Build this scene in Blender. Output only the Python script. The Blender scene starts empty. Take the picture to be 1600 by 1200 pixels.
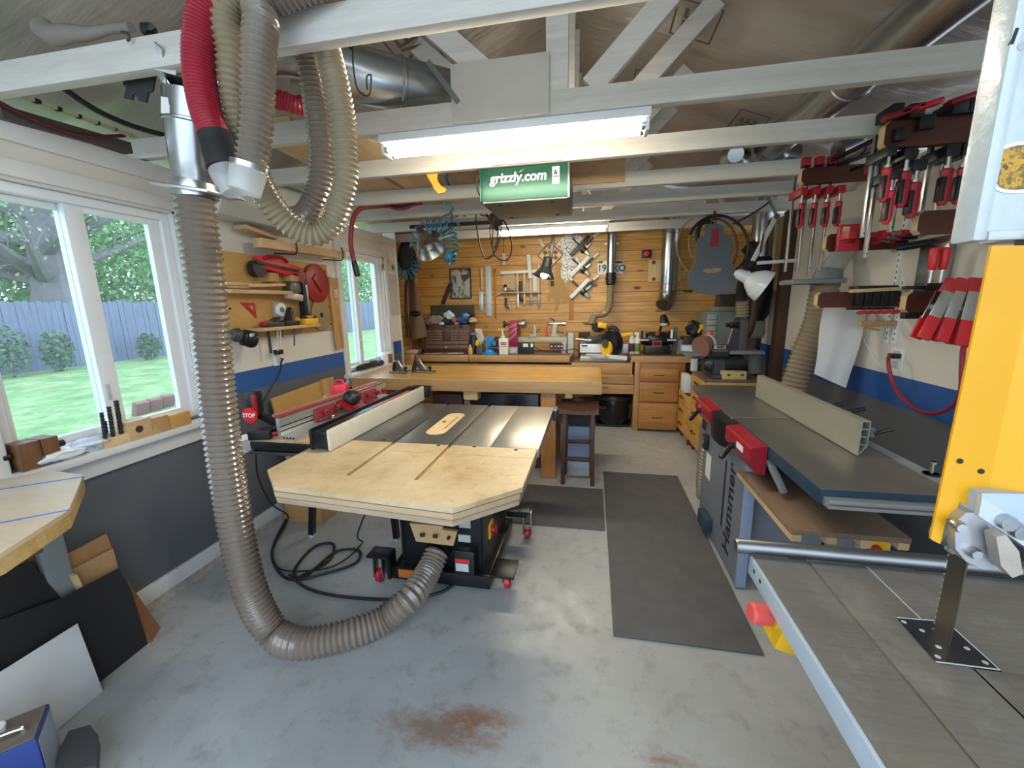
import bpy, bmesh, math, random
from mathutils import Vector, Matrix, Euler, noise
random.seed(7)
sc = bpy.context.scene
PI = math.pi

# ---------------------------------------------------------------- camera
F_PX, YAW, PIT, ROLL = 638.7, .19507, .19461, -.01883
CAM = Vector((0, 0, 1.55))
cy, sy, cp, sp = math.cos(YAW), math.sin(YAW), math.cos(PIT), math.sin(PIT)
FWD = Vector((-sy*cp, cy*cp, -sp)); _r = Vector((cy, sy, 0)); _u = _r.cross(FWD)
RGT = math.cos(ROLL)*_r + math.sin(ROLL)*_u
UPV = -math.sin(ROLL)*_r + math.cos(ROLL)*_u
cam_d = bpy.data.cameras.new('camera'); cam = bpy.data.objects.new('camera', cam_d)
sc.collection.objects.link(cam)
cam.matrix_world = Matrix((( RGT.x, UPV.x, -FWD.x, CAM.x), (RGT.y, UPV.y, -FWD.y, CAM.y), (RGT.z, UPV.z, -FWD.z, CAM.z), (0, 0, 0, 1)))
cam_d.sensor_width = 36; cam_d.lens = F_PX/1600*36; cam_d.clip_start = .05; cam_d.clip_end = 200
sc.camera = cam

# ---------------------------------------------------------------- world, exposure
TUBE_STRENGTH = 42.0
w = bpy.data.worlds.new('daylight'); sc.world = w; w.use_nodes = True
wn = w.node_tree.nodes; wn.clear()
bg = wn.new('ShaderNodeBackground'); wo = wn.new('ShaderNodeOutputWorld')
bg.inputs[0].default_value = (.72, .86, 1.0, 1); bg.inputs[1].default_value = 2.2
w.node_tree.links.new(bg.outputs[0], wo.inputs[0])
vs = sc.view_settings
vs.view_transform = 'Standard'; vs.look = 'None'; vs.gamma = 1; vs.use_curve_mapping = False
vs.exposure = 0.85

# ---------------------------------------------------------------- measuring helpers (pixel of the 1600x1200 photo -> point on a world plane)
def pix(u, v, ax, val):
    d = RGT*((u-800)/F_PX) - UPV*((v-600)/F_PX) + FWD
    return CAM + d*((val-CAM[ax])/d[ax])
def fl(u, v, z=0): return pix(u, v, 2, z)
def yb(u, v, y): return pix(u, v, 1, y)
def xs(u, v, x): return pix(u, v, 0, x)

# ---------------------------------------------------------------- materials
def lin(c):
    if isinstance(c, str): c = tuple(int(c[i:i+2], 16)/255 for i in (0, 2, 4))
    return tuple((x/12.92 if x <= .04045 else ((x+.055)/1.055)**2.4) for x in c)+(1,)
MATS = {}
def _new(name):
    m = bpy.data.materials.new(name); m.use_nodes = True
    nt = m.node_tree; b = nt.nodes['Principled BSDF']; MATS[name] = m
    return m, nt, b
def _coord(nt, scale=(1, 1, 1), rot=(0, 0, 0)):
    tc = nt.nodes.new('ShaderNodeTexCoord'); mp = nt.nodes.new('ShaderNodeMapping')
    mp.inputs['Scale'].default_value = scale; mp.inputs['Rotation'].default_value = rot
    nt.links.new(tc.outputs['Object'], mp.inputs[0]); return mp.outputs[0]
def _noise(nt, vec, sc_=5, det=4, rough=.6):
    n = nt.nodes.new('ShaderNodeTexNoise'); n.inputs['Scale'].default_value = sc_
    n.inputs['Detail'].default_value = det; n.inputs['Roughness'].default_value = rough
    nt.links.new(vec, n.inputs['Vector']); return n.outputs[0]
def _ramp(nt, f, stops):
    r = nt.nodes.new('ShaderNodeValToRGB'); e = r.color_ramp.elements
    while len(e) < len(stops): e.new(.5)
    for i, (p, c) in enumerate(stops): e[i].position = p; e[i].color = lin(c) if len(c) != 4 or isinstance(c, str) else c
    nt.links.new(f, r.inputs[0]); return r.outputs[0]
def _mix(nt, f, a, b, mode='MIX'):
    m = nt.nodes.new('ShaderNodeMix'); m.data_type = 'RGBA'; m.blend_type = mode
    for s, v in ((m.inputs[0], f), (m.inputs[6], a), (m.inputs[7], b)):
        if hasattr(v, 'is_linked'): nt.links.new(v, s)
        else: s.default_value = v
    return m.outputs[2]
def _math(nt, op, a, b=0.0):
    m = nt.nodes.new('ShaderNodeMath'); m.operation = op
    for s, v in ((m.inputs[0], a), (m.inputs[1], b)):
        if hasattr(v, 'is_linked'): nt.links.new(v, s)
        else: s.default_value = v
    return m.outputs[0]
def _bump(nt, b, h, st=.3, dist=.01):
    n = nt.nodes.new('ShaderNodeBump'); n.inputs['Strength'].default_value = st; n.inputs['Distance'].default_value = dist
    nt.links.new(h, n.inputs['Height']); nt.links.new(n.outputs[0], b.inputs['Normal'])
def flat(name, c, rough=.5, metal=0, var=.06, vs_=12, coat=0, bump=0):
    """a painted / plastic / metal surface with slight mottling"""
    if name in MATS: return MATS[name]
    m, nt, b = _new(name); col = lin(c)
    vec = _coord(nt); n = _noise(nt, vec, vs_)
    lo = tuple(max(0, x*(1-var*2)) for x in col[:3])+(1,); hi = tuple(min(1, x*(1+var*2)) for x in col[:3])+(1,)
    nt.links.new(_mix(nt, n, lo, hi), b.inputs['Base Color'])
    b.inputs['Roughness'].default_value = rough; b.inputs['Metallic'].default_value = metal
    if coat: b.inputs['Coat Weight'].default_value = coat
    if bump: _bump(nt, b, n, bump, .004)
    return m
def wood(name, c1, c2, axis=0, fine=14, rough=.45, stretch=14, rings=True):
    if name in MATS: return MATS[name]
    m, nt, b = _new(name); s = [1.0]*3
    for i in range(3):
        if i != axis: s[i] = stretch/2
    s[axis] = .9
    vec = _coord(nt, s); n = _noise(nt, vec, fine/6, 5, .65)
    n2 = _noise(nt, _coord(nt, [x*3 for x in s]), fine/3, 3, .6)
    f = _math(nt, 'ADD', _math(nt, 'MULTIPLY', n, .7), _math(nt, 'MULTIPLY', n2, .3))
    nt.links.new(_ramp(nt, f, [(.32, c1), (.68, c2)]), b.inputs['Base Color'])
    b.inputs['Roughness'].default_value = rough
    return m
def emis(name, c, st):
    m, nt, b = _new(name); b.inputs['Base Color'].default_value = lin(c)
    b.inputs['Emission Color'].default_value = lin(c); b.inputs['Emission Strength'].default_value = st
    return m
def glassy(name, c=(.95, .97, 1, 1), rough=.02, alpha=.12):
    m, nt, b = _new(name)
    tr = nt.nodes.new('ShaderNodeBsdfTransparent'); tr.inputs[0].default_value = c
    mx = nt.nodes.new('ShaderNodeMixShader'); mx.inputs[0].default_value = alpha
    b.inputs['Base Color'].default_value = c; b.inputs['Roughness'].default_value = rough
    o = nt.nodes['Material Output']
    nt.links.new(tr.outputs[0], mx.inputs[1]); nt.links.new(b.outputs[0], mx.inputs[2]); nt.links.new(mx.outputs[0], o.inputs[0])
    return m

# ---------------------------------------------------------------- mesh builder
class MB:
    def __init__(s): s.bm = bmesh.new()
    def _xf(s, vs_, M):
        for v in vs_: v.co = M @ v.co
    def box(s, c, d, rot=(0, 0, 0), bev=0):
        r = bmesh.ops.create_cube(s.bm, size=1); vs_ = r['verts']
        for v in vs_: v.co = Vector((v.co.x*d[0], v.co.y*d[1], v.co.z*d[2]))
        if bev:
            es = list({e for v in vs_ for e in v.link_edges})
            rb = bmesh.ops.bevel(s.bm, geom=es, offset=min(bev, min(abs(x) for x in d)*.45), segments=2, affect='EDGES', profile=.6)
            vs_ = list({v for f in rb['faces'] for v in f.verts} | {v for v in vs_ if v.is_valid})
        s._xf(vs_, Matrix.Translation(Vector(c)) @ Euler(rot).to_matrix().to_4x4()); return s
    def bb(s, x0, x1, y0, y1, z0, z1, bev=0):
        return s.box(((x0+x1)/2, (y0+y1)/2, (z0+z1)/2), (abs(x1-x0), abs(y1-y0), abs(z1-z0)), (0, 0, 0), bev)
    def bar(s, p, q, w_, h, up=(0, 0, 1), bev=0):
        p, q = Vector(p), Vector(q); d = q-p; L = d.length; x = d/L
        z = Vector(up); z = (z - x*z.dot(x))
        if z.length < 1e-4: z = Vector((0, 1, 0)) - x*x.y
        z.normalize(); y = z.cross(x)
        R = Matrix(((x.x, y.x, z.x), (x.y, y.y, z.y), (x.z, y.z, z.z)))
        n0 = set(s.bm.verts); s.box((0, 0, 0), (L, w_, h), (0, 0, 0), bev)
        s._xf([v for v in s.bm.verts if v not in n0], Matrix.Translation((p+q)/2) @ R.to_4x4()); return s
    def cyl(s, p, q, r, r2=None, n=16):
        return s.lathe(p, q, [(0, r), (1, r if r2 is None else r2)], n)
    def lathe(s, p, q, prof, n=16, caps=True):
        """profile of (t along p->q, radius)"""
        p, q = Vector(p), Vector(q); d = (q-p); ax = d.normalized()
        a = ax.orthogonal().normalized(); b = ax.cross(a); rings = []
        for t, r in prof:
            c = p+d*t
            rings.append([s.bm.verts.new(c+(a*math.cos(2*PI*k/n)+b*math.sin(2*PI*k/n))*max(r, 1e-5)) for k in range(n)])
        for A, B in zip(rings, rings[1:]):
            for k in range(n): s.bm.faces.new((A[k], A[(k+1) % n], B[(k+1) % n], B[k]))
        if caps:
            s.bm.faces.new(rings[0][::-1]); s.bm.faces.new(rings[-1])
        return s
    def tube(s, pts, r, n=8, closed=False, res=6, rf=None):
        P = spline(pts, res, closed) if res > 1 else [Vector(p) for p in pts]
        m = len(P); T = []
        for i in range(m):
            a = P[(i-1) % m] if (closed or i > 0) else P[i]; b = P[(i+1) % m] if (closed or i < m-1) else P[i]
            t = (b-a); T.append(t.normalized() if t.length > 1e-9 else Vector((0, 0, 1)))
        N = T[0].orthogonal().normalized(); rings = []; L = 0
        for i in range(m):
            if i: L += (P[i]-P[i-1]).length
            N = (N - T[i]*N.dot(T[i])); N = N.normalized() if N.length > 1e-6 else T[i].orthogonal().normalized()
            B = T[i].cross(N); rr = rf(L) if rf else r
            rings.append([s.bm.verts.new(P[i]+(N*math.cos(2*PI*k/n)+B*math.sin(2*PI*k/n))*rr) for k in range(n)])
        for i in range(m if closed else m-1):
            A, B = rings[i], rings[(i+1) % m]
            for k in range(n): s.bm.faces.new((A[k], A[(k+1) % n], B[(k+1) % n], B[k]))
        if not closed: s.bm.faces.new(rings[0][::-1]); s.bm.faces.new(rings[-1])
        return s
    def corr(s, pts, r, pitch, amp, n=24):
        """corrugated hose: a tube whose radius ripples every pitch"""
        P = spline(pts, 40); step = pitch/6; Q = [P[0]]; acc = 0
        for a, b in zip(P, P[1:]):
            seg = (b-a).length
            while acc+seg >= step:
                t = (step-acc)/seg; a = a+(b-a)*t; Q.append(a); seg = (b-a).length; acc = 0
            acc += seg
        return s.tube(Q, r, n, res=1, rf=lambda L: r+amp*(abs(math.cos(PI*L/pitch))**2*2-1))
    def prism(s, poly, plane, a, b):
        """extrude a 2D outline; plane 'xy','xz','yz' names the outline's axes"""
        def mk(p, t): return {'xy': (p[0], p[1], t), 'xz': (p[0], t, p[1]), 'yz': (t, p[0], p[1])}[plane]
        A = [s.bm.verts.new(mk(p, a)) for p in poly]; B = [s.bm.verts.new(mk(p, b)) for p in poly]; n = len(poly)
        s.bm.faces.new(A[::-1]); s.bm.faces.new(B)
        for i in range(n): s.bm.faces.new((A[i], A[(i+1) % n], B[(i+1) % n], B[i]))
        return s
    def slab(s, P, th):
        """polygon of world points thickened along its normal"""
        P = [Vector(p) for p in P]; nrm = (P[1]-P[0]).cross(P[2]-P[0]).normalized()*th
        A = [s.bm.verts.new(p) for p in P]; B = [s.bm.verts.new(p+nrm) for p in P]; n = len(P)
        s.bm.faces.new(A[::-1]); s.bm.faces.new(B)
        for i in range(n): s.bm.faces.new((A[i], A[(i+1) % n], B[(i+1) % n], B[i]))
        return s
    def ball(s, c, r, d=(1, 1, 1), seg=16, rot=(0, 0, 0)):
        q = bmesh.ops.create_uvsphere(s.bm, u_segments=seg, v_segments=max(6, seg//2), radius=r)
        s._xf(q['verts'], Matrix.Translation(Vector(c)) @ Euler(rot).to_matrix().to_4x4() @ Matrix.Diagonal((*d, 1))); return s
    def crumple(s, c, d, amp=.35, seed=0, sub=3):
        q = bmesh.ops.create_icosphere(s.bm, subdivisions=sub, radius=1)
        for v in q['verts']:
            k = 1+amp*noise.noise(v.co*1.7+Vector((seed*7.3, seed, 0)))+amp*.5*noise.noise(v.co*4.1+Vector((seed*3.1, 0, seed)))
            v.co = Vector((v.co.x*d[0], v.co.y*d[1], v.co.z*d[2]))*k+Vector(c)
        return s
    def grid(s, f, nu, nv):
        V = [[s.bm.verts.new(f(i/nu, j/nv)) for j in range(nv+1)] for i in range(nu+1)]
        for i in range(nu):
            for j in range(nv): s.bm.faces.new((V[i][j], V[i+1][j], V[i+1][j+1], V[i][j+1]))
        return s
def spline(pts, res=6, closed=False):
    P = [Vector(p) for p in pts]; n = len(P)
    if n < 3 and not closed:
        return [P[0].lerp(P[-1], i/res) for i in range(res+1)]
    out = []
    for i in range(n if closed else n-1):
        g = (lambda k: P[k % n]) if closed else (lambda k: P[max(0, min(n-1, k))])
        a, b, c, d = g(i-1), g(i), g(i+1), g(i+2)
        for k in range(res):
            t = k/res
            out.append(.5*((2*b)+(c-a)*t+(2*a-5*b+4*c-d)*t*t+(3*b-a-3*c+d)*t**3))
    if not closed: out.append(P[-1])
    return out

# ---------------------------------------------------------------- object helpers
def _mesh(name, mb, mat, origin):
    bm = mb.bm; bmesh.ops.recalc_face_normals(bm, faces=bm.faces)
    for v in bm.verts: v.co -= origin
    for f in bm.faces: f.smooth = True
    for e in bm.edges:
        if len(e.link_faces) == 2 and e.calc_face_angle(0) > .62: e.smooth = False
    me = bpy.data.meshes.new(name); bm.to_mesh(me); bm.free(); me.materials.append(mat)
    o = bpy.data.objects.new(name, me); sc.collection.objects.link(o); return o
def wloc(o):
    v = Vector((0, 0, 0))
    while o: v += o.location; o = o.parent
    return v
SPLIT = {'cabinet_rib', 'outrigger', 'guide_bolt', 'stretcher', 'bracket_bolt', 'screw', 'rail_bracket', 'trim_bolt', 'insert_hole', 'guard_hole', 'vent_slot', 'rails',
         'slide_rail', 'receptacle', 'steel_frame', 'table_stop', 'stop_block', 'slot_lining', 'printed_lines', 'bag_motif', 'dark_corner', 'insert_edge', 'hanger_strap', 'support_rail', 'rib', 'foot_pair'}
def islands(bm):
    seen = set(); out = []
    for f in bm.faces:
        if f in seen: continue
        st, isl = [f], []; seen.add(f)
        while st:
            g = st.pop(); isl.append(g)
            for e in g.edges:
                for h in e.link_faces:
                    if h not in seen: seen.add(h); st.append(h)
        out.append(isl)
    return out
def part(name, mb, mat, parent, label=None):
    """a child mesh given in the same (world) coordinates as its unrotated thing; small separate pieces become parts of their own"""
    if name in SPLIT:
        isl = islands(mb.bm)
        if len(isl) > 1:
            first = None
            for fs in isl:
                q = MB(); mp = {}
                for f in fs: q.bm.faces.new([mp.setdefault(v, None) or mp.__setitem__(v, q.bm.verts.new(v.co)) or mp[v] for v in f.verts])
                o = _mesh(name.rstrip('s') if name in ('rails',) else name, q, mat, wloc(parent)); o.parent = parent; first = first or o
            mb.bm.free(); return first
    o = _mesh(name, mb, mat, wloc(parent)); o.parent = parent
    if label: o['label'] = label
    return o
def thing(name, label, cat, loc=(0, 0, 0), group=None):
    o = bpy.data.objects.new(name, None); o.empty_display_size = .05; sc.collection.objects.link(o)
    o.location = loc; o['label'] = label; o['category'] = cat
    if group: o['group'] = group
    return o
def solo(name, mb, mat, label, cat, group=None):
    """a thing that is one mesh, its origin at the middle of its base"""
    co = [v.co for v in mb.bm.verts]
    mn = [min(c[i] for c in co) for i in range(3)]; mx = [max(c[i] for c in co) for i in range(3)]
    org = Vector(((mn[0]+mx[0])/2, (mn[1]+mx[1])/2, mn[2]))
    o = _mesh(name, mb, mat, org); o.location = org; o['label'] = label; o['category'] = cat
    if group: o['group'] = group
    return o
def struct(name, mb, mat, parent=None):
    if parent: return part(name, mb, mat, parent)
    o = _mesh(name, mb, mat, Vector((0, 0, 0))); o['kind'] = 'structure'; return o
def sroot(name, loc=(0, 0, 0)):
    o = bpy.data.objects.new(name, None); o.empty_display_size = .05; sc.collection.objects.link(o); o.location = loc
    o['kind'] = 'structure'; return o
def dup(root, loc, rot=None, label=None, group=None):
    r = root.copy(); sc.collection.objects.link(r); r.location = loc
    if rot is not None: r.rotation_euler = rot
    if label: r['label'] = label
    if group: r['group'] = group
    for ch in list(root.children):
        c = ch.copy(); sc.collection.objects.link(c); c.parent = r
        for g in ch.children:
            d = g.copy(); sc.collection.objects.link(d); d.parent = c
    return r
def lettering(name, body, size, mat, parent, loc, X, Y, ext=.001, bold=0, shear=0, align='CENTER'):
    """text mesh standing at loc with its reading direction X and its up direction Y (world axes)"""
    cu = bpy.data.curves.new(name, 'FONT'); cu.body = body; cu.size = size; cu.extrude = ext; cu.offset = bold; cu.shear = shear
    cu.align_x = align; cu.align_y = 'CENTER'; cu.resolution_u = 4
    t = bpy.data.objects.new(name, cu); sc.collection.objects.link(t)
    me = bpy.data.meshes.new_from_object(t.evaluated_get(bpy.context.evaluated_depsgraph_get()))
    bpy.data.objects.remove(t)
    X, Y = Vector(X).normalized(), Vector(Y).normalized(); Z = X.cross(Y)
    M = Matrix(((X.x, Y.x, Z.x, 0), (X.y, Y.y, Z.y, 0), (X.z, Y.z, Z.z, 0), (0, 0, 0, 1)))
    off = Vector(loc)-wloc(parent)
    me.transform(Matrix.Translation(off) @ M); me.materials.clear(); me.materials.append(mat)
    o = bpy.data.objects.new(name, me); sc.collection.objects.link(o); o.parent = parent; return o
def pb(u0, v0, u1, v1, y, d, zb=None, bev=0, mb=None):
    """box whose front face fills a pixel rectangle on the plane Y=y and which runs back by d"""
    a, b = yb(u0, v0, y), yb(u1, v1, y); c, e = yb(u0, v1, y), yb(u1, v0, y)
    x0, x1 = (a.x+c.x)/2, (b.x+e.x)/2; z1, z0 = (a.z+e.z)/2, (b.z+c.z)/2
    if zb is not None: z0 = zb
    return (mb or MB()).bb(x0, x1, y, y+d, z0, z1, bev)

# ---------------------------------------------------------------- shared materials
white = flat('white paint', 'dcd9d4', .45, var=.03)
trimw = flat('white trim paint', 'd9d8d6', .4, var=.03)
vinyl = flat('white vinyl', 'e6e9ec', .35, var=.02)
beamp = wood('whitewashed lumber', 'bdb8b2', 'd6d2cc', 0, fine=16, rough=.6, stretch=22)
black = flat('black plastic', '17181a', .4)
blackm = flat('black painted steel', '1b1c1f', .35, .3)
dgrey = flat('dark grey plastic', '3a3b3d', .5)
mgrey = flat('mid grey plastic', '777a7c', .5)
lgrey = flat('light grey plastic', 'b9bcbb', .45)
rubber = flat('black rubber', '1f1f20', .7)
steel = flat('bright steel', 'b9bbbd', .28, 1, .06)
dsteel = flat('dull steel', '85878a', .4, 1, .1)
alu = flat('brushed aluminium', 'c9cbc9', .38, .75, .04)
galv = flat('galvanised sheet metal', 'a9adb0', .25, .95, .09, 6)
red = flat('red plastic', 'b3202c', .4)
dred = flat('dark red plastic', '8d1522', .4)
brightred = flat('bright red plastic', 'd22630', .35)
yellow = flat('yellow plastic', 'e6b11c', .4)
blue = flat('blue plastic', '1f6fae', .4)
oak = wood('honey oak', '8a5a2c', 'b98448', 0)
oakv = wood('honey oak upright grain', '8a5a2c', 'b78246', 2)
maple = wood('golden maple', 'b8863f', 'd9ab5e', 0, rough=.22)
tanw = wood('tan plain wood', 'a37b4e', 'c59d6b', 0)
tanwz = wood('tan plain wood upright', 'a37b4e', 'c59d6b', 2)
palew = wood('pale wood', 'c6a678', 'dec59b', 0)
palewy = wood('pale wood lengthways', 'b6936a', 'd3b58a', 1)
palewz = wood('pale wood upright', 'c6a678', 'dec59b', 2)
mahog = wood('dark red hardwood', '3f1d14', '64301f', 0)
walnut = wood('dark walnut', '38231a', '573729', 2)
yellowp = wood('yellow pine drawer fronts', 'b98434', 'd9a751', 2)
ply = wood('birch plywood', 'b79b70', 'd0b78d', 0, stretch=5)
mdf = flat('brown fibreboard', 'a98960', .6, var=.06, vs_=20)
card = flat('brown cardboard', '9b7650', .8, var=.06)
paper = flat('white paper', 'e4e4e2', .8, var=.02)
pegply = wood('varnished plywood', 'b0874a', 'c79f60', 1, stretch=4)

# painted walls: three bands of paint, the band heights are paint lines on the wall
def banded(name, z0, z1):
    m, nt, b = _new(name); tc = nt.nodes.new('ShaderNodeTexCoord'); sp_ = nt.nodes.new('ShaderNodeSeparateXYZ')
    nt.links.new(tc.outputs['Object'], sp_.inputs[0]); z = sp_.outputs[2]
    n = _noise(nt, _coord(nt), 3)
    g = _mix(nt, n, lin('55585e'), lin('62656b')); up = _mix(nt, n, lin('d6d1c6'), lin('e2ded4')); bl = _mix(nt, n, lin('22508f'), lin('2a5ba0'))
    c = _mix(nt, _math(nt, 'GREATER_THAN', z, z0), g, bl); c = _mix(nt, _math(nt, 'GREATER_THAN', z, z1), c, up)
    nt.links.new(c, b.inputs['Base Color']); b.inputs['Roughness'].default_value = .5
    return m
wl_m = banded('left wall paint', 1.0, 1.137); wr_m = banded('right wall paint', .885, 1.068)

# pine boards: courses along X with knots and tongue-and-groove lines
def pine(name, ax=0):
    m, nt, b = _new(name); tc = nt.nodes.new('ShaderNodeTexCoord'); sp_ = nt.nodes.new('ShaderNodeSeparateXYZ')
    nt.links.new(tc.outputs['Object'], sp_.inputs[0]); z = sp_.outputs[2]; H = .128
    row = _math(nt, 'FLOOR', _math(nt, 'DIVIDE', z, H)); fr = _math(nt, 'FRACT', _math(nt, 'DIVIDE', z, H))
    wn_ = nt.nodes.new('ShaderNodeTexWhiteNoise'); wn_.noise_dimensions = '1D'; nt.links.new(row, wn_.inputs['W'])
    cb = nt.nodes.new('ShaderNodeCombineXYZ'); nt.links.new(_math(nt, 'ADD', sp_.outputs[ax], _math(nt, 'MULTIPLY', row, 3.7)), cb.inputs[0]); nt.links.new(z, cb.inputs[2])
    mp = nt.nodes.new('ShaderNodeMapping'); mp.inputs['Scale'].default_value = (.8, 1, 13); nt.links.new(cb.outputs[0], mp.inputs[0])
    n = _noise(nt, mp.outputs[0], 2.6, 6, .62)
    base = _ramp(nt, n, [(.3, 'b07c38'), (.55, 'd0a058'), (.72, 'e0ba78')])
    base = _mix(nt, _math(nt, 'MULTIPLY', wn_.outputs[0], .38), base, lin('b07a3c'))
    mk = nt.nodes.new('ShaderNodeMapping'); mk.inputs['Scale'].default_value = (2.6, 1, 5.0); nt.links.new(cb.outputs[0], mk.inputs[0])
    vo = nt.nodes.new('ShaderNodeTexVoronoi'); vo.inputs['Scale'].default_value = 1.0; nt.links.new(mk.outputs[0], vo.inputs['Vector'])
    k = _ramp(nt, vo.outputs['Distance'], [(.09, (1, 1, 1, 1)), (.17, (0, 0, 0, 1))])
    base = _mix(nt, k, base, lin('55280f'))
    gr = _math(nt, 'LESS_THAN', fr, .055)
    base = _mix(nt, _math(nt, 'MULTIPLY', gr, .75), base, lin('4a2a12'))
    nt.links.new(base, b.inputs['Base Color']); b.inputs['Roughness'].default_value = .35
    _bump(nt, b, _math(nt, 'SUBTRACT', 1.0, gr), .5, .006)
    return m
pine_m = pine('knotty pine boards'); pine_side = pine('knotty pine side boards', 1)

# concrete floor: worn paint, hairline cracks, one brown spill
def floor_mat():
    m, nt, b = _new('worn grey concrete'); vec = _coord(nt)
    n = _noise(nt, vec, 1.3, 6, .62); n2 = _noise(nt, vec, 9, 5, .7); n3 = _noise(nt, vec, 40, 3, .6)
    c = _ramp(nt, n, [(.3, '9a9c9b'), (.5, 'a9abab'), (.7, 'b7b8b7')])
    c = _mix(nt, _ramp(nt, n2, [(.52, (0, 0, 0, 1)), (.7, (.55, .55, .55, 1))]), c, lin('817f78'))
    c = _mix(nt, _ramp(nt, n3, [(.66, (0, 0, 0, 1)), (.74, (.4, .4, .4, 1))]), c, lin('5d5c58'))
    # the rust-brown spill nearest the camera: ragged blotch with a shape of its own
    def blotch(cx, cy_, sx, sy_, dens, col, c):
        mp = nt.nodes.new('ShaderNodeMapping'); mp.inputs['Location'].default_value = (-cx/sx, -cy_/sy_, 0); mp.inputs['Scale'].default_value = (1/sx, 1/sy_, 0)
        tc = nt.nodes.new('ShaderNodeTexCoord'); nt.links.new(tc.outputs['Object'], mp.inputs[0])
        ln = nt.nodes.new('ShaderNodeVectorMath'); ln.operation = 'LENGTH'; nt.links.new(mp.outputs[0], ln.inputs[0])
        d = _math(nt, 'ADD', ln.outputs['Value'], _math(nt, 'MULTIPLY', _noise(nt, _coord(nt, (1, 1.6, 1), (0, 0, .6)), 17, 9, .8), 1.7))
        f = _ramp(nt, _math(nt, 'DIVIDE', d, 3.0), [(dens/3-.06, (.75, .75, .75, 1)), (dens/3+.10, (0, 0, 0, 1))])
        return _mix(nt, f, c, lin(col))
    p = fl(690, 1140); c = blotch(p.x, p.y, .42, .13, 1.22, '86644a', c)
    p = fl(745, 1120); c = blotch(p.x, p.y, .26, .09, 1.2, '8a5c3c', c)
    p = fl(1040, 1190); c = blotch(p.x, p.y, .26, .07, 1.0, '7a5a3e', c)
    p = fl(760, 880); c = blotch(p.x, p.y, .10, .10, .85, '6e6a60', c)
    nt.links.new(c, b.inputs['Base Color'])
    nt.links.new(_ramp(nt, n2, [(.3, (.25, .25, .25, 1)), (.7, (.5, .5, .5, 1))]), b.inputs['Roughness'])
    _bump(nt, b, n2, .12, .01)
    return m

XL, XR, YB, YF = -2.28, 1.85, 5.6, -.9
struct('floor', MB().bb(-2.6, 2.1, -3.5, 5.75, -.1, 0), floor_mat())
# left wall with its two window openings
W1 = (1.12, 2.0, .93, 2.08); W2 = (3.5, 4.32, .93, 2.08); YE = 4.63
m = MB(); xo = XL-.14
for y0, y1 in ((YF, W1[0]), (W1[1], W2[0]), (W2[1], YE)): m.bb(xo, XL, y0, y1, 0, 2.30)
for y0, y1, z0, z1 in (W1, W2): m.bb(xo, XL, y0, y1, 0, z0).bb(xo, XL, y0, y1, z1, 2.30)
struct('wall_left', m, wl_m)
struct('wall_side', MB().bb(-2.6, -2.43, YE-.02, YB+.02, 0, 2.46), pine_side)
struct('wall_back', MB().bb(-2.6, 2.1, YB, YB+.1, 0, 2.45), pine_m)
struct('wall_right', MB().bb(XR, XR+.12, YF, YB, 0, 2.36), wr_m)
tile = flat('pale plaster gable', 'cfd0d0', .7, var=.05)
XC, ZR, ZE = -.215, 3.28, 2.38
struct('wall_gable', MB().prism([(-2.5, 2.45), (2.05, 2.45), (XC, ZR+.05)], 'xz', YB+.02, YB+.1), tile)

# roof: sagging faced insulation on both slopes
def ins_mat():
    m, nt, b = _new('faced insulation sheet'); vec = _coord(nt, (1, .5, 1)); n = _noise(nt, vec, 2.2, 3, .5); n2 = _noise(nt, _coord(nt, (1.2, 5, 1.2)), 2.4, 4, .55)
    nt.links.new(_ramp(nt, n, [(.3, '978e87'), (.55, 'a89f98'), (.75, 'b5ada6')]), b.inputs['Base Color'])
    b.inputs['Roughness'].default_value = .38; b.inputs['Specular IOR Level'].default_value = .6
    _bump(nt, b, _math(nt, 'ADD', n, _math(nt, 'MULTIPLY', n2, .22)), .8, .08); return m
ins = ins_mat(); inkm = flat('faded grey print', '5b5652', .6)
def slope_z(x): 
    return ZR-(XC-x)/(XC+2.5)*(ZR-ZE) if x < XC else ZR-(x-XC)/(2.1-XC)*(ZR-ZE)
def roof(xa, xb):
    def f(i, j):
        x = xa+(xb-xa)*i; y = -1.0+6.7*j
        sag = -.05*abs(math.sin(PI*(y-1.235)/.625))+.03*noise.noise(Vector((x*2.3, y*2.3, 1)))+.018*noise.noise(Vector((x*7, y*7, 4)))
        return (x, y, slope_z(x)+.09+sag)
    return MB().grid(f, 30, 130)
ceil = sroot('ceiling')
part('insulation', roof(-2.6, XC), ins, ceil); part('insulation', roof(XC, 2.15), ins, ceil)
part('roof_deck', MB().prism([(-2.75, ZE+.1), (XC, ZR+.24), (2.3, ZE+.1), (2.3, ZE+.22), (XC, ZR+.36), (-2.75, ZE+.22)], 'xz', -1.0, 5.8), flat('grey roof deck', '6a655f', .9), ceil)
# printed boxes of the insulation facing
def ins_print(x, y, body, s):
    k = (slope_z(x+.01)-slope_z(x))/.01; X = Vector((0, -1, 0)); Y = Vector((-1, 0, -k)).normalized()
    z = slope_z(x)-.02; lettering('print', body, s, inkm, ceil, (x, y, z), X, Y, .001, .003)
    c = Vector((x, y, z)); hw = s*.40*len(body)
    for sgn in (-1, 1):
        part('print_border', MB().bar(c-X*hw+Y*sgn*s*.66, c+X*hw+Y*sgn*s*.66, .010, .002), inkm, ceil)
        part('print_border', MB().bar(c+X*hw*sgn-Y*s*.66, c+X*hw*sgn+Y*s*.66, .010, .002), inkm, ceil)
ins_print(.36, 3.55, 'EVERE', .17); ins_print(.50, 2.62, 'EE', .17); ins_print(-1.0, 2.45, 'EVE', .17); ins_print(1.05, 3.6, 'EVERE', .15)

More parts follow.
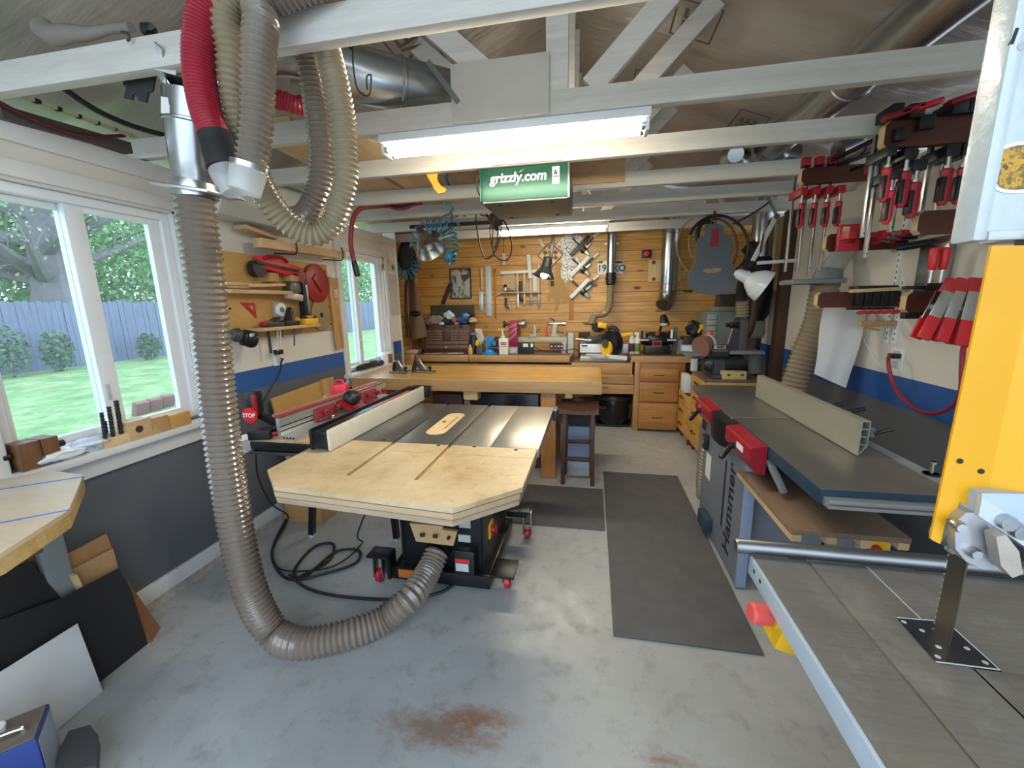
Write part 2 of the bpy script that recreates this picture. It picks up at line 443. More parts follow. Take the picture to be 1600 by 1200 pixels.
# trusses: bottom chords right across the room with webs and gusset plates
BY = [1.235, 1.87, 2.44, 3.06, 3.58, 4.2, 4.88]
BZ = 2.31
for i, y in enumerate(BY):
    t = sroot('trim_%d' % (i+1), (XC, y, BZ))
    part('bottom_chord', MB().bb(XL-.1, XR+.1, y, y+.042, BZ, BZ+.092, .003), beamp, t)
    yy = y+.021
    part('king_post', MB().bb(XC-.02+.03, XC+.10, y+.004, y+.04, BZ+.09, ZR, .002), beamp, t)
    for sg in (-1, 1):
        part('web', MB().bar((XC+sg*.16+.03, yy, BZ+.09), (XC+sg*.78, yy, slope_z(XC+sg*.78)), .036, .09, (0, 0, 1), .002), beamp, t)
    if i == 1:
        a, b = yb(707, 190, y-.012), yb(858, 80, y-.012)
        part('gusset_plate', MB().bb(a.x, b.x, y-.013, y-.001, BZ+.002, b.z, .001), flat('painted plywood plate', 'bdb8b0', .6, var=.05), t)
    if i == 2:
        part('gusset_plate', MB().bb(-.575, -.17, y-.013, y-.001, BZ+.002, BZ+.19, .001), MATS['painted plywood plate'], t)
    if i == 3:
        a, b = yb(880, 288, y-.012), yb(977, 250, y-.012)
        q = MB().bb(a.x, b.x, y-.013, y-.001, BZ+.03, BZ+.25, .001)
        part('gusset_plate', q, tanw, t)

# header band, casings, sills, baseboard
m = MB().bb(XL, XL+.018, YF, YE, 2.215, 2.30, .003); struct('trim_8', m, trimw)
struct('trim_9', MB().bb(-2.46, XL+.012, YE, YE+.02, 0, 2.46), trimw)
def casing(n, W):
    y0, y1, z0, z1 = W; m = MB(); x0, x1 = XL, XL+.022
    m.bb(x0, x1, y0-.065, y0, z0-.02, z1+.065, .003).bb(x0, x1, y1, y1+.065, z0-.02, z1+.065, .003).bb(x0, x1, y0, y1, z1, z1+.065, .003)
    m.bb(xo+.02, XL+.075, y0-.09, y1+.09, z0-.045, z0-.012, .004).bb(x0, x1, y0-.065, y1+.065, z0-.135, z0-.045, .003)
    for yy in (y0, y1): m.bb(xo+.01, XL, yy-.012 if yy == y1 else yy, yy if yy == y1 else yy+.012, z0-.012, z1)
    m.bb(xo+.01, XL, y0, y1, z1-.012, z1)
    struct(n, m, trimw)
casing('trim_10', W1); casing('trim_11', W2)
struct('baseboard_left', MB().bb(XL, XL+.018, YF, W2[0]+.1, .035, .125, .003), trimw)
curb = flat('flaking whitewashed curb', '9d968c', .9, var=.3, vs_=30)
struct('trim_12', MB().grid(lambda i, j: (XL+.012+.03*(1-j)*(1+.5*noise.noise(Vector((i*40, j, 2)))), YF+i*4.5, .04*j), 120, 3), curb)

# windows: sliding vinyl units
glass = glassy('window glass', (.93, .97, 1, 1), .02, .06)
def window(name, W, mid0, mid1, gl, gr):
    y0, y1, z0, z1 = W; x = XL-.075; w_ = sroot(name, (x, (y0+y1)/2, z0))
    a, b = y0+.013, y1-.013; z0 += -.01; z1 -= .013
    f = MB(); t = .04
    for q in ((a, a+t, z0, z1), (b-t, b, z0, z1), (a+t, b-t, z0, z0+t), (a+t, b-t, z1-t, z1)): f.bb(x-.05, x+.045, *q, .004)
    part('window_frame', f, vinyl, w_)
    for k, (p, q, dx) in enumerate(((a+t, mid1, -.022), (mid0, b-t, .012))):
        s = MB(); lt, rt = ((gl-a-t), mid1-mid0) if k == 0 else (mid1-mid0, b-t-gr)
        for r_ in ((p, p+lt, z0+t, z1-t), (q-rt, q, z0+t, z1-t), (p+lt, q-rt, z0+t, z0+t+.035), (p+lt, q-rt, z1-t-.028, z1-t)): s.bb(x+dx-.014, x+dx+.016, *r_, .003)
        so = part('sash', s, vinyl, w_)
        part('pane', MB().bb(x+dx-.004, x+dx+.001, p+lt-.004, q-rt+.004, z0+t+.03, z1-t-.024), glass, so)
        part('sash_pull', MB().bb(x+dx+.016, x+dx+.024, (q-rt+.012) if k == 0 else p+.012, (q-rt+.028) if k == 0 else p+.028, 1.12, 1.2, .003), lgrey, so)
window('window_1', W1, 1.525, 1.60, 1.215, 1.885)
window('window_2', W2, 3.80, 3.86, 3.585, 4.225)

# ---------------------------------------------------------------- the garden beyond the windows
def grass_mat():
    m, nt, b = _new('spring lawn'); n = _noise(nt, _coord(nt), 1.6, 10, .85); n2 = _noise(nt, _coord(nt), 9, 6, .8)
    c = _ramp(nt, n, [(.38, '477a40'), (.5, '6f9f5e'), (.62, 'aeb592')]); c = _mix(nt, _ramp(nt, n2, [(.4, (0, 0, 0, 1)), (.7, (.5, .5, .5, 1))]), c, lin('a9b890'))
    nt.links.new(c, b.inputs['Base Color']); b.inputs['Roughness'].default_value = .9; _bump(nt, b, n2, .8, .05); return m
GZ = -.1
struct('lawn', MB().bb(-45, -2.62, -25, 60, GZ-.1, GZ), grass_mat())
struct('driveway', MB().bb(-2.6, 20, -30, -3.5, -.12, -.02), flat('pale concrete drive', 'b3b1ac', .9))
FX = -15.5
fence = thing('wooden_fence', 'weathered grey plank fence at the far side of the lawn', 'fence', (FX, 10, GZ))
m = MB(); y = -4.0; random.seed(3)
while y < 34:
    h = 1.95+random.uniform(-.03, .03); wd = .14
    m.prism([(y, GZ), (y+wd, GZ), (y+wd, GZ+h-.03), (y+wd-.03, GZ+h), (y+.03, GZ+h), (y, GZ+h-.03)], 'yz', FX+random.uniform(-.012, .012), FX-.02); y += wd+.008
part('planks', m, wood('weathered fence boards', '545d75', '747f98', 2), fence)
m = MB()
for z in (.35, 1.4): m.bb(FX-.08, FX-.02, -4, 34, GZ+z, GZ+z+.09)
part('rails', m, MATS['weathered fence boards'], fence)
leafm = flat('spring leaves', '7fa876', .8, var=.35, vs_=2); leafd = flat('dark shrub leaves', '5c7a66', .8, var=.3, vs_=3)
bark = flat('grey-brown bark', '706d70', .9, var=.25, vs_=6, bump=.6)
def foliage(c, d, n, s, seed):
    rnd = random.Random(seed); m = MB(); bm = m.bm
    for _ in range(n):
        while True:
            p = Vector((rnd.uniform(-1, 1), rnd.uniform(-1, 1), rnd.uniform(-1, 1)))
            if .25 < p.length < 1: break
        p = Vector((p.x*d[0], p.y*d[1], p.z*d[2]))+Vector(c)
        a = Vector((rnd.gauss(0, 1), rnd.gauss(0, 1), rnd.gauss(0, 1))).normalized(); b = a.orthogonal().normalized(); k = s*rnd.uniform(.6, 1.3)
        bm.faces.new([bm.verts.new(p+a*k), bm.verts.new(p+b*k*.5), bm.verts.new(p-a*k), bm.verts.new(p-b*k*.5)])
    return m
def tree(x, y, h, r, label, trunk_r, leaf, seed, n=3000, s=.16, crown=None, branches=7, name='garden_tree'):
    t = thing(name, label, 'tree', (x, y, GZ), 'trees behind the fence'); rnd = random.Random(seed)
    m = MB().tube([(x, y, GZ), (x+.15, y+.2, h*.3), (x-.1, y+.1, h*.55), (x+.1, y, h*.8)], 1, 10, rf=lambda L: max(.03, trunk_r*(1-.8*L/h)))
    for _ in range(branches):
        z = rnd.uniform(.2, .6)*h; a = rnd.uniform(0, 2*PI); L = r*rnd.uniform(.7, 1.2)
        d = Vector((math.cos(a), math.sin(a), rnd.uniform(.3, .9)))*L; o = Vector((x, y, z))
        m.tube([o, o+d*.5+Vector((0, 0, -.1)), o+d], 1, 6, rf=lambda q: max(.012, trunk_r*.32*(1-q/(L*1.35))))
        for _ in range(5):
            s0 = o+d*rnd.uniform(.3, .9); e = s0+Vector((rnd.gauss(0, .5), rnd.gauss(0, .6), rnd.gauss(.1, .6)))*r*.35
            m.tube([s0, (s0+e)/2+Vector((0, 0, .08)), e], .022, 4, res=3)
    part('trunk', m, bark, t)
    c = crown or (x, y, h*.46)
    part('foliage', foliage(c, (r, r*1.15, h*.42), n, s, seed), leaf, t)
random.seed(5)
tree(-16.5, xs(72, 430, -16.5).y, 10.0, 2.4, 'old tree with a thick leaning trunk and bare twigs at the left window pane', .78, leafm, 1, 5200, .07, crown=(-17.0, xs(72, 430, -17.0).y, 6.2), branches=26)
tree(-19.0, 12.5, 8.0, 3.0, 'pale green leafy tree filling the middle of the view over the fence', .3, leafm, 2, 15000, .105)
tree(-19.5, 19.3, 8.5, 3.2, 'bright green leafy tree seen through the right window pane', .3, leafm, 3, 15000, .105)
tree(-20.5, 26.8, 8.5, 3.3, 'green tree seen through the window over the workbench', .3, leafm, 4, 9000, .13)
tree(-21.0, 6.0, 8.0, 2.9, 'leafy tree farthest left behind the thick trunk', .3, leafm, 6, 11000, .105)
tree(-21.5, 34.5, 9.0, 3.3, 'leafy tree farthest right beyond the fence', .3, leafm, 7, 7000, .15)
def shrub(u, v, h, r, seed, label):
    p = fl(u, v, GZ); p = Vector((FX+.75, p.y*(FX+.75)/p.x, GZ))
    t = thing('shrub', label, 'shrub', p, 'shrubs along the fence')
    part('foliage', foliage((p.x, p.y, GZ+h/2), (r, r, h/2), 420, .07, seed), leafd, t)
    part('stems', MB().tube([p, p+Vector((.05, .05, h*.5)), p+Vector((0, .1, h*.8))], .02, 5), bark, t)
shrub(20, 575, 1.35, .4, 11, 'tall thin shrub growing against the fence at the far left')
shrub(95, 572, 1.2, .35, 12, 'shrub growing against the fence beside the middle sash bar')
shrub(236, 556, .9, .35, 13, 'shrub growing against the fence at the right window pane')
brick = flat('purple-brown brick', '7d5a58', .8, var=.15)
for k, (u, lab) in enumerate(((222, 'edging brick at the lawn edge, left one of three below the window'), (243, 'edging brick at the lawn edge, middle one of three below the window'), (263, 'edging brick at the lawn edge, right one of three below the window'))):
    p = fl(u, 648-k*6, GZ); p.x = p.x
    solo('edging_brick', MB().box((p.x, p.y, GZ+.10), (.1, .2, .24), (0, .3, 0), .012), brick, lab, 'brick', 'bricks edging the lawn')

# ================================================================ table saw
castiron = flat('cast iron table', '7a7874', .3, .7, .1, 5)
castlight = flat('ground cast iron wing', 'a3a09a', .32, .7, .09, 6)
oiledmdf, nt, b = _new('worn fibreboard top'); n = _noise(nt, _coord(nt), 3.5, 6, .7); n2 = _noise(nt, _coord(nt), 22, 4, .7)
c = _ramp(nt, n, [(.32, 'a58b66'), (.5, 'bda783'), (.66, 'cab797')]); c = _mix(nt, _ramp(nt, n2, [(.56, (0, 0, 0, 1)), (.72, (.5, .5, .5, 1))]), c, lin('8d7353'))
nt.links.new(c, b.inputs['Base Color']); b.inputs['Roughness'].default_value = .4
ST = .90
ts = thing('table_saw', 'black cabinet table saw with a plywood outfeed table on a wheeled base', 'table saw', (-.78, 2.2, 0))
m = MB()
for x0, x1 in ((-1.235, -.941), (-.923, -.655)): m.bb(x0, x1, 1.747, 2.515, ST-.04, ST, .002)
m.bb(-.941, -.923, 1.747, 2.515, ST-.04, ST-.010).bb(-.655, -.637, 1.747, 2.515, ST-.04, ST-.010)
part('iron_top', m, castiron, ts)
m = MB().bb(-.637, -.455, 1.747, 2.515, ST-.04, ST, .002).bb(-.4535, -.228, 1.747, 2.515, ST-.04, ST, .002)
part('extension_wing', m, castlight, ts)
def stadium(cx, cy_, w_, L, n=10):
    r = w_/2; P = []
    for k in range(n+1): a = PI*k/n; P.append((cx+r*math.cos(a), cy_+L/2-r+r*math.sin(a)))
    for k in range(n+1): a = PI+PI*k/n; P.append((cx+r*math.cos(a), cy_-L/2+r+r*math.sin(a)))
    return P
ins_o = part('throat_plate', MB().prism(stadium(-.79, 2.09, .108, .42), 'xy', ST-.01, ST+.001), palew, ts, 'pale wooden throat plate')
part('blade_slot', MB().bb(-.768, -.763, 1.99, 2.22, ST, ST+.0016), flat('slot shadow black', '201a15', .8), ins_o)
part('finger_hole', MB().cyl((-.812, 2.11, ST-.004), (-.812, 2.11, ST+.0016), .011), MATS['slot shadow black'], ins_o)
ofp = [(-1.151, 1.22), (-.434, 1.162), (-.244, 1.342), (-.235, 1.352), (-1.295, 1.352)]
m = MB().prism(ofp, 'xy', ST-.018, ST)
for x0, x1 in ((-1.295, -.941), (-.923, -.655), (-.637, -.235)):
    m.bb(x0, x1, 1.352, 1.632, ST-.018, ST).bb(x0, x1, 1.634, 1.744, ST-.018, ST)
of = part('outfeed_table', m, oiledmdf, ts, 'worn plywood outfeed table with clipped corners')
edgep = [(-1.151, 1.22), (-.434, 1.162), (-.244, 1.342), (-.235, 1.744), (-1.295, 1.744), (-1.295, 1.36)]
part('plywood_core', MB().prism(edgep, 'xy', ST-.042, ST-.018), wood('plywood edge pale', 'a68c6c', 'bfa583', 0, stretch=30), of)
def inset(P, d):
    c = Vector((sum(p[0] for p in P)/len(P), sum(p[1] for p in P)/len(P)))
    return [tuple(Vector(p)+(c-Vector(p)).normalized()*d) for p in P]
part('glue_line', MB().prism(inset(edgep, -.0008), 'xy', ST-.0205, ST-.0175), flat('dark glue line', '6d5844', .6), of); part('glue_line', MB().prism(inset(edgep, -.0008), 'xy', ST-.0435, ST-.0415), MATS['dark glue line'], of)
part('plywood_core', MB().prism(inset(edgep, .004), 'xy', ST-.066, ST-.042), wood('plywood edge dusty', '94806a', 'b39f88', 0, stretch=30), of)
part('slot_lining', MB().bb(-.941, -.923, 1.352, 1.744, ST-.0181, ST-.012).bb(-.655, -.637, 1.352, 1.744, ST-.0181, ST-.012), flat('yellow slot lining', 'b58a35', .5), of)
m = MB()
for u, v in ((600, 687.5), (685, 696), (741, 698), (806, 703)): p = fl(u, v, ST); m.cyl((p.x, p.y, ST-.003), (p.x, p.y, ST+.0008), .009)
part('screw', m, MATS['slot shadow black'], of)
# folding brackets under the outfeed table
m = MB(); a, b = yb(498, 810, 1.45), yb(640, 822, 1.45)
m.bb(-1.1, -.62, 1.5, 1.56, ST-.10, ST-.066, .004).bb(-1.12, -1.0, 1.4, 1.6, ST-.115, ST-.066, .012).bb(-.72, -.6, 1.4, 1.66, ST-.115, ST-.066, .012)
part('support_rail', m, palew, ts)
m = MB(); P = [yb(u, v, 1.72) for u, v in ((640, 818), (690, 822), (692, 828), (714, 831), (708, 853), (650, 846), (645, 832))]
m.slab(P, .018); part('hinge_bracket', m, mdf, ts)
m = MB()
for u, v in ((660, 836), (680, 838)): p = yb(u, v, 1.7); m.box(p, (.022, .012, .014))
p = yb(700, 842, 1.7); m.cyl(p, p+Vector((0, .014, 0)), .008)
part('bracket_bolt', m, black, ts)
cab = flat('glossy black cabinet', '1a1b1e', .28, .1, .05)
part('cabinet', MB().prism([(-1.045, .09), (-.555, .09), (-.575, ST-.05), (-1.03, ST-.05)], 'xz', 1.965, 2.49), cab, ts)
part('cabinet_rib', MB().bb(-.578, -.552, 1.955, 2.5, .1, ST-.06, .01).bb(-1.05, -1.03, 1.955, 1.99, .1, ST-.06, .008), cab, ts)
m = MB().bb(-1.09, -.52, 1.90, 1.925, .025, .10, .004).bb(-1.09, -.52, 2.53, 2.555, .025, .10, .004).bb(-1.09, -1.07, 1.925, 2.53, .025, .10, .004).bb(-.54, -.52, 1.925, 2.53, .025, .10, .004).bb(-1.07, -.54, 1.925, 2.53, .055, .09)
mob = part('mobile_base', m, blackm, ts)
part('warning_label', MB().bb(-1.05, -.95, 1.8975, 1.90, .04, .09), flat('orange warning label', 'c7742f', .5), mob)
m = MB().bb(-1.22, -1.09, 1.86, 1.96, .165, .18, .004).bb(-1.11, -1.09, 1.88, 1.96, .03, .17, .003).bb(-.52, -.385, 1.9, 2.06, .10, .112, .004).bb(-.54, -.40, 2.44, 2.5, .16, .20, .006).bb(-.46, -.38, 2.42, 2.52, .2, .214, .004)
part('outrigger', m, blackm, ts)
for cx, cyy in ((-1.165, 1.90), (-.435, 1.97), (-.40, 2.47)):
    c = part('caster', MB().bb(cx-.03, cx-.022, cyy-.025, cyy+.03, .035, .165 if cx < -1 else (.105 if cyy < 2 else .2), .003).bb(cx+.022, cx+.03, cyy-.025, cyy+.03, .035, .165 if cx < -1 else (.105 if cyy < 2 else .2), .003), steel, ts)
    part('caster_wheel', MB().lathe((cx-.018, cyy, .038), (cx+.018, cyy, .038), [(0, .028), (.15, .037), (.85, .037), (1, .028)], 20), red, c)
# switch on the right flank
p = xs(766, 826, -.552)
k = part('isolator_switch', MB().box(p+Vector((.004, 0, 0)), (.012, .085, .085), (0, 0, 0), .004), yellow, ts)
part('switch_knob', MB().cyl(p, p+Vector((.03, 0, 0)), .024).box(p+Vector((.034, 0, 0)), (.012, .014, .052), (.2, 0, 0), .003), red, k)
# front fittings
b = part('motor_switch_box', pb(709, 862, 741, 901, 1.90, .06, bev=.008), black, ts)
part('red_label', pb(711, 874, 733, 880, 1.8985, .002), brightred, b); part('grey_label', pb(712, 881, 732, 893, 1.8985, .002), lgrey, b)
part('maker_plate', pb(717, 814, 735, 825, 1.962, .003), lgrey, ts); part('rating_plate', pb(716, 836, 735, 847, 1.962, .003), lgrey, ts)
p = yb(684, 858, 1.93)
part('dust_port', MB().lathe(p+Vector((0, -.02, 0)), p+Vector((0, .06, 0)), [(0, .066), (.4, .066), (.5, .075), (1, .075)], 28), blackm, ts)
part('rail', MB().bb(-1.42, -.2, 2.515, 2.56, ST-.075, ST-.02, .004), blackm, ts)
part('rail_end_bracket', MB().bb(-.228, -.205, 2.44, 2.56, ST-.07, ST-.003, .004), black, ts)
# rip fence
rf = thing('rip_fence', 'long black and white rip fence lying across the left side of the saw table', 'saw fence', (-1.2, 2.1, ST))
A, Bv = Vector((-1.168, 1.58, ST+.052)), Vector((-1.142, 2.60, ST+.052)); d = (Bv-A).normalized(); sd = Vector((d.y, -d.x, 0))
part('fence_body', MB().bar(A-sd*.047, Bv-sd*.047, .078, .08, bev=.006), flat('satin black fence', '1c1d22', .2, .2), rf)
part('face_board', MB().bar(A, Bv, .015, .1, bev=.006), flat('ivory laminate', 'cfcabb', .35), rf)
part('face_board', MB().bar(A-sd*.094, Bv-sd*.094, .014, .1, bev=.006), flat('black laminate', '141416', .3), rf)
part('face_trim', MB().bar(A+sd*-.0085, Bv+sd*-.0085, .003, .1005), black, rf)
part('red_label', MB().bar(A-sd*.04+d*.45+Vector((0, 0, .0405)), Bv-sd*.04-d*.12+Vector((0, 0, .0405)), .03, .0015), flat('faded red decal', 'b8434c', .4), rf)
part('fence_clamp', MB().box(Bv-sd*.047+d*.05, (.14, .09, .07), (0, 0, 0), .006), blackm, rf)

# ================================================================ router table
rt = thing('router_table', 'black edged router table with red fittings between the saw and the left wall', 'router table', (-1.6, 2.2, 0))
RT = .88
part('table_top', MB().bb(-1.76, -1.28, 1.74, 2.82, RT-.012, RT, .002), palewy, rt)
part('table_edge', MB().bb(-1.765, -1.275, 1.735, 2.825, RT-.055, RT-.012, .004), black, rt)
part('steel_frame', MB().bb(-1.80, -1.30, 1.72, 1.76, RT-.075, RT-.06, .002).bb(-1.78, -1.3, 2.7, 2.74, RT-.1, RT-.06, .002), dsteel, rt)
for x, y in ((-1.87, 2.25), (-1.87, 2.74), (-1.265, 2.3), (-1.265, 2.74)):
    part('leg', MB().bar((max(min(x, -1.30), -1.75), y, RT-.06), (x, y, .015), .035, .035), blackm, rt)
    part('foot', MB().cyl((x, y, 0), (x, y, .02), .022), lgrey, rt)
a, c = fl(437, 686, RT), fl(602, 620, RT); d = (c-a).normalized(); sd = Vector((d.y, -d.x, 0)); L = (c-a).length
rfen = part('fence_extrusion', MB().bar(a+Vector((0, 0, .055)), c+Vector((0, 0, .055)), .022, .105, bev=.002).bar(a+sd*.06+Vector((0, 0, .01)), c+sd*.06+Vector((0, 0, .01)), .11, .016, bev=.002), alu, rt)
m = MB()
for h in (.04, .065): m.bar(a+sd*.0115+Vector((0, 0, h)), c+sd*.0115+Vector((0, 0, h)), .002, .005)
for k in range(4): m.box(a+sd*(.03+.02*k)-d*.001+Vector((0, 0, .01)), (.006, .004, .009))
part('slot', m, black, rfen)
part('fence_rail', MB().bar(a-sd*.012+d*.01+Vector((0, 0, .113)), c-sd*.012-d*.03+Vector((0, 0, .113)), .045, .008, bev=.002), flat('anodised red', 'a3545a', .3, .5), rt)
part('fence_rail_lip', MB().bar(a-sd*.036+d*.01+Vector((0, 0, .121)), c-sd*.036-d*.03+Vector((0, 0, .121)), .006, .012), flat('pink anodised edge', 'cf8d8b', .3, .4), rt)
def along(t, s_, h): return a+d*(L*t)+sd*s_+Vector((0, 0, h))
rk = flat('dark red casting', '98404a', .4, .2)
m = MB().bar(along(.24, .018, .062), along(.42, .018, .062), .012, .075, bev=.004).bar(along(.26, .03, .03), along(.44, .03, .03), .03, .012, bev=.004)
part('stop_block', m, rk, rt)
m = MB().bar(along(.68, .018, .065), along(.86, .018, .065), .012, .07, bev=.004).bar(along(.7, .035, .03), along(.84, .035, .03), .03, .014, bev=.004)
part('stop_block', m, rk, rt)
m = MB().slab([along(.44, .015, .10), along(.64, .015, .10), along(.62, .10, .03), along(.47, .10, .03)], .012)
part('bit_guard', m, dred, rt)
p = along(.55, .045, .085); part('guard_window', MB().lathe(p, p+Vector((.02, 0, .05)), [(0, .055), (.5, .055), (.8, .045), (1, .03)], 20), black, rt)
for t, s_, h, r in ((.3, .03, .07, .016), (.41, .03, .075, .014), (.73, .03, .07, .014), (.84, .032, .07, .016), (.9, .045, .07, .022), (.55, .115, .03, .022), (.33, .05, .035, .012), (.5, .09, .05, .015)):
    q = along(t, s_, h); part('clamp_knob', MB().lathe(q, q+sd*.03, [(0, r*.7), (.3, r), (.8, r), (1, r*.5)], 12), dred if r > .013 else steel, rt)
part('mitre_gauge', MB().bar(along(.55, .13, .012), along(.8, .15, .012), .07, .012, bev=.002).bar(along(.8, .12, .018), along(1.02, .1, .018), .05, .01, bev=.002), alu, rt)
part('table_stop', MB().bar(along(-.06, -.13, .03), along(-.02, -.03, .03), .03, .05, bev=.004).bar(along(.02, -.17, .03), along(.1, -.05, .035), .06, .012, bev=.003), blackm, rt)
part('push_shoe', MB().bar(along(.0, -.18, .012), along(.09, -.08, .012), .10, .02, bev=.005), brightred, rt)
# stop paddle switch beside it
p = yb(385, 648, 1.90); q = p+Vector((0, .05, 0))
sw = part('switch_box', MB().box(q+Vector((-.005, .02, .055)), (.075, .05, .13), (0, 0, 0), .008), black, rt)
part('mount', MB().bar(q+Vector((0, .03, -.02)), (-1.74, q.y+.05, RT-.03), .03, .03), blackm, rt)
part('red_casing', MB().bb(q.x+.012, q.x+.04, q.y-.02, q.y-.003, q.z-.02, q.z+.105, .006), dred, rt)
oc = [(q.x+.047*math.cos(PI/8+k*PI/4), q.z-.01+.047*math.sin(PI/8+k*PI/4)) for k in range(8)]
pad = part('stop_paddle', MB().prism(oc, 'xz', q.y-.034, q.y-.022), brightred, rt, 'red octagonal stop paddle')
lettering('stop_lettering', 'STOP', .034, flat('sign white', 'f2f2f2', .4), pad, (q.x, q.y-.035, q.z-.01), (1, 0, 0), (0, 0, 1), .0006, .0005)
# things lying on and behind the router table
solo('push_block', MB().bar(along(.30, -.13, .05), along(.42, -.05, .08), .05, .045, bev=.012), palewy, 'pale wooden push block lying behind the router fence', 'push block')
t = thing('red_hand_clamp', 'bright red upright tool case standing behind the router fence', 'tool case', along(.62, -.13, 0))
t.name = 'red_tool_case'
q = along(.66, -.12, .0)
part('shell', MB().box(q+Vector((0, 0, .085)), (.1, .075, .16), (0, 0, .3), .014), brightred, t)
part('handle', MB().tube([q+Vector((-.03, 0, .16)), q+Vector((-.02, 0, .185)), q+Vector((.02, 0, .185)), q+Vector((.03, 0, .16))], .008), brightred, t)
part('rib', MB().box(q+Vector((-.015, -.04, .085)), (.008, .008, .12), (0, 0, .3), .002).box(q+Vector((.015, -.032, .085)), (.008, .008, .12), (0, 0, .3), .002), red, t)
q = along(.52, -.13, 0); solo('glue_bottle', MB().lathe(q, q+Vector((0, 0, .11)), [(0, .022), (.7, .022), (.8, .012), (1, .01)], 14), lgrey, 'small grey bottle standing left of the red tool case', 'bottle')
a1, a2 = xs(430, 603, -2.2), xs(487, 592, -2.2)
lb = thing('fibreboard_panel', 'brown fibreboard panel leaning on the left wall behind the router table', 'panel', (-2.15, 2.6, .55))
m = MB().slab([(-2.22, 2.45, .92), (-2.22, 3.08, .95), (-2.14, 3.08, .35), (-2.14, 2.45, .35)], .018); part('board', m, MATS['varnished plywood'], lb)
m = MB().slab([(-2.19, 2.98, .96), (-2.19, 3.12, .96), (-2.11, 3.12, .35), (-2.11, 2.98, .35)], .03); part('edge_strip', m, tanwz, lb)
solo('offcut_stack', MB().bb(-2.2, -1.9, 2.4, 3.1, 0, .35, .005), tanw, 'stack of wood offcuts on the floor under the leaning panel', 'lumber')
solo('white_block', MB().bar(along(-.12, -.2, -.03), along(0.02, -.2, -.03), .09, .07, bev=.004), paper, 'white block at the left corner of the router table', 'block')

# ================================================================ dust collection
pvc = flat('smoky ribbed hose', '7b6f64', .2, 0, .06, 4, coat=.6)
pvcy = flat('yellowed ribbed hose', '94866d', .22, 0, .06, 4, coat=.6)
hy = 1.36
hz = solo('dust_hose', MB().corr([yb(303, 300, hy), yb(307, 340, hy), yb(322, 450, hy), yb(343, 650, hy), yb(366, 810, hy), yb(390, 920, hy-.01), fl(425, 985, .10), fl(470, 1005, .072), fl(540, 992, .07), fl(600, 968, .08), fl(640, 935, .15), yb(668, 895, 1.80), yb(683, 862, 1.905)], .063, .024, .0055, 28), pvc,
    'long ribbed grey hose running from the ceiling duct down to the table saw', 'hose')
gd = thing('duct_drop', 'galvanised duct elbow and blast gate hanging at the top of the long ribbed hose', 'duct', (-1.4, hy, 1.95))
A, Bv = yb(305, 290, hy), yb(300, 150, hy)
part('taper', MB().lathe(A+Vector((0, 0, -.02)), Bv, [(0, .066), (.12, .066), (.16, .07), (.3, .075), (.68, .085), (.69, .09), (.71, .09), (.72, .085), (1, .085)], 32), galv, gd)
eb = [Bv, Bv+Vector((.01, .03, .09)), Vector((-1.29, 1.46, 2.46)), Vector((-1.19, 1.60, 2.52)), Vector((-1.1, 1.69, 2.53))]
part('elbow', MB().tube(eb, .085, 28, res=5), galv, gd)
part('band', MB().lathe(A+Vector((0, 0, -.045)), A+Vector((0, 0, .012)), [(0, .068), (.5, .072), (1, .068)], 32), steel, gd)
p = A+Vector((0, 0, -.02))
part('blast_gate', MB().box(p, (.20, .17, .012), (.05, .16, .2), .003), steel, gd)
part('gate_blade', MB().box(p+Vector((.14, -.02, -.03)), (.12, .05, .006), (0, .2, .1), .002), dsteel, gd)
part('hanger_strap', MB().bar(yb(247, 70, 1.22), yb(256, 128, 1.28), .03, .004, (0, 1, 0)).bar(yb(240, 100, 1.24), yb(275, 110, 1.26), .03, .004, (0, 1, 0)).bar(yb(240, 98, 1.24), yb(262, 135, 1.29), .03, .004, (0, 1, 0)), steel, gd)
part('sticker', MB().box(Bv.lerp(A, .22)+Vector((-.012, -.086, 0)), (.03, .002, .05), (0, .2, .15)), paper, gd)
md = thing('main_duct', 'long round galvanised main duct lying on top of the beams', 'duct', (-.95, 1.9, 2.42))
A, Bv = Vector((-1.22, 1.665, 2.53)), Vector((-.55, 2.215, 2.53))
part('pipe', MB().lathe(A, Bv, [(0, .085), (.06, .085), (.1, .107), (.5, .107), (.505, .111), (.52, .111), (.525, .106), (1, .106)], 40), galv, md)
part('end_cap', MB().lathe(Bv, Bv+(Bv-A).normalized()*.02, [(0, .108), (.8, .108), (1, .095)], 40), galv, md)
part('hanger_strap', MB().bar(yb(668, 95, 1.852), yb(716, 160, 1.852), .022, .003, (0, 1, 0)), dsteel, md)
# hose bundle hung over the first beam
red_rib = flat('crimson ribbed hose', '9c1c33', .35, 0, .08)
rh = thing('vacuum_hose', 'crimson ribbed vacuum hose hanging over the nearest beam', 'hose', yb(335, 120, 1.13))
part('hose', MB().corr([yb(420, 150, 1.62), yb(350, 100, 1.45), Vector((-1.0, 1.30, 2.50)), Vector((-.93, 1.19, 2.49)), yb(330, 0, 1.13), yb(312, 60, 1.12), yb(312, 120, 1.12), yb(322, 175, 1.12), yb(338, 215, 1.12)], .040, .009, .0016, 20), red_rib, rh)
A, Bv = yb(336, 210, 1.12), yb(352, 262, 1.12)
part('rubber_cuff', MB().lathe(A, Bv, [(0, .044), (.45, .044), (.5, .047), (1, .047)], 24), rubber, rh)
clearp = glassy('clear hose end', (.88, .9, .92, 1), .1, .32)
part('clear_adaptor', MB().lathe(Bv-Vector((0, 0, .005)), yb(368, 302, 1.12), [(0, .045), (.3, .045), (1, .034)], 24, caps=False), clearp, rh)
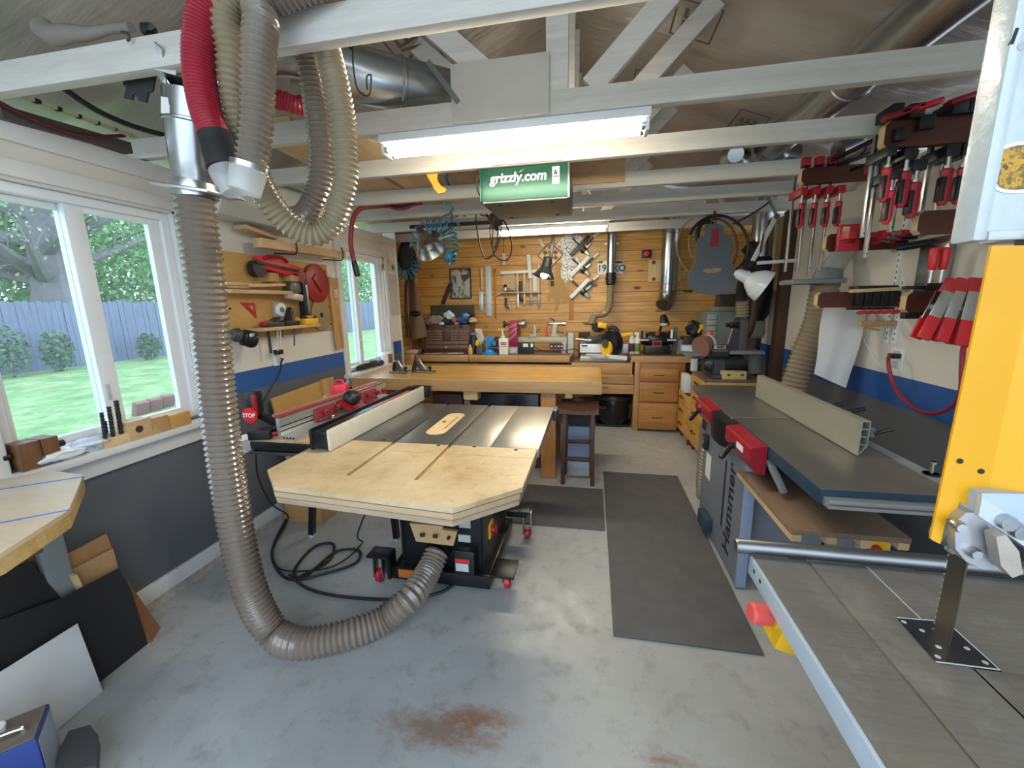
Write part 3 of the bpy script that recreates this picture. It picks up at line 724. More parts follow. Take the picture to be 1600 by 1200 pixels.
part('hose_loop', MB().corr([yb(395, 150, 1.6), yb(440, 157, 1.62), yb(470, 165, 1.66), yb(500, 150, 1.75)], .034, .009, .0016, 18), red_rib, rh)
ha = thing('dust_hose', 'ribbed clear hose with a cut clear cuff hanging over the nearest beam', 'hose', yb(402, 120, 1.12))
part('hose', MB().corr([yb(387, 268, 1.09), yb(394, 245, 1.09), yb(401, 180, 1.10), yb(403, 100, 1.11), yb(408, 40, 1.13), yb(420, 0, 1.16), Vector((-.66, 1.24, 2.47)), yb(462, 20, 1.36), yb(478, 80, 1.42), yb(492, 150, 1.45), yb(502, 230, 1.45), yb(498, 295, 1.45), yb(478, 335, 1.47), yb(455, 342, 1.5)], .041, .0165, .0042, 22), pvc, ha)
A = yb(389, 262, 1.09); part('clear_cuff', MB().lathe(A, yb(381, 300, 1.08), [(0, .046), (.25, .046), (1, .042)], 24, caps=False), glassy('cloudy hose cuff', (.8, .8, .78, 1), .3, .5), ha)
part('hose_clamp', MB().lathe(A+Vector((.003, 0, .012)), A+Vector((-.001, 0, -.002)), [(0, .047), (1, .047)], 24), steel, ha)
solo('dust_hose', MB().corr([Vector((-.80, 1.40, 2.5)), Vector((-.80, 1.25, 2.47)), yb(364, 0, 1.15), yb(362, 90, 1.16), yb(368, 160, 1.18), yb(382, 220, 1.2), yb(402, 275, 1.22), yb(424, 318, 1.25), yb(455, 352, 1.29), yb(490, 366, 1.33), yb(518, 350, 1.36), yb(532, 315, 1.36), yb(540, 265, 1.36), yb(535, 190, 1.36), yb(522, 120, 1.36), yb(508, 60, 1.37), yb(495, 0, 1.4)], .039, .0165, .0042, 22), pvcy,
    'yellowed ribbed hose hanging in a deep loop from the nearest beam', 'hose')
wire = flat('black wire', '151515', .5)
solo('wire_hook', MB().tube([yb(545, 60, 1.4), yb(547, 75, 1.4), yb(552, 74, 1.4), yb(553, 60, 1.4), yb(551, 90, 1.4), yb(557, 135, 1.4), yb(570, 149, 1.4), yb(578, 145, 1.4), yb(580, 120, 1.4), yb(577, 117, 1.4), yb(573, 122, 1.4), yb(574, 140, 1.4)], .0028, 6, res=5), wire, 'bent black wire hook hanging in front of the main duct', 'hook')

# ================================================================ tubes of light
tube_m = emis('fluorescent tube', 'fff6dc', TUBE_STRENGTH)
def tube_light(x0, x1, y, z, label, n):
    t = thing('fluorescent_light', label, 'ceiling light', ((x0+x1)/2, y, z-.06), 'fluorescent lights under the beams')
    part('housing', MB().bb(x0, x1, y-.055, y+.055, z-.036, z-.001, .004), flat('white enamel', 'dfe2e6', .35), t)
    for xx in (x0+.012, x1-.012): part('lamp_holder', MB().bb(xx-.008, xx+.008, y-.04, y+.04, z-.082, z-.036, .003), vinyl, t)
    for k in range(n):
        yy = y+(k-(n-1)/2)*.055
        part('tube', MB().cyl((x0+.035, yy, z-.06), (x1-.035, yy, z-.06), .016), tube_m, t)
        part('tube_cap', MB().cyl((x0+.018, yy, z-.06), (x0+.035, yy, z-.06), .0165).cyl((x1-.035, yy, z-.06), (x1-.018, yy, z-.06), .0165), steel, t)
    return t
tube_light(-.965, .215, 1.93, BZ, 'long lit tube light under the beams nearest the camera', 2)
a = yb(775, 352, 4.33); tube_light(-.98, .14, 4.32, BZ, 'lit tube light under the far beams in front of the pine wall', 2)
solo('light_cable', MB().tube([(-.96, 1.93, 2.30), (-1.02, 1.93, 2.305), (-1.06, 1.9, 2.33), (-1.1, 1.86, 2.35)], .005), white, 'short white cord leading to the nearest tube light', 'cord')

# ================================================================ air filter
af = thing('air_filter', 'green box air filter hanging from the beams, lettered in white', 'air filter', (-.39, 2.66, 2.13))
gm = flat('green hammered metal', '1f4f40', .35, .3, .12, 40)
part('housing', MB().bb(-.645, -.145, 2.46, 2.95, 2.132, 2.306, .004), gm, af)
part('base_plate', MB().bb(-.64, -.15, 2.462, 2.948, 2.122, 2.132, .002), flat('grey base plate', '6d7169', .5, .3), af)
part('corner_trim', MB().bb(-.149, -.138, 2.455, 2.47, 2.125, 2.307, .002), dsteel, af)
part('side_flange', MB().bb(-.654, -.645, 2.455, 2.95, 2.13, 2.307, .002), gm, af)
lettering('brand_lettering', 'grizzly.com', .072, flat('sign white', 'f2f2f2', .4), af, (-.43, 2.458, 2.25), (1, 0, .0), (0, 0, 1), .0008, .0016, .12)
part('flourish', MB().slab([(-.425, 2.4575, 2.276), (-.40, 2.4575, 2.288), (-.392, 2.4575, 2.293), (-.41, 2.4575, 2.278)], .001), flat('yellow flourish', 'd8d049', .5), af)
wl = part('warning_label', MB().bb(-.235, -.195, 2.457, 2.459, 2.20, 2.29), paper, af)
part('label_print', MB().bb(-.232, -.198, 2.456, 2.4572, 2.236, 2.243), flat('print brown', '7a5546', .6), wl)
part('label_symbol', MB().slab([(-.228, 2.4568, 2.25), (-.203, 2.4568, 2.25), (-.218, 2.4568, 2.28)], .0008), dgrey, wl)
m = MB()
for x, y in ((-.55, 2.52), (-.24, 2.52), (-.55, 2.88), (-.24, 2.88)): m.bb(x-.012, x+.012, y-.008, y+.008, 2.117, 2.123)
part('vent_slot', m, black, af)
solo('filter_cable', MB().tube([(-.645, 2.47, 2.30), (-.67, 2.46, 2.26), (-.672, 2.47, 2.2), (-.652, 2.5, 2.16)], .004), wire, 'black cord looping beside the left end of the green box', 'cord')

# ================================================================ workbench and stool
wb = thing('workbench', 'long solid maple workbench in front of the rear counter', 'workbench', (-1.05, 3.8, 0))
BT = .90
m = MB()
for k in range(9):
    y0 = 3.40+k*.0885; m.bb(-2.19, .087, y0, y0+.0868, BT-.10, BT, .003)
part('bench_top', m, maple, wb)
part('front_apron', MB().bb(-2.19, .087, 3.378, 3.40, BT-.105, BT-.001, .003), wood('bench apron', 'a07d52', 'bd9a6a', 0), wb)
for x, y in ((-.36, 3.50), (-.36, 4.08), (-1.95, 3.50), (-1.95, 4.08)): part('leg', MB().bb(x-.068, x+.062, y-.07, y+.06, 0, BT-.1, .004), oakv, wb)
part('stretcher', MB().bb(-1.9, -.42, 3.5, 3.55, .2, .32, .003).bb(-1.9, -.42, 4.05, 4.1, .2, .32, .003), oak, wb)
part('shelf', MB().bb(-1.88, -.44, 3.47, 4.1, .34, .36), tanw, wb)
part('vise_block', pb(883, 612, 894, 622, 3.42, .12, bev=.003), palew, wb); part('vise_block', pb(724, 612, 746, 625, 3.42, .12, bev=.003), palew, wb)
solo('black_tool_case', pb(737, 615, 842, 640, 3.66, .34, zb=.36, bev=.01), flat('dark glossy case', '26272b', .25), 'dark glossy tool case on the shelf under the workbench', 'tool case')
solo('brown_box', pb(676, 616, 722, 640, 3.7, .3, zb=.36, bev=.004), walnut, 'dark brown box on the shelf under the workbench', 'box')
solo('tan_box', pb(725, 626, 735, 645, 3.72, .2, zb=.36, bev=.004), tanw, 'narrow tan box between the two dark cases under the workbench', 'box')

stl = thing('wooden_stool', 'dark walnut saddle stool in front of the right bench leg', 'stool', (-.1, 3.48, 0))
def seat_f(i, j):
    x = -.268+.335*i; y = 3.30+.30*j; return (x, y, .668+.022*(2*i-1)**2)
m = MB(); n0 = 20
bm = m.bm; top = [[bm.verts.new(seat_f(i/n0, j/4)) for j in range(5)] for i in range(n0+1)]; bot = [[bm.verts.new((v.co.x, v.co.y, .638+.004*((2*i/n0-1)**2))) for v in r] for i, r in enumerate(top)]
for i in range(n0):
    for j in range(4): bm.faces.new((top[i][j], top[i+1][j], top[i+1][j+1], top[i][j+1])); bm.faces.new((bot[i][j], bot[i][j+1], bot[i+1][j+1], bot[i+1][j]))
    for j in (0, 4): bm.faces.new((top[i][j], top[i+1][j], bot[i+1][j], bot[i][j]))
for i in (0, n0):
    for j in range(4): bm.faces.new((top[i][j], top[i][j+1], bot[i][j+1], bot[i][j]))
part('seat', m, wood('walnut seat', '4b3023', '6e4a35', 0), stl)
for x, y in ((-.228, 3.345), (.024, 3.345), (-.22, 3.56), (.016, 3.56)):
    part('leg', MB().bar((x*.93-.004, y+.01 if y < 3.4 else y-.01, .65), (x, y, 0), .034, .034, (0, 1, 0), .003), walnut, stl)
part('stretcher', MB().bb(-.21, .005, 3.335, 3.357, .215, .25, .002).bb(-.205, 0, 3.55, 3.57, .30, .335, .002), walnut, stl)
for x in (-.222, .018): part('stretcher', MB().bb(x-.01, x+.01, 3.36, 3.55, .26, .295, .002), walnut, stl)
sb = thing('storage_box', 'pale blue storage box standing on the floor behind the walnut stool', 'box', (-.1, 3.8, 0))
part('box_shell', pb(881, 667, 925, 737, 3.72, .3, bev=.006), flat('pale blue box', '9fb4cf', .5, var=.04), sb)
m = MB()
for k in range(5): m.bb(-.172, -.118, 3.7185, 3.7196, .30+k*.022, .302+k*.022)
part('printed_lines', m, flat('faint blue print', '7f93ad', .6), sb)
bgm = flat('dark grey patterned fabric', '4b4644', .8, var=.1)
bag = thing('patterned_bag', 'dark grey patterned bag resting on top of the pale blue box', 'bag', (-.1, 3.8, .42))
part('bag_body', MB().bb(-.21, .045, 3.72, 3.95, .425, .60, .02), bgm, bag)
m = MB()
for px, pz in ((-.165, .53), (-.085, .56), (-.005, .53), (-.085, .48), (-.165, .45), (-.005, .45)):
    m.slab([(px-.016, 3.7175, pz-.014), (px+.016, 3.7175, pz-.014), (px, 3.7175, pz+.016)], .001)
part('bag_motif', m, black, bag)

# ================================================================ floor mats, cords
matm = flat('charcoal rubber mat', '5a5859', .85, var=.16, vs_=9, bump=.3)
solo('floor_mat', MB().bb(.125, .772, 1.717, 3.64, 0, .012, .004), matm, 'long charcoal anti-fatigue mat lying beside the jointer', 'mat', 'charcoal floor mats')
solo('floor_mat', MB().bb(-.56, .112, 2.635, 3.27, 0, .012, .004), matm, 'short charcoal mat lying behind the table saw in front of the stool', 'mat', 'charcoal floor mats')
cordm = flat('black power cord', '1e1f22', .5)
P = [fl(*q, .012) for q in ((372, 745), (395, 770), (430, 800), (428, 850), (428, 880), (452, 905), (500, 898), (555, 880), (560, 860), (525, 862), (490, 890), (470, 905), (460, 890), (490, 855), (520, 850), (515, 875), (480, 895), (462, 905))]
P[0] = Vector((-2.24, 2.5, .2)); P[1] = Vector((-2.2, 2.45, .03))
for q in P: q.x = max(q.x, -2.24)
solo('power_cable', MB().tube(P, .0085, 8, res=8), cordm, 'thick black cord lying in loops on the floor left of the saw', 'cord')
solo('power_cable', MB().tube([fl(452, 898, .03), fl(478, 918, .012), fl(520, 930, .012), fl(580, 936, .012), fl(640, 936, .012), fl(690, 925, .015), fl(718, 905, .04), yb(730, 897, 1.905)], .0085, 8, res=8), cordm, 'thick black cord crossing under the ribbed hose to the switch box of the saw', 'cord')
P = [(-2.255, 2.62, 1.18), (-2.22, 2.6, 1.18), yb(440, 565, 2.6), yb(436, 585, 2.5), yb(420, 612, 2.4), yb(404, 650, 2.2), (-1.72, 1.95, .90)]
solo('power_cable', MB().tube(P, .006, 8, res=8), cordm, 'black cord hanging from the wall outlet to the router table', 'cord')
solo('power_cable', MB().tube([(-1.8, 1.85, .8), yb(400, 710, 2.0), yb(405, 750, 2.1), yb(425, 788, 2.25), fl(450, 808, .05), fl(432, 845, .012), fl(425, 875, .012), fl(450, 892, .012), fl(520, 885, .012), fl(565, 850, .05), yb(560, 830, 2.0), (-1.1, 1.98, .7)], .005, 8, res=8), cordm, 'thin black cord dropping from the router table to the floor loops', 'cord')

# ================================================================ jointer
jt = thing('jointer', 'grey and red jointer planer with a long dark table along the right wall', 'jointer', (1.0, 2.5, 0))
jtop = flat('dark planed cast iron', '706f6b', .36, .5, .12, 4)
navy = flat('dark blue machine paint', '2c4152', .4, .1, .1)
jgrey = flat('slate grey machine paint', '757a84', .38, .05, .04)
jred = flat('machine red paint', '9a1b2a', .3, .05, .05)
JT = .90
part('outfeed_bed', MB().bb(.782, 1.215, 2.425, 3.35, JT-.05, JT, .003), jtop, jt); part('infeed_bed', MB().bb(.788, 1.205, 1.50, 2.405, JT-.003, JT, .001), jtop, jt)
part('bed_edge', MB().bb(.789, 1.204, 1.501, 2.404, JT-.058, JT-.003, .003), navy, jt)
part('cutter_block', MB().cyl((.80, 2.415, JT-.035), (1.19, 2.415, JT-.035), .03), steel, jt)
ex = part('extension_rail', MB().bb(.80, 1.16, 1.462, 1.50, JT-.058, JT-.046, .003).bb(.80, 1.16, 1.478, 1.50, JT-.046, JT-.04).bb(.80, 1.16, 1.462, 1.50, JT-.04, JT-.026, .003), alu, jt)
# fence: a hollow extrusion with ribs showing at its near end
fa = (1.088, 1.122); m = MB()
m.bb(fa[0], fa[0]+.006, 1.85, 2.95, JT+.004, JT+.152).bb(fa[1]-.004, fa[1], 1.85, 2.95, JT+.045, JT+.152)
for z in (.147, .115, .082, .048): m.bb(fa[0]+.006, fa[1]-.004, 1.85, 2.95, JT+z, JT+z+.004)
m.prism([(fa[0]+.006, JT+.004), (fa[0]+.006, JT+.010), (fa[1]-.004, JT+.049), (fa[1], JT+.045)], 'xz', 1.85, 2.95)
fo = part('fence', m, flat('satin anodised fence', 'a5a494', .4, .35, .03), jt, 'satin silver fence')
part('fence_slide', MB().bb(1.215, 1.265, 1.56, 2.25, JT-.03, JT, .004), flat('light grey rail', '969aa3', .4, .2), jt)
part('fence_bracket', MB().bb(1.12, 1.30, 2.1, 2.2, JT+.005, JT+.05, .006), jgrey, jt)
for (u, v, u2, v2) in ((1366, 678, 1396, 670),): part('lock_lever', MB().tube([yb(u, v, 1.98), yb(u2, v2, 1.95)], .008, res=2), black, jt)
for u in (1293, 1328): p = yb(u, 635 if u < 1300 else 643, 2.2); part('lock_lever', MB().tube([p+Vector((0, 0, -.02)), p, p+Vector((.06, 0, .015))], .01), black, jt)
for u in (1453, 1468): p = fl(u, 742, JT+.0); part('fence_bolt', MB().cyl((1.24, p.y, JT), (1.24, p.y, JT+.045), .006).cyl((1.24, p.y, JT+.045), (1.24, p.y, JT+.052), .013), steel, jt); part('washer', MB().cyl((1.24, p.y, JT), (1.24, p.y, JT+.006), .024), black, jt)
# red lip covers, black dust hood between them
def lip(y0, y1):
    return MB().prism([(.784, JT-.004), (.722, JT-.012), (.715, JT-.022), (.715, JT-.085), (.745, JT-.135), (.784, JT-.14)], 'xz', y0, y1)
part('red_cover', lip(1.93, 2.29), jred, jt); part('red_cover', lip(2.60, 2.95), jred, jt)
part('badge', MB().bb(.7135, .7152, 2.02, 2.11, JT-.07, JT-.04), vinyl, jt)
lettering('size_lettering', 'A3', .06, flat('faded pink print', 'b9707a', .5), jt, (.714, 2.84, JT-.055), (0, -1, 0), (0, 0, 1), .0006, .001)
P = [(.784, 2.29), (.74, 2.30), (.712, 2.36), (.704, 2.45), (.712, 2.54), (.74, 2.595), (.784, 2.60)]
part('dust_hood', MB().prism(P, 'xy', JT-.15, JT-.012), black, jt)
for y, z in ((2.05, JT-.075), (2.72, JT-.07)):
    a = Vector((.715, y+.09, z)); b = a+Vector((-.075, -.05, -.05))
    k = part('lock_lever', MB().cyl(a+Vector((.005, 0, 0)), a+Vector((-.02, 0, 0)), .016), black, jt)
    part('lever_grip', MB().lathe(a+Vector((-.015, 0, 0)), b, [(0, .008), (.15, .012), (.9, .014), (1, .01)], 14), flat('black grip', '121214', .3), k)
part('bed_lever', MB().bar((.80, 1.95, JT-.07), (.84, 1.86, JT-.19), .016, .03, (1, 0, 0), .005), mgrey, jt)
# stand: lettered side panel, main body
P = [(2.17, .012), (2.95, .012), (2.95, .62), (2.9, JT-.14), (2.17, JT-.14)]
pan = part('side_panel', MB().prism(P, 'yz', .79, .812), jgrey, jt)
lettering('brand_lettering', 'Hammer', .155, black, pan, (.789, 2.355, .37), (0, 0, 1), (0, 1, 0), .0006, .002)
part('brand_bar', MB().bb(.7885, .7902, 2.452, 2.476, .205, .62), black, pan)
part('panel_flange', MB().bb(.79, .842, 2.16, 2.175, .012, JT-.14, .003), flat('light blue-grey flange', '8f9cb8', .35), jt)  # flange in a lighter, bluer tone than the panel
part('stand_body', MB().bb(.842, 1.42, 2.27, 3.3, .07, .60, .004), jgrey, jt)
part('void_fill', MB().bb(.83, 1.2, 2.22, 3.2, .60, JT-.06, .004), flat('painted void shade', '1d1f23', .6), jt)  # solid fill, shade of the hollow under the beds put into its colour
part('foot', MB().bb(.845, .9, 2.26, 2.32, .0, .07, .003), jgrey, jt); part('foot', MB().bb(1.36, 1.42, 2.27, 2.33, .0, .07, .003), jgrey, jt)
part('foot', MB().bb(.845, .9, 3.22, 3.28, .0, .07, .003), jgrey, jt); part('foot', MB().bb(1.36, 1.42, 3.22, 3.28, .0, .07, .003), jgrey, jt)
st = part('start_stop_switch', MB().box((.775, 2.86, .60), (.03, .06, .10), (0, 0, 0), .006), black, jt)
for z, mm in ((.625, brightred), (.60, flat('green button', '2f9a55', .4))): part('push_button', MB().cyl((.762, 2.86, z), (.754, 2.86, z), .011), mm, st)
part('instruction_sheet', MB().bb(.7885, .7902, 2.76, 2.87, .36, .53), paper, jt)
part('foot_bracket', MB().bb(.735, .79, 2.62, 2.78, .06, .15, .006), navy, jt)
k = part('isolator_box', pb(1345, 838, 1392, 872, 2.22, .05, bev=.004), lgrey, jt)
part('yellow_plate', pb(1358, 845, 1388, 870, 2.212, .008), yellow, k); p = yb(1372, 860, 2.19); part('red_knob', MB().cyl(p, p+Vector((0, .02, 0)), .02), red, k)
m = MB()
for u in (1243, 1285): p = yb(u, 852, 2.268); m.bb(p.x-.006, p.x+.006, 2.266, 2.27, p.z-.014, p.z+.014)
part('vent_slot', m, black, jt)
solo('dust_hose', MB().corr([(.90, 3.02, .62), (.85, 3.0, .5), (.84, 3.0, .3), (.86, 3.02, .14), (.95, 3.06, .09)], .06, .025, .005, 22), flat('tan ribbed hose', '8f8069', .35, coat=.3), 'short tan ribbed hose on the floor behind the jointer side panel', 'hose')
sbd = thing('wooden_shelf_board', 'pale wooden board with cleats sticking out under the dark jointer table', 'board', (.95, 1.9, .62))
part('panel', MB().bb(.763, 1.158, 1.60, 2.215, .66, .682, .002), wood('dusty walnut board', '6f5a48', '8d7560', 1), sbd)
for x in (.765, .885, 1.0, 1.12): part('cleat', MB().bb(x, x+.036, 1.602, 2.21, .632, .66, .002), palewy, sbd)

# ================================================================ bandsaw
bs = thing('bandsaw', 'white bandsaw with yellow guard and dark table in the right foreground', 'bandsaw', (.8, .75, 0))
BZT = .95
btop, nt, b = _new('scuffed dark iron table'); n = _noise(nt, _coord(nt, (5, 130, 1), (0, 0, .35)), 1.0, 3, .6); n2 = _noise(nt, _coord(nt), 7, 6, .75)
c = _mix(nt, n, lin('6c6864'), lin('88847f')); c = _mix(nt, _ramp(nt, n2, [(.5, (0, 0, 0, 1)), (.75, (.6, .6, .6, 1))]), c, lin('a5a29f'))
nt.links.new(c, b.inputs['Base Color']); b.inputs['Metallic'].default_value = .4; nt.links.new(_ramp(nt, n2, [(.3, (.3, .3, .3, 1)), (.7, (.5, .5, .5, 1))]), b.inputs['Roughness'])
swhite = flat('white hammered enamel', 'bfc8cd', .3, 0, .04, 60, coat=.4, bump=.25)
sblue = flat('pale blue enamel', 'aebccb', .35)
m = MB()
m.bb(.386, .497, .42, .968, BZT-.045, BZT, .001).bb(.503, .62, .42, .968, BZT-.045, BZT, .001).bb(.624, 1.02, .806, .968, BZT-.045, BZT, .001).bb(.62, 1.02, .42, .698, BZT-.045, BZT, .001).bb(.662, 1.02, .698, .806, BZT-.045, BZT).bb(.62, .624, .42, .698, BZT-.045, BZT)
m.bb(.497, .503, .42, .968, BZT-.045, BZT-.006)
part('saw_table', m, btop, bs)
part('slot_floor', MB().bb(.4975, .5025, .42, .967, BZT-.007, BZT-.003), flat('waxed slot', '6f6a55', .5), bs)
part('table_split', MB().bb(.6205, .6235, .806, .967, BZT-.004, BZT-.001), lgrey, bs)
ip = part('table_insert', MB().prism([(.572, .70), (.660, .70), (.660, .804), (.578, .80)], 'xy', BZT-.01, BZT+.0015), flat('blackened insert', '32343a', .3, .5, .3, 60), bs)
m = MB()
for x, y in ((.583, .712), (.583, .79), (.65, .712), (.65, .792), (.60, .735), (.645, .74), (.60, .772)): m.cyl((x, y, BZT), (x, y, BZT+.002), .004)
part('insert_hole', m, lgrey, ip)
part('insert_edge', MB().bar((.572, .70, BZT+.0018), (.660, .70, BZT+.0018), .002, .001).bar((.66, .70, BZT+.0018), (.66, .804, BZT+.0018), .002, .001).bar((.578, .80, BZT+.0018), (.66, .804, BZT+.0018), .002, .001), lgrey, ip)
part('table_trim', MB().bb(.379, .386, .42, .968, BZT-.045, BZT-.001, .001), sblue, bs)
m = MB()
for y in (.935, .90): m.cyl((.3785, y, BZT-.02), (.382, y, BZT-.02), .005)
part('trim_bolt', m, black, bs)
part('fence_rail', MB().lathe((.352, .985, BZT+.012), (1.05, .985, BZT+.012), [(0, .014), (.008, .0175), (1, .0175)], 24), dsteel, bs)
m = MB()
for x in (.47, .78): m.bb(x, x+.03, .967, .985, BZT-.03, BZT)
part('rail_bracket', m, dsteel, bs)
es = part('emergency_stop_box', MB().box((.418, .86, BZT-.085), (.045, .08, .085), (0, .25, 0), .006), yellow, bs)
part('stop_button', MB().lathe((.40, .855, BZT-.068), (.345, .85, BZT-.062), [(0, .017), (.3, .017), (.31, .022), (.9, .022), (1, .017)], 20), flat('salmon red button', 'd9524d', .4), es)
part('button_collar', MB().cyl((.402, .855, BZT-.068), (.388, .854, BZT-.067), .024), yellow, es)
part('lower_cabinet', MB().bb(.395, 1.05, .36, .585, .03, BZT-.10, .006), sblue, bs)
part('frame_box', MB().bb(.66, 1.05, .585, .92, .03, BZT-.05, .006), sblue, bs)
part('base_foot', MB().bb(.42, 1.06, .38, .90, 0, .03, .004), blackm, bs)
part('column', MB().bb(1.02, 1.2, .74, .94, .03, 1.7, .01), swhite, bs)
part('head_cover', MB().prism([(.555, 1.632), (1.3, 1.632), (1.3, 2.5), (.555, 2.5)], 'xz', .762, .80), swhite, bs)
part('head_body', MB().bb(.70, 1.28, .80, .95, 1.64, 2.5, .01), swhite, bs)
hc = part('head_rim', MB().bb(.553, .572, .757, .80, 1.628, 2.5, .006).bb(.572, 1.3, .757, .765, 1.628, 1.642, .003), swhite, bs)
p = yb(1588, 45, .759); q = yb(1579, 70, .759); part('cover_slot', MB().bar(p, q, .004, .004, (0, 1, 0)), black, bs)
p = yb(1597, 72, .756); part('cover_screw', MB().cyl(p, p+Vector((0, .006, 0)), .005), steel, bs)
# a worn round-cornered sticker on the cover: plain mottled colours
c = yb(1592, 262, .7605)
def blot(r, k): return [c+Vector((r*math.cos(a)*(1+.12*math.sin(3*a+k)), 0, r*1.05*math.sin(a)*(1+.1*math.cos(2*a+k)))) for a in [2*PI*i/28 for i in range(28)]]
s1 = part('sticker', MB().slab(blot(.036, .4), -.0008), vinyl, bs, 'torn mottled sticker')
mm, nt, b = _new('mottled green and ochre print'); n = _noise(nt, _coord(nt), 55, 3, .6)
nt.links.new(_ramp(nt, n, [(.38, '4e5b36'), (.47, '8b6b35'), (.55, 'd3a02f'), (.62, '5c4a2c')]), b.inputs['Base Color'])
part('sticker_print', MB().slab([v+Vector((0, -.0009, 0)) for v in blot(.031, .4)], -.0006), mm, s1)
# yellow blade guard: a bent plate
ym = flat('yellow machine enamel', 'e0a00c', .35, 0, .03, 8)
yg = .725
P = [yb(u, v, yg) for u, v in ((1546, 384), (1451, 840), (1466, 848), (1476, 808), (1486, 812), (1496, 782), (1530, 800), (1540, 770), (1605, 470), (1622, 384))]
gd_ = part('blade_guard', MB().slab(P, .004), ym, bs, 'yellow blade guard')
A, Bv = yb(1622, 384, yg), yb(1540, 771, yg); off = Vector((.15, -.07, 0))
part('guard_flank', MB().slab([A, Bv, Bv+off, A+off], .004), flat('yellow machine enamel lit flank', 'e4a812', .35, 0, .03, 8), bs)  # same enamel in a lighter copy, light on the bent facet put into colour
m = MB()
for u, v in ((1501, 721), (1534, 737)): p = yb(u, v, yg-.006); m.cyl(p, p+Vector((0, .004, 0)), .004)
part('guard_hole', m, black, gd_)
bl = part('saw_blade', MB().bb(.620, .6225, .742, .776, .6, 1.64), flat('blued blade steel', '6b675e', .35, .9, .08), bs)
m = MB(); z = BZT
while z < 1.2:
    m.bm.faces.new([m.bm.verts.new(q) for q in ((.6212, .776, z), (.6212, .776, z+.008), (.6212, .7805, z+.002))]); z += .0125
part('blade_teeth', m, lgrey, bl)
# blade guide
alum = flat('cast aluminium guide', 'b4b4ba', .35, .6, .1, 20)
gz = lambda u, v, y=.705: yb(u, v, y)
P = [gz(*q) for q in ((1492, 832), (1497, 812), (1510, 801), (1530, 801), (1552, 812), (1568, 840), (1581, 858), (1584, 876), (1572, 889), (1538, 890), (1510, 878), (1493, 858))]
gb = part('guide_block', MB().slab(P, .035), alum, bs)
m = MB().lathe(gz(1466, 832, .735), gz(1496, 842, .735), [(0, .017), (.4, .017), (.42, .014), (.5, .014), (.52, .018), (1, .018)], 20); part('guide_roller', m, steel, bs)
part('guide_roller', MB().lathe(gz(1489, 848, .735), gz(1500, 856, .73), [(0, .016), (1, .016)], 20), alum, bs)
m = MB()
for u, v in ((1504, 826), (1528, 868), (1566, 876)): p = gz(u, v, .694); m.lathe(p, p+Vector((.0, .014, 0)), [(0, .007), (.3, .009), (1, .009)], 16)
part('guide_bolt', m, steel, gb)
part('guide_saddle', MB().slab([gz(u, v, .698) for u, v in ((1537, 828), (1552, 824), (1572, 850), (1578, 884), (1562, 890), (1545, 872))], -.02), flat('worn aluminium saddle', 'b8ada2', .5, .4, .15, 30), gb)
P = [gz(*q, .70) for q in ((1534, 771), (1640, 772), (1640, 880), (1529, 806))]
cb_ = part('guide_carrier', MB().slab(P, .035), sblue, bs)
P = [gz(*q, .698) for q in ((1529, 806), (1640, 880), (1640, 850), (1535, 775))]
part('carrier_flange', MB().slab(P, -.008), swhite, cb_)
for u, v in ((1580, 820), (1600, 834)): p = gz(u, v, .686); part('carrier_bolt', MB().lathe(p, p+Vector((0, .014, 0)), [(0, .011), (1, .012)], 18).cyl(p+Vector((0, -.0005, 0)), p, .006), steel, cb_)

# ================================================================ right wall: standards, racks and clamps
for k, (u, v, z0, z1) in enumerate(((1388, 530, 1.26, 2.2), (1400, 530, 1.26, 1.66))):
    p = xs(u, v, XR); m = MB().bb(XR-.014, XR, p.y-.012, p.y+.012, z0, z1, .001)
    t = solo('shelf_standard', m, vinyl, ('tall' if k == 0 else 'short')+' white slotted shelf standard on the right wall above the outlet', 'bracket')
    m = MB(); z = z0+.02
    while z < z1-.02: m.bb(XR-.0148, XR-.0135, p.y-.004, p.y+.004, z, z+.016); z += .034
    part('slot', m, dgrey, t)
def rack(u, v0, v1, y, label):
    a, b = yb(u, v0, y), yb(u, v1, y); z1, z0 = a.z, b.z; x0 = b.x; ch = .018
    t = thing('clamp_rack', label, 'rack', (x0+.1, y+.02, z0), 'dark wooden clamp racks on the right wall')
    part('arm', MB().prism([(x0, z0+ch), (x0+ch, z0), (XR-.002, z0), (XR-.002, z1), (x0+ch, z1), (x0, z1-ch)], 'xz', y, y+.04), mahog, t)
    part('end_grain', MB().prism([(x0-.0012, z0+ch), (x0+ch-.001, z0-.001), (x0+ch+.001, z0-.001), (x0+.001, z0+ch), (x0+.001, z1-ch), (x0+ch+.001, z1+.001), (x0+ch-.001, z1+.001), (x0-.0012, z1-ch)], 'xz', y-.0012, y+.0412), palewz, t)
    return x0, z0, z1
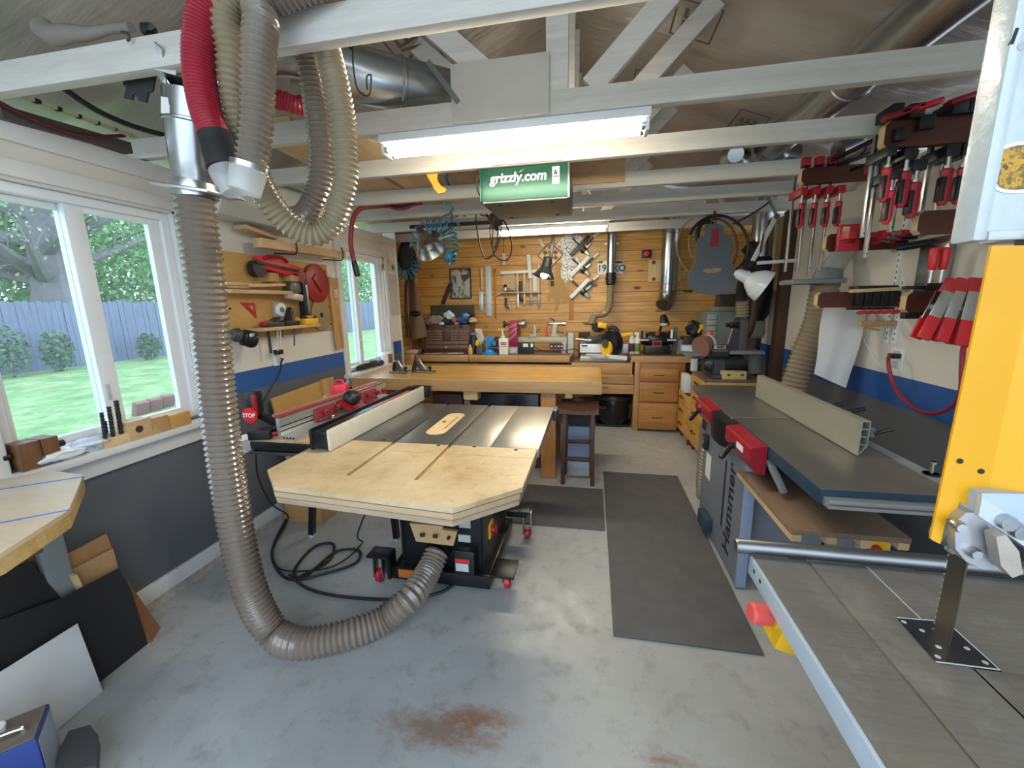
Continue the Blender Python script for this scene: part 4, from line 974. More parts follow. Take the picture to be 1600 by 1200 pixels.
def clamp_proto(name, label, cat, L, jaw=red, hand=red, barm=steel, reach=.13, red_head=True):
    """bar clamp with its bar hanging down -z from the head, jaws reaching along -y"""
    t = thing(name, label, cat, (0, 0, 0))
    part('bar', MB().bb(-.006, .006, reach-.012, reach+.012, -L, .05, .001), barm, t)
    part('fixed_jaw', MB().bb(-.022, .022, -.02, reach+.018, .004, .052, .004), jaw if red_head else black, t)
    part('jaw_pad', MB().bb(-.023, .023, -.022, reach*.6, -.003, .005, .001), black, t)
    j = part('sliding_jaw', MB().bb(-.02, .02, -.02, reach+.02, -.165, -.12, .004), jaw if red_head else black, t)
    part('screw', MB().cyl((0, -.002, -.165), (0, -.002, -.215), .007).cyl((0, -.002, -.20), (0, -.002, -.212), .014), steel, t)
    h = part('handle', MB().lathe((0, -.002, -.21), (0, -.002, -.36), [(0, .013), (.06, .019), (.3, .017), (.55, .020), (.9, .018), (1, .011)], 16), hand, t)
    part('grip_pad', MB().bb(-.019, -.004, -.0215, .016, -.345, -.245, .005), black, h)
    part('bolt_hole', MB().cyl((0, reach-.0128, -L+.02), (0, reach+.0128, -L+.02), .0035, n=10), black, t)
    return t
def hang(src, spots, labels, group, first):
    for k, (loc, rot) in enumerate(spots):
        if k == 0 and first: src.location = loc; src.rotation_euler = rot; src['label'] = labels[0]; src['group'] = group
        else: dup(src, loc, rot, labels[k], group)
ordn = ['leftmost', 'second from left', 'third from left', 'rightmost']
x0, z0, z1 = rack(1251, 263, 288, 3.05, 'dark rack arm under the row of four red parallel clamps')
part('red_tag', MB().bb(1.60, 1.66, 3.046, 3.049, z0+.03, z1-.01), red, sc.objects['clamp_rack'])
part('orange_tag', MB().bb(1.69, 1.73, 3.046, 3.049, z0+.03, z1-.01), flat('orange tag', 'c7561c', .5), sc.objects['clamp_rack'])
pc = clamp_proto('parallel_clamp', 'x', 'clamp', .62)
sp4 = [((yb(u, 256, 3.02).x, 3.045, z1+.004), (0, 0, 0)) for u in (1262, 1283, 1303, 1322)]
hang(pc, sp4, [n+' red parallel clamp in the row of four hanging from the upper rack' for n in ordn], 'red parallel clamps on the upper rack', True)
# a second, nearer rack high up with mixed bar clamps
x0, z0, z1 = rack(1379, 190, 232, 2.35, 'dark chamfered rack arm highest and nearest, hung with mixed bar clamps')
hc1 = clamp_proto('bar_clamp', 'x', 'clamp', .50, jaw=blackm, hand=brightred, red_head=False, reach=.12)
hz1 = z1-.02
for k, (u, L_, lab) in enumerate(((1398, 0, 'bar clamp with plain bright red handle at the left of the highest rack'), (1408, .1, 'bar clamp hanging behind the plain red handle on the highest rack'))):
    loc = (yb(u, 215, 2.32).x, 2.34, hz1+.03-L_)
    if k == 0: hc1.location = loc; hc1['label'] = lab; hc1['group'] = 'bar clamps on the highest rack'
    else: dup(hc1, loc, None, lab, 'bar clamps on the highest rack')
hc2 = clamp_proto('bar_clamp', 'x', 'clamp', .40, jaw=blackm, hand=flat('red and black grip', 'a31d2c', .4), red_head=False, reach=.12)
for k, (u, L_, lab) in enumerate(((1428, .0, 'thick red and black handled bar clamp in the middle of the highest rack'), (1446, .05, 'red and black bar clamp right of the thick handled one on the highest rack'), (1494, 0, 'large red gripped clamp near the white bandsaw cover, left of two'), (1520, .0, 'large red gripped clamp half behind the white bandsaw cover'))):
    loc = (yb(u, 215, 2.32).x, 2.34, hz1+.02-L_)
    if k == 0: hc2.location = loc; hc2['label'] = lab; hc2['group'] = 'bar clamps on the highest rack'; hc2.scale = (1.35, 1, 1.05)
    else:
        r_ = dup(hc2, loc, None, lab, 'bar clamps on the highest rack')
# dark clamps lying across the tops of the two upper racks
for k, (u0, v0, u1, v1) in enumerate(((1300, 250, 1395, 205), (1310, 258, 1400, 225), (1330, 266, 1410, 240))):
    a, b = yb(u0, v0, 3.0), yb(u1, v1, 2.5)
    solo('dark_bar_clamp', MB().bar(a, b, .02, .02, bev=.003).bar(b, b+(b-a).normalized()*.10+Vector((0, 0, -.02)), .035, .035, bev=.008), blackm, ['upper', 'middle', 'lower'][k]+' black bar clamp lying across from the upper rack to the highest rack', 'clamp', 'black clamps lying across the racks')
for k, u in enumerate((1400, 1422, 1450, 1500)):
    p = yb(u, 180-k*8, 2.3); solo('clamp_head', MB().bar(p+Vector((-.045, 0, -.012)), p+Vector((.045, 0, .012)), .05, .022, bev=.006), dred if k != 2 else brightred, ['first', 'second', 'third', 'fourth'][k]+' red clamp head from the left lying on top of the highest rack', 'clamp', 'clamps on top of the highest rack')  # only the red heads are modelled, not whole clamps
rack(1431, 330, 366, 2.35, 'dark rack arm ending beside the white bandsaw cover')
# lower row: clamps lying along their rack
x0, z0, z1 = rack(1289, 366, 393, 3.0, 'dark rack arm below the row of four, loaded with red clamps lying flat')
fc = clamp_proto('flat_lying_clamp', 'x', 'clamp', .44, reach=.10)
locs = [((x0+.10+.005*k, 2.78+.17*k*.33, z1+.02+.0*k), (0, -PI/2, 0)) for k in range(1)]
lab4 = ['nearest', 'second', 'third', 'farthest']
for k in range(4):
    loc = (x0+.09+.015*k, 2.86+.068*k, z1-.03-.012*k); rot = (0, -PI/2, 0)
    if k == 0: fc.location = loc; fc.rotation_euler = rot; fc['label'] = 'nearest red clamp lying flat on the lower rack'; fc['group'] = 'red clamps lying on the lower rack'
    else: dup(fc, loc, rot, lab4[k]+' red clamp lying flat on the lower rack', 'red clamps lying on the lower rack')
a, b = yb(1400, 388, 2.8), yb(1458, 378, 2.75); solo('clamp_handle', MB().lathe(a, b, [(0, .012), (.2, .02), (.8, .022), (1, .012)], 14), black, 'black clamp handle poking right from the lower rack of lying clamps', 'clamp')  # only the handle of a clamp is modelled
solo('red_clamp_box', pb(1311, 350, 1345, 392, 2.93, .03, bev=.004), red, 'red clamp head with a pale square label at the left of the lower rack', 'clamp')
part('label', pb(1317, 354, 1328, 364, 2.927, .003), palew, sc.objects['red_clamp_box'])
# small racks
x0, z0, z1 = rack(1276, 457, 481, 2.95, 'dark low rack arm in front of the hanging paper sheet')
for k in range(5):
    u = 1343+k*13; p = yb(u, 462, 2.92)
    t = thing('small_black_clamp', ordn[min(k, 3)] if False else ['leftmost', 'second', 'middle', 'fourth', 'rightmost'][k]+' small black clamp gripping the low rack above the paper sheet', 'clamp', (p.x, 2.93, z0), 'small black clamps on the low rack')
    part('clamp_frame', MB().bb(p.x-.02, p.x+.02, 2.91, 2.945, z0+.005, z1+.03, .004).bb(p.x-.018, p.x+.018, 2.92, 3.01, z1+.012, z1+.034, .003).bb(p.x-.018, p.x+.018, 2.92, 3.01, z0-.016, z0-.002, .003), black, t)
    part('handle', MB().lathe((p.x-.0, 2.925, z0-.035), (p.x+.055, 2.925, z0-.028), [(0, .006), (.2, .011), (.8, .011), (1, .006)], 10), brightred, t)
solo('wooden_bar', MB().bar(yb(1328, 455, 2.9), yb(1428, 450, 2.9), .02, .02, bev=.002), palew, 'pale wooden bar lying on top of the small black clamps', 'bar')
x0, z0, z1 = rack(1413, 457, 489, 2.48, 'dark short rack arm carrying the two upright red handles')
fcl = thing('screw_clamp', 'left of two upright red handled screw clamps standing on the short rack', 'clamp', (0, 0, 0), 'upright red screw clamps')
part('bar_arm', MB().bb(-.11, .02, -.012, .012, 0, .018, .003).bb(-.02, .02, -.016, .016, -.012, .03, .004), black, fcl)
part('screw', MB().cyl((0, 0, .0), (0, 0, .09), .009).cyl((0, 0, .085), (0, 0, .092), .014), steel, fcl)
part('handle', MB().lathe((0, 0, .09), (0, 0, .20), [(0, .012), (.1, .018), (.9, .02), (1, .016)], 14), brightred, fcl)
p = yb(1456, 455, 2.45); fcl.location = (p.x, 2.475, z1+.014); p2 = yb(1471, 455, 2.45)
dup(fcl, (p2.x+.005, 2.475, z1+.014), None, 'right of two upright red handled screw clamps standing on the short rack')
solo('black_block', pb(1415, 488, 1445, 498, 2.48, .04), black, 'black block under the short rack arm', 'block')
# four spring clamps
for k, ((ua, va), (ub, vb)) in enumerate((((1492, 436), (1442, 530)), ((1508, 435), (1470, 534)), ((1528, 434), (1500, 540)), ((1548, 433), (1532, 545)))):
    a, b = yb(ua, va, 2.30+.01*k), yb(ub, vb, 2.26+.01*k); d = b-a
    t = thing('spring_clamp', ['leftmost', 'second', 'third', 'rightmost'][k]+' metal spring clamp with red tips hanging beside the yellow guard', 'clamp', a, 'spring clamps with red grips')
    w_ = .052
    for s_ in (0, .035):
        o = Vector((0, s_, 0))
        part('jaw_plate', MB().bar(a+d*.2+o, a+d*.68+o, w_, .006, (0, 1, 0), .002), steel, t)
        part('red_tip', MB().bar(a+o*.3, a+d*.24+o*.3+Vector((0, .006, 0)), w_*1.04, .014, (0, 1, 0), .006), red, t)
        part('red_grip', MB().bar(a+d*.62+o*1.2, b+o*1.4, w_*1.06, .016, (0, 1, 0), .007), brightred, t)
    part('spring', MB().tube([a+d*.45+Vector((-.02, .02, 0)), a+d*.45+Vector((.02, .02, 0))], .012, 10, res=2), dsteel, t)
# paper, wooden clamp, outlet, red cord, duct plate
def sheet(i, j):
    t, s_ = yb(1300+72*i, 478+3*i, 3.1), yb(1284+54*i, 588+24*i, 3.0); p = t.lerp(s_, j)
    return p+Vector((.0, .10+.012*math.sin(6*j+2*i)+.004*math.sin(11*i+2*j), 0))
hp = solo('paper_sheet', MB().grid(sheet, 14, 20), flat('creased drawing paper', 'dcdad8', .8, var=.05, vs_=5), 'large creased paper sheet hanging on the right wall over the blue stripe', 'paper')
m = MB().bar(yb(1343, 506, 2.95), yb(1411, 505, 2.95), .03, .035, bev=.004).bar(yb(1352, 512, 2.95), yb(1374, 516, 2.95), .02, .012, bev=.003)
solo('wooden_hook', m, tanw, 'small tan wooden hook arm below the low rack', 'hook')
p = xs(1402, 562, XR); ot = thing('outlet', 'white wall outlet with a black plug on the right wall', 'outlet', (XR-.01, p.y, p.z))
part('cover_plate', MB().bb(XR-.008, XR, p.y-.055, p.y+.055, p.z-.07, p.z+.07, .003), vinyl, ot)
part('receptacle', MB().bb(XR-.012, XR-.008, p.y-.025, p.y+.025, p.z-.055, p.z-.01, .002).bb(XR-.012, XR-.008, p.y-.025, p.y+.025, p.z+.01, p.z+.055, .002), lgrey, ot)
q = xs(1398, 556, XR-.03)
solo('black_plug', MB().box(q, (.05, .05, .03), (0, 0, .2), .006), black, 'black plug pushed into the right wall outlet', 'plug')
solo('red_cable', MB().tube([q+Vector((-.02, .01, 0)), xs(1388, 562, 1.76), xs(1390, 580, 1.76), xs(1400, 608, 1.76), xs(1425, 635, 1.75), xs(1455, 646, 1.74), xs(1487, 636, 1.72), xs(1501, 612, 1.70), xs(1503, 575, 1.70), xs(1505, 545, 1.71), xs(1512, 520, 1.74)], .0105, 8), flat('dark red cord', '8c1f33', .45), 'thick dark red cord looping from the outlet over the blue stripe', 'cord')
solo('white_cable', MB().tube([xs(1345, 520, XR-.006), xs(1358, 545, XR-.006), xs(1375, 572, XR-.006), xs(1392, 580, XR-.006)], .004, 6), vinyl, 'thin white cord on the right wall beside the paper sheet', 'cord')
solo('metal_duct_plate', MB().bb(XR-.035, XR-.003, 2.62, 2.82, 1.50, 1.86, .004), galv, 'bright metal plate on the right wall behind the red handles', 'plate')
# tan ribbed hose dropping behind the jointer, its gate and fitting above
tanh = flat('tan ribbed hose', '8f8069', .35, coat=.3)
ty = 3.45
solo('dust_hose', MB().corr([yb(1289, 447, ty), yb(1278, 500, ty), yb(1255, 560, ty), yb(1240, 608, ty), yb(1232, 650, ty), Vector((1.32, ty, .45)), Vector((1.3, ty-.1, .25))], .088, .034, .006, 26), tanh, 'thick tan ribbed hose rising behind the silver jointer fence', 'hose')
bg_ = thing('blast_gate', 'grey plastic blast gate on top of the thick tan hose', 'duct', yb(1285, 440, ty))
p = yb(1290, 440, ty); part('gate_plate', MB().box(p+Vector((-.1, -.02, .0)), (.34, .24, .035), (.0, 0, 0), .012), flat('grey gate plastic', '7d8482', .45), bg_)
part('gate_collar', MB().lathe(p+Vector((0, 0, -.03)), p+Vector((.02, 0, .09)), [(0, .09), (.5, .09), (1, .08)], 28), MATS['grey gate plastic'], bg_)
part('clear_duct', MB().tube([p+Vector((.015, 0, .06)), p+Vector((.07, .02, .15)), p+Vector((.12, .03, .26)), p+Vector((.15, .05, .42))], .07, 24), glassy('cloudy duct', (.7, .72, .72, 1), .25, .55), bg_)
# dark post, plywood strip and shiny duct in the rear right corner
solo('wooden_post', MB().bb(XR-.09, XR-.001, 4.42, 4.52, 0, 2.35, .003), flat('stained brown post', '4a2e20', .5), 'dark brown upright post on the right wall behind the tan hose', 'post')
solo('plywood_offcut', MB().bb(XR-.03, XR-.001, 4.55, 4.78, 1.55, 2.34, .002), palewz, 'pale plywood strip on the right wall left of the dark post', 'board')
solo('wood_block', MB().bb(XR-.06, XR-.03, 4.58, 4.68, 1.62, 1.84, .002), palewz, 'small pale wood block on the plywood strip', 'block')
cdt = thing('corner_duct', 'galvanised drop duct in the rear right corner with a black coupler', 'duct', (1.62, 4.75, 1.7))
p, q = yb(1188, 405, 4.75), yb(1195, 305, 4.75)
part('pipe', MB().lathe(p, (p.x, p.y, 2.75), [(0, .1), (.2, .1), (.205, .104), (.215, .104), (.22, .1), (.6, .1), (.605, .104), (.615, .104), (.62, .1), (1, .1)], 30), galv, cdt)
part('coupler', MB().lathe(p+Vector((0, 0, -.12)), p+Vector((0, 0, .02)), [(0, .1), (.2, .108), (.8, .108), (1, .1)], 30), rubber, cdt)
part('separator', MB().lathe(p+Vector((0.02, 0, -.62)), p+Vector((0.02, 0, -.12)), [(0, .07), (.15, .11), (.6, .12), (.9, .12), (1, .10)], 26), black, cdt)
part('clear_cup', MB().lathe(p+Vector((0.02, 0, -.80)), p+Vector((0.02, 0, -.62)), [(0, .07), (.2, .09), (1, .085)], 26), glassy('smoky cup', (.5, .47, .4, 1), .2, .5), cdt)
part('outlet_hose', MB().tube([p+Vector((.02, 0, -.78)), p+Vector((0, -.02, -.95)), p+Vector((-.1, -.06, -1.12)), p+Vector((-.2, -.1, -1.2))], .06, 16), flat('brown-red hose', '3d2420', .5), cdt)
solo('black_hose', MB().tube([yb(1176, 380, 4.6), yb(1168, 420, 4.55), yb(1160, 445, 4.5), yb(1158, 470, 4.5)], .05, 14).lathe(yb(1168, 383, 4.6), yb(1180, 396, 4.6), [(0, .07), (1, .08)], 14), rubber, 'short black curved hose left of the corner duct', 'hose')
solo('ribbed_stub', MB().corr([yb(1160, 470, 4.5), yb(1160, 496, 4.5)], .06, .03, .006, 18), tanh, 'short tan ribbed hose stub below the black curved hose', 'hose')
solo('brown_hose', MB().tube([yb(1178, 440, 4.55), yb(1178, 475, 4.55), yb(1172, 510, 4.5), yb(1165, 525, 4.5)], .045, 12), flat('brown rubber hose', '4a342a', .5), 'brown hose hanging between the ribbed stub and the black canister', 'hose')
# white desk lamp on a spring arm
dl = thing('desk_lamp', 'white spring arm desk lamp hanging in front of the corner duct', 'lamp', yb(1180, 410, 4.0))
a, b = yb(1153, 427, 4.0), yb(1196, 437, 3.95); d = b-a
part('shade', MB().lathe(a, a+Vector((d.x, d.y, d.z-.06)), [(0, .03), (.02, .045), (.35, .05), (.45, .075), (.7, .118), (.95, .135), (1, .136), (.98, .128), (.6, .09)], 28, caps=False), flat('white lamp enamel', 'e3e8ee', .25, coat=.3), dl)
part('socket', MB().lathe(a+Vector((-.03, 0, .005)), a+d*.4, [(0, .02), (.2, .035), (1, .04)], 18), MATS['white lamp enamel'], dl)
part('arm', MB().bar(yb(1176, 408, 4.0), yb(1214, 336, 4.05), .03, .03, bev=.004), white, dl); part('arm', MB().bar(yb(1214, 338, 4.05), yb(1200, 308, 4.1), .025, .02), mgrey, dl)
part('arm_spring', MB().tube([yb(1188, 395, 3.98), yb(1193, 365, 3.99)], .008, res=2), black, dl)
part('arm_pivot', MB().cyl(yb(1214, 338, 4.02), yb(1214, 338, 4.08), .022), black, dl); part('shade_yoke', MB().bar(yb(1170, 418, 4.0), yb(1180, 404, 4.0), .02, .03), black, dl)
part('clamp_bar', MB().bar(yb(1184, 411, 4.02), yb(1243, 407, 4.1), .03, .028, bev=.003), vinyl, dl)
# sloping round duct under the right roof slope
sd_ = thing('roof_duct', 'round metal duct running below the right roof slope', 'duct', (1.2, 2.2, 2.6))
a, b = fl(1345, 60, 2.62), fl(1190, 190, 2.62)
A = Vector((1.23, 1.1, 2.58)); Bv = Vector((1.18, 3.3, 2.58))
part('pipe', MB().lathe(A, Bv, [(0, .10), (.3, .10), (.302, .106), (.31, .106), (.312, .1), (.62, .1), (.622, .106), (.63, .106), (.632, .1), (1, .1)], 32), galv, sd_)
part('elbow', MB().tube([Bv, Bv+Vector((.02, .12, 0)), Bv+Vector((.1, .22, -.02)), Bv+Vector((.22, .24, -.05))], .1, 24), galv, sd_)
wy = thing('duct_wye', 'short metal duct branch lying on the beams right of the green box', 'duct', (1.0, 3.3, 2.41))
q = yb(1165, 235, 3.3); part('branch', MB().lathe(q+Vector((-.06, 0, -.02)), q+Vector((.02, .3, .04)), [(0, .05), (.2, .07), (.5, .10), (1, .10)], 26), galv, wy)
q = yb(1340, 228, 3.0); solo('duct_collar', MB().lathe(q+Vector((-.1, 0, -.03)), q+Vector((.1, .03, .05)), [(0, .06), (.5, .06), (.55, .07), (.8, .07), (.85, .06), (1, .06)], 24), galv, 'short shiny duct collar behind the highest clamp rack', 'duct')

# ================================================================ rear counter run
cfront = wood('plywood fascia', 'a67a4a', 'c89c66', 0); ctop = flat('worn brown hardboard', '6b5444', .5, var=.12, vs_=7)
CY, CZ = 4.98, .915
ct = thing('counter', 'long wooden counter with drawers along the pine wall, lowered at the mitre saw', 'counter', (-.5, 5.3, 0))
xl, xm = yb(650, 556, CY).x, yb(893, 553, CY).x; xr0, xr1 = yb(986, 557, CY).x, yb(1081, 557, CY).x
zl = yb(940, 567, CY).z
part('counter_top', MB().bb(-2.40, xm, CY+.006, YB-.002, CZ-.03, CZ, .003), ctop, ct); part('counter_top', MB().bb(xr0, 1.80, CY+.006, YB-.002, CZ-.03, CZ, .003), ctop, ct)
part('counter_top', MB().bb(xm, xr0, CY+.006, YB-.002, zl-.03, zl, .003), ctop, ct)
m1, m2 = yb(733, 560, CY).x, yb(810, 560, CY).x
for a, b in ((xl, m1-.004), (m1+.004, m2-.003), (m2+.003, xm)): part('fascia', MB().bb(a, b, CY-.012, CY+.006, .832, CZ-.001, .003), cfront, ct)
part('fascia', MB().bb(xr0, xr1, CY-.012, CY+.006, .842, CZ-.001, .003), cfront, ct)
part('low_fascia', MB().bb(xm, xr0, CY-.012, CY+.006, yb(940, 584, CY).z, zl-.001, .003), cfront, ct)
part('cheek', MB().bb(xm-.02, xm, CY-.012, 5.5, zl, CZ, .003), cfront, ct); part('cheek', MB().bb(xr0-.001, xr0+.02, CY-.01, 5.5, zl-.2, CZ-.002, .003), cfront, ct)
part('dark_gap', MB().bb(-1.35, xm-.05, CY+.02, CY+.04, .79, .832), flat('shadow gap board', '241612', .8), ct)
part('under_fascia', MB().bb(-2.3, xm, CY, CY+.018, .60, .80, .002), cfront, ct)
# drawers under the mitre saw
for k, (v0, v1) in enumerate(((585, 599.5), (600.5, 615))):
    d = part('drawer', pb(905, v0, 990, v1, CY-.014, .02, bev=.002), cfront, ct)
    p, q = yb(942, (v0+v1)/2-1, CY-.03), yb(948, (v0+v1)/2-1, CY-.03)
    part('drawer_pull', MB().tube([p+Vector((-.03, .018, .006)), p+Vector((-.028, 0, .006)), q+Vector((.01, 0, .006)), q+Vector((.012, .018, -.0))], .004, 6, res=2), black, d)
x0, x1 = yb(990, 640, CY).x, yb(997, 640, CY).x
part('upright', MB().bb(x0-.005, x1, CY-.01, 5.5, 0, .842, .003), wood('upright oak', 'a67a4a', 'c89c66', 2), ct)
part('leg', MB().bb(-2.36, -2.26, CY, 5.1, 0, .6), oakv, ct); part('leg', MB().bb(-.98, -.90, CY, 5.1, 0, .6), oakv, ct)
part('leg', MB().bb(1.68, 1.78, CY+.02, 5.1, 0, CZ-.03), oakv, ct)
# three-drawer oak cabinet
oc_ = thing('drawer_cabinet', 'honey oak cabinet of three drawers under the right end of the counter', 'cabinet', (.77, 5.2, 0))
oakc = wood('oak cabinet', '875728', 'ad783f', 0, stretch=18); x0, x1 = yb(997, 640, CY).x, yb(1062, 640, CY).x  # carcass oak toned darker, shade between the drawers put into its colour
part('carcass', MB().bb(x0, x1+.035, CY, 5.5, .05, .84, .003), oakc, oc_); part('toe_kick', MB().bb(x0, x1, CY+.05, 5.5, 0, .05), walnut, oc_)
for (u0, v0, u1, v1, up) in ((1000, 576, 1061, 596, 586.5), (999.5, 597.5, 1060, 628.5, 614), (997.5, 630, 1058, 672, 653)):
    d = part('drawer', pb(u0, v0+.4, u1, v1-.6, CY-.026, .026, bev=.008), wood('oak drawer face', '9a652f', 'c48c4a', 0, stretch=18), oc_)
    part('raised_panel', pb(u0+4, v0+3.2, u1-4, v1-3.4, CY-.036, .014, bev=.012), wood('oak raised panel', '9a652f', 'c48c4a', 0, stretch=18), d)
    p = yb((u0+u1)/2-8, up, CY-.05); q = yb((u0+u1)/2+7, up, CY-.05)
    part('pull', MB().tube([p+Vector((0, .026, 0)), p, q, q+Vector((0, .026, 0))], .004, 6, res=2), flat('antique bronze', '3b2a1c', .4, .6), d)
# under the mitre saw: shop vacuum and bins
sv = thing('shop_vacuum', 'black shop vacuum in the knee space beside the oak cabinet', 'vacuum', (.25, 5.25, 0))
p = yb(958, 655, 5.1); part('tank', MB().lathe((p.x, 5.28, .03), (p.x, 5.28, .36), [(0, .20), (.1, .225), (.9, .24), (1, .23)], 28), flat('glossy black tank', '17171a', .25), sv)
part('motor_head', MB().lathe((p.x, 5.28, .36), (p.x, 5.28, .62), [(0, .26), (.15, .25), (.3, .2), (.8, .16), (1, .1)], 28), black, sv)
part('band', MB().lathe((p.x, 5.28, .345), (p.x, 5.28, .375), [(0, .242), (.5, .262), (1, .255)], 28), flat('dull bronze band', '5d4334', .4, .4), sv)
part('latch', MB().box((p.x+.2, 5.12, .2), (.03, .02, .2), (0, 0, .6), .004), dsteel, sv)
part('foot', MB().bb(p.x-.2, p.x+.2, 5.1, 5.45, 0, .03, .01), black, sv)
solo('blue_bin', pb(966, 620, 985, 660, 5.45, .1, zb=0, bev=.01), flat('dusky blue bin', '3d5f8f', .5), 'dusky blue bin behind the shop vacuum', 'bin')
solo('brown_bag', MB().crumple(yb(915, 625, 5.15)+Vector((0, 0, -.02)), (.18, .12, .05), .3, 3), flat('brown canvas', '5a4331', .8), 'brown canvas bundle on the shelf left of the shop vacuum', 'bag')
solo('under_shelf', pb(870, 634, 948, 638, 5.05, .35), walnut, 'dark shelf board low behind the walnut stool', 'shelf')
# ---- tool chest with open lid
tc_ = thing('tool_chest', 'brown metal machinist chest with its lid open on the counter', 'tool chest', (-1.9, 5.25, CZ))
brown = flat('brown wrinkle enamel', '50382b', .4, .1, .08, 20); brownd = flat('lightened brown enamel', '785743', .38, .1, .08, 20)  # drawer enamel toned lighter than the body, so the gaps read as shade
y0 = 5.12; a, b = yb(662, 508, y0), yb(733, 549, y0); zt = a.z
xA, xB = yb(663, 540, y0).x, yb(734, 540, y0).x
part('body', MB().bb(xA, xB, y0, 5.42, CZ, zt, .005), brown, tc_)
part('top_rim', MB().bb(xA-.004, xB+.004, y0-.004, 5.424, zt-.075, zt-.068), flat('chest rim', '6e5240', .35, .2), tc_)
vz = [516, 520.2, 524.4, 528.6, 532.8, 539, 545.5]
for k, (va, vb) in enumerate(zip(vz, vz[1:])):
    for h in ((0,) if k > 3 else (0, 1)):
        ua, ub = (665, 731) if k > 3 else ((665, 691) if h == 0 else (703, 731))
        d = part('drawer', pb(ua, va+.55, ub, vb-.5, y0-.012, .014, bev=.003), brownd, tc_)
        for u in ((675, 718) if k > 3 else (((ua+ub)/2),)):
            p = yb(u, (va+vb)/2, y0-.012); part('knob', MB().box(p, (.02, .01, .010), (0, 0, 0), .003), black, d)
part('centre_panel', pb(692, 516.5, 702, 532.5, y0-.010, .012, bev=.002), brown, tc_)
p = yb(697, 542.5, y0-.012); part('badge', MB().ball(p, .022, (1, .15, .35)), lgrey, tc_)
for u in (669, 694, 720): p = yb(u, 510, y0-.012); part('latch', MB().box(p, (.028, .014, .04), (0, 0, 0), .003), black, tc_)
lid = part('lid', MB().bb(xA, xB, 5.40, 5.42, zt, zt+.25, .004), brown, tc_)
part('felt_lining', MB().bb(xA+.015, xB-.015, 5.395, 5.40, zt+.01, zt+.235), flat('dark green felt', '3c4334', .9), lid)
cl = [('6b5547', 668, 503, .09), ('8d7a69', 678, 502, .10), ('9b8774', 683, 499, .09), ('2c3140', 697, 502, .08), ('c9dfe8', 702, 494, .075), ('a55a50', 711, 500, .055), ('2f4f8f', 722, 499, .09), ('cfd6dc', 690, 506, .05), ('1f2126', 734, 493, .06), ('c9ad84', 738, 500, .07), ('87a7c9', 728, 493, .05), ('d9a98a', 714, 507, .04)]
nm = ['dark brown', 'taupe', 'tan', 'navy', 'pale blue peaked', 'dusty red', 'royal blue', 'white', 'black', 'straw coloured', 'sky blue', 'peach']
for k, (c, u, v, r) in enumerate(cl):
    p = yb(u, v, 5.2+.025*(k % 5)); p.z = max(p.z, zt+r*.35)
    solo('rag', MB().crumple(p, (r, r*.8, r*.6 if k != 4 else r*.95), .5, k+1, 2), flat('cloth '+c, c, .9, var=.1), nm[k]+' rag heaped on the open brown tool chest', 'rag', 'rags on the tool chest')
# ---- items on the counter from left
solo('white_carton', pb(629, 547, 650, 556, 5.1, .2, zb=CZ, bev=.003), flat('off white carton', 'c9c3b4', .6), 'low off-white carton at the far left end of the counter', 'box')
wbk = solo('wood_crate', MB().bb(-2.4, -2.28, 4.9, 5.06, .70, .93, .003), tanw, 'tan wood block at the left end of the counter by the window', 'block')
p = yb(642, 546, 5.2); solo('red_bottle', MB().lathe((p.x, 5.2, CZ+.045), (p.x, 5.2, CZ+.20), [(0, .03), (.5, .03), (.65, .014), (.85, .012), (.86, .018), (1, .016)], 14), flat('red label bottle', '8e2f2c', .4), 'small red bottle standing on the off-white carton', 'bottle')
for k, (u0, v0, u1, v1, c, lab) in enumerate((
    (663, 551, 690, 550, 'b79a70', 'tan cane lying at the front of the counter before the chest'), (668, 555, 700, 551.5, '9a7b55', 'brown stick crossing the tan cane on the counter'), (688, 553, 725, 549, 'd8cdb8', 'pale handled file lying before the tool chest'))):
    a, b = yb(u0, v0, 5.03+.02*k), yb(u1, v1, 5.05+.02*k); a.z = CZ+.008; b.z = CZ+.01
    solo('stick', MB().lathe(a, b, [(0, .006), (.3, .007), (.6, .009), (1, .006)], 10), flat('stick '+c, c, .5), lab, 'stick', 'sticks on the counter')
def bottle(name, u, v0, v1, r, y, prof, mat, label, cat='bottle', zb=CZ, cap=None, group=None):
    a, b = yb(u, v1, y), yb(u, v0, y); a.z = zb
    if cap is None: return solo(name, MB().lathe(a, (a.x, y, b.z), [(t, r*q) for t, q in prof], 16), mat, label, cat, group)
    t = thing(name, label, cat, a, group); part('bottle_body', MB().lathe(a, (a.x, y, b.z), [(t_, r*q) for t_, q in prof], 16), mat, t)
    part('cap', MB().lathe((a.x, y, b.z-.002), (a.x, y, b.z+cap[0]), [(0, cap[1]), (.8, cap[1]), (1, cap[1]*.8)], 14), cap[2], t); return t
CYL = [(0, .95), (.05, 1), (.8, 1), (.92, .6), (1, .4)]
bottle('glue_bottle', 735, 541, 552, .03, 5.05, CYL, flat('amber glue bottle', 'd8a86b', .4), 'small amber bottle in front of the tool chest', cap=(.02, .012, lgrey))
bottle('spray_can', 741, 523, 552, .05, 5.12, [(0, .8), (.2, 1), (.8, .9), (1, .5)], black, 'black cordless tool body right of the tool chest', 'power tool', cap=(.03, .045, mgrey))
solo('yellow_tool', MB().box(yb(746, 536, 5.08), (.05, .05, .07), (0, .3, 0), .012), yellow, 'yellow tool grip between the chest and the blue vise', 'tool')
solo('tool_battery', pb(744, 539, 754, 552, 5.06, .08, zb=CZ, bev=.006), flat('speckled dark grey', '4b4f55', .5, var=.3, vs_=60), 'speckled grey battery in front of the yellow grip', 'battery')
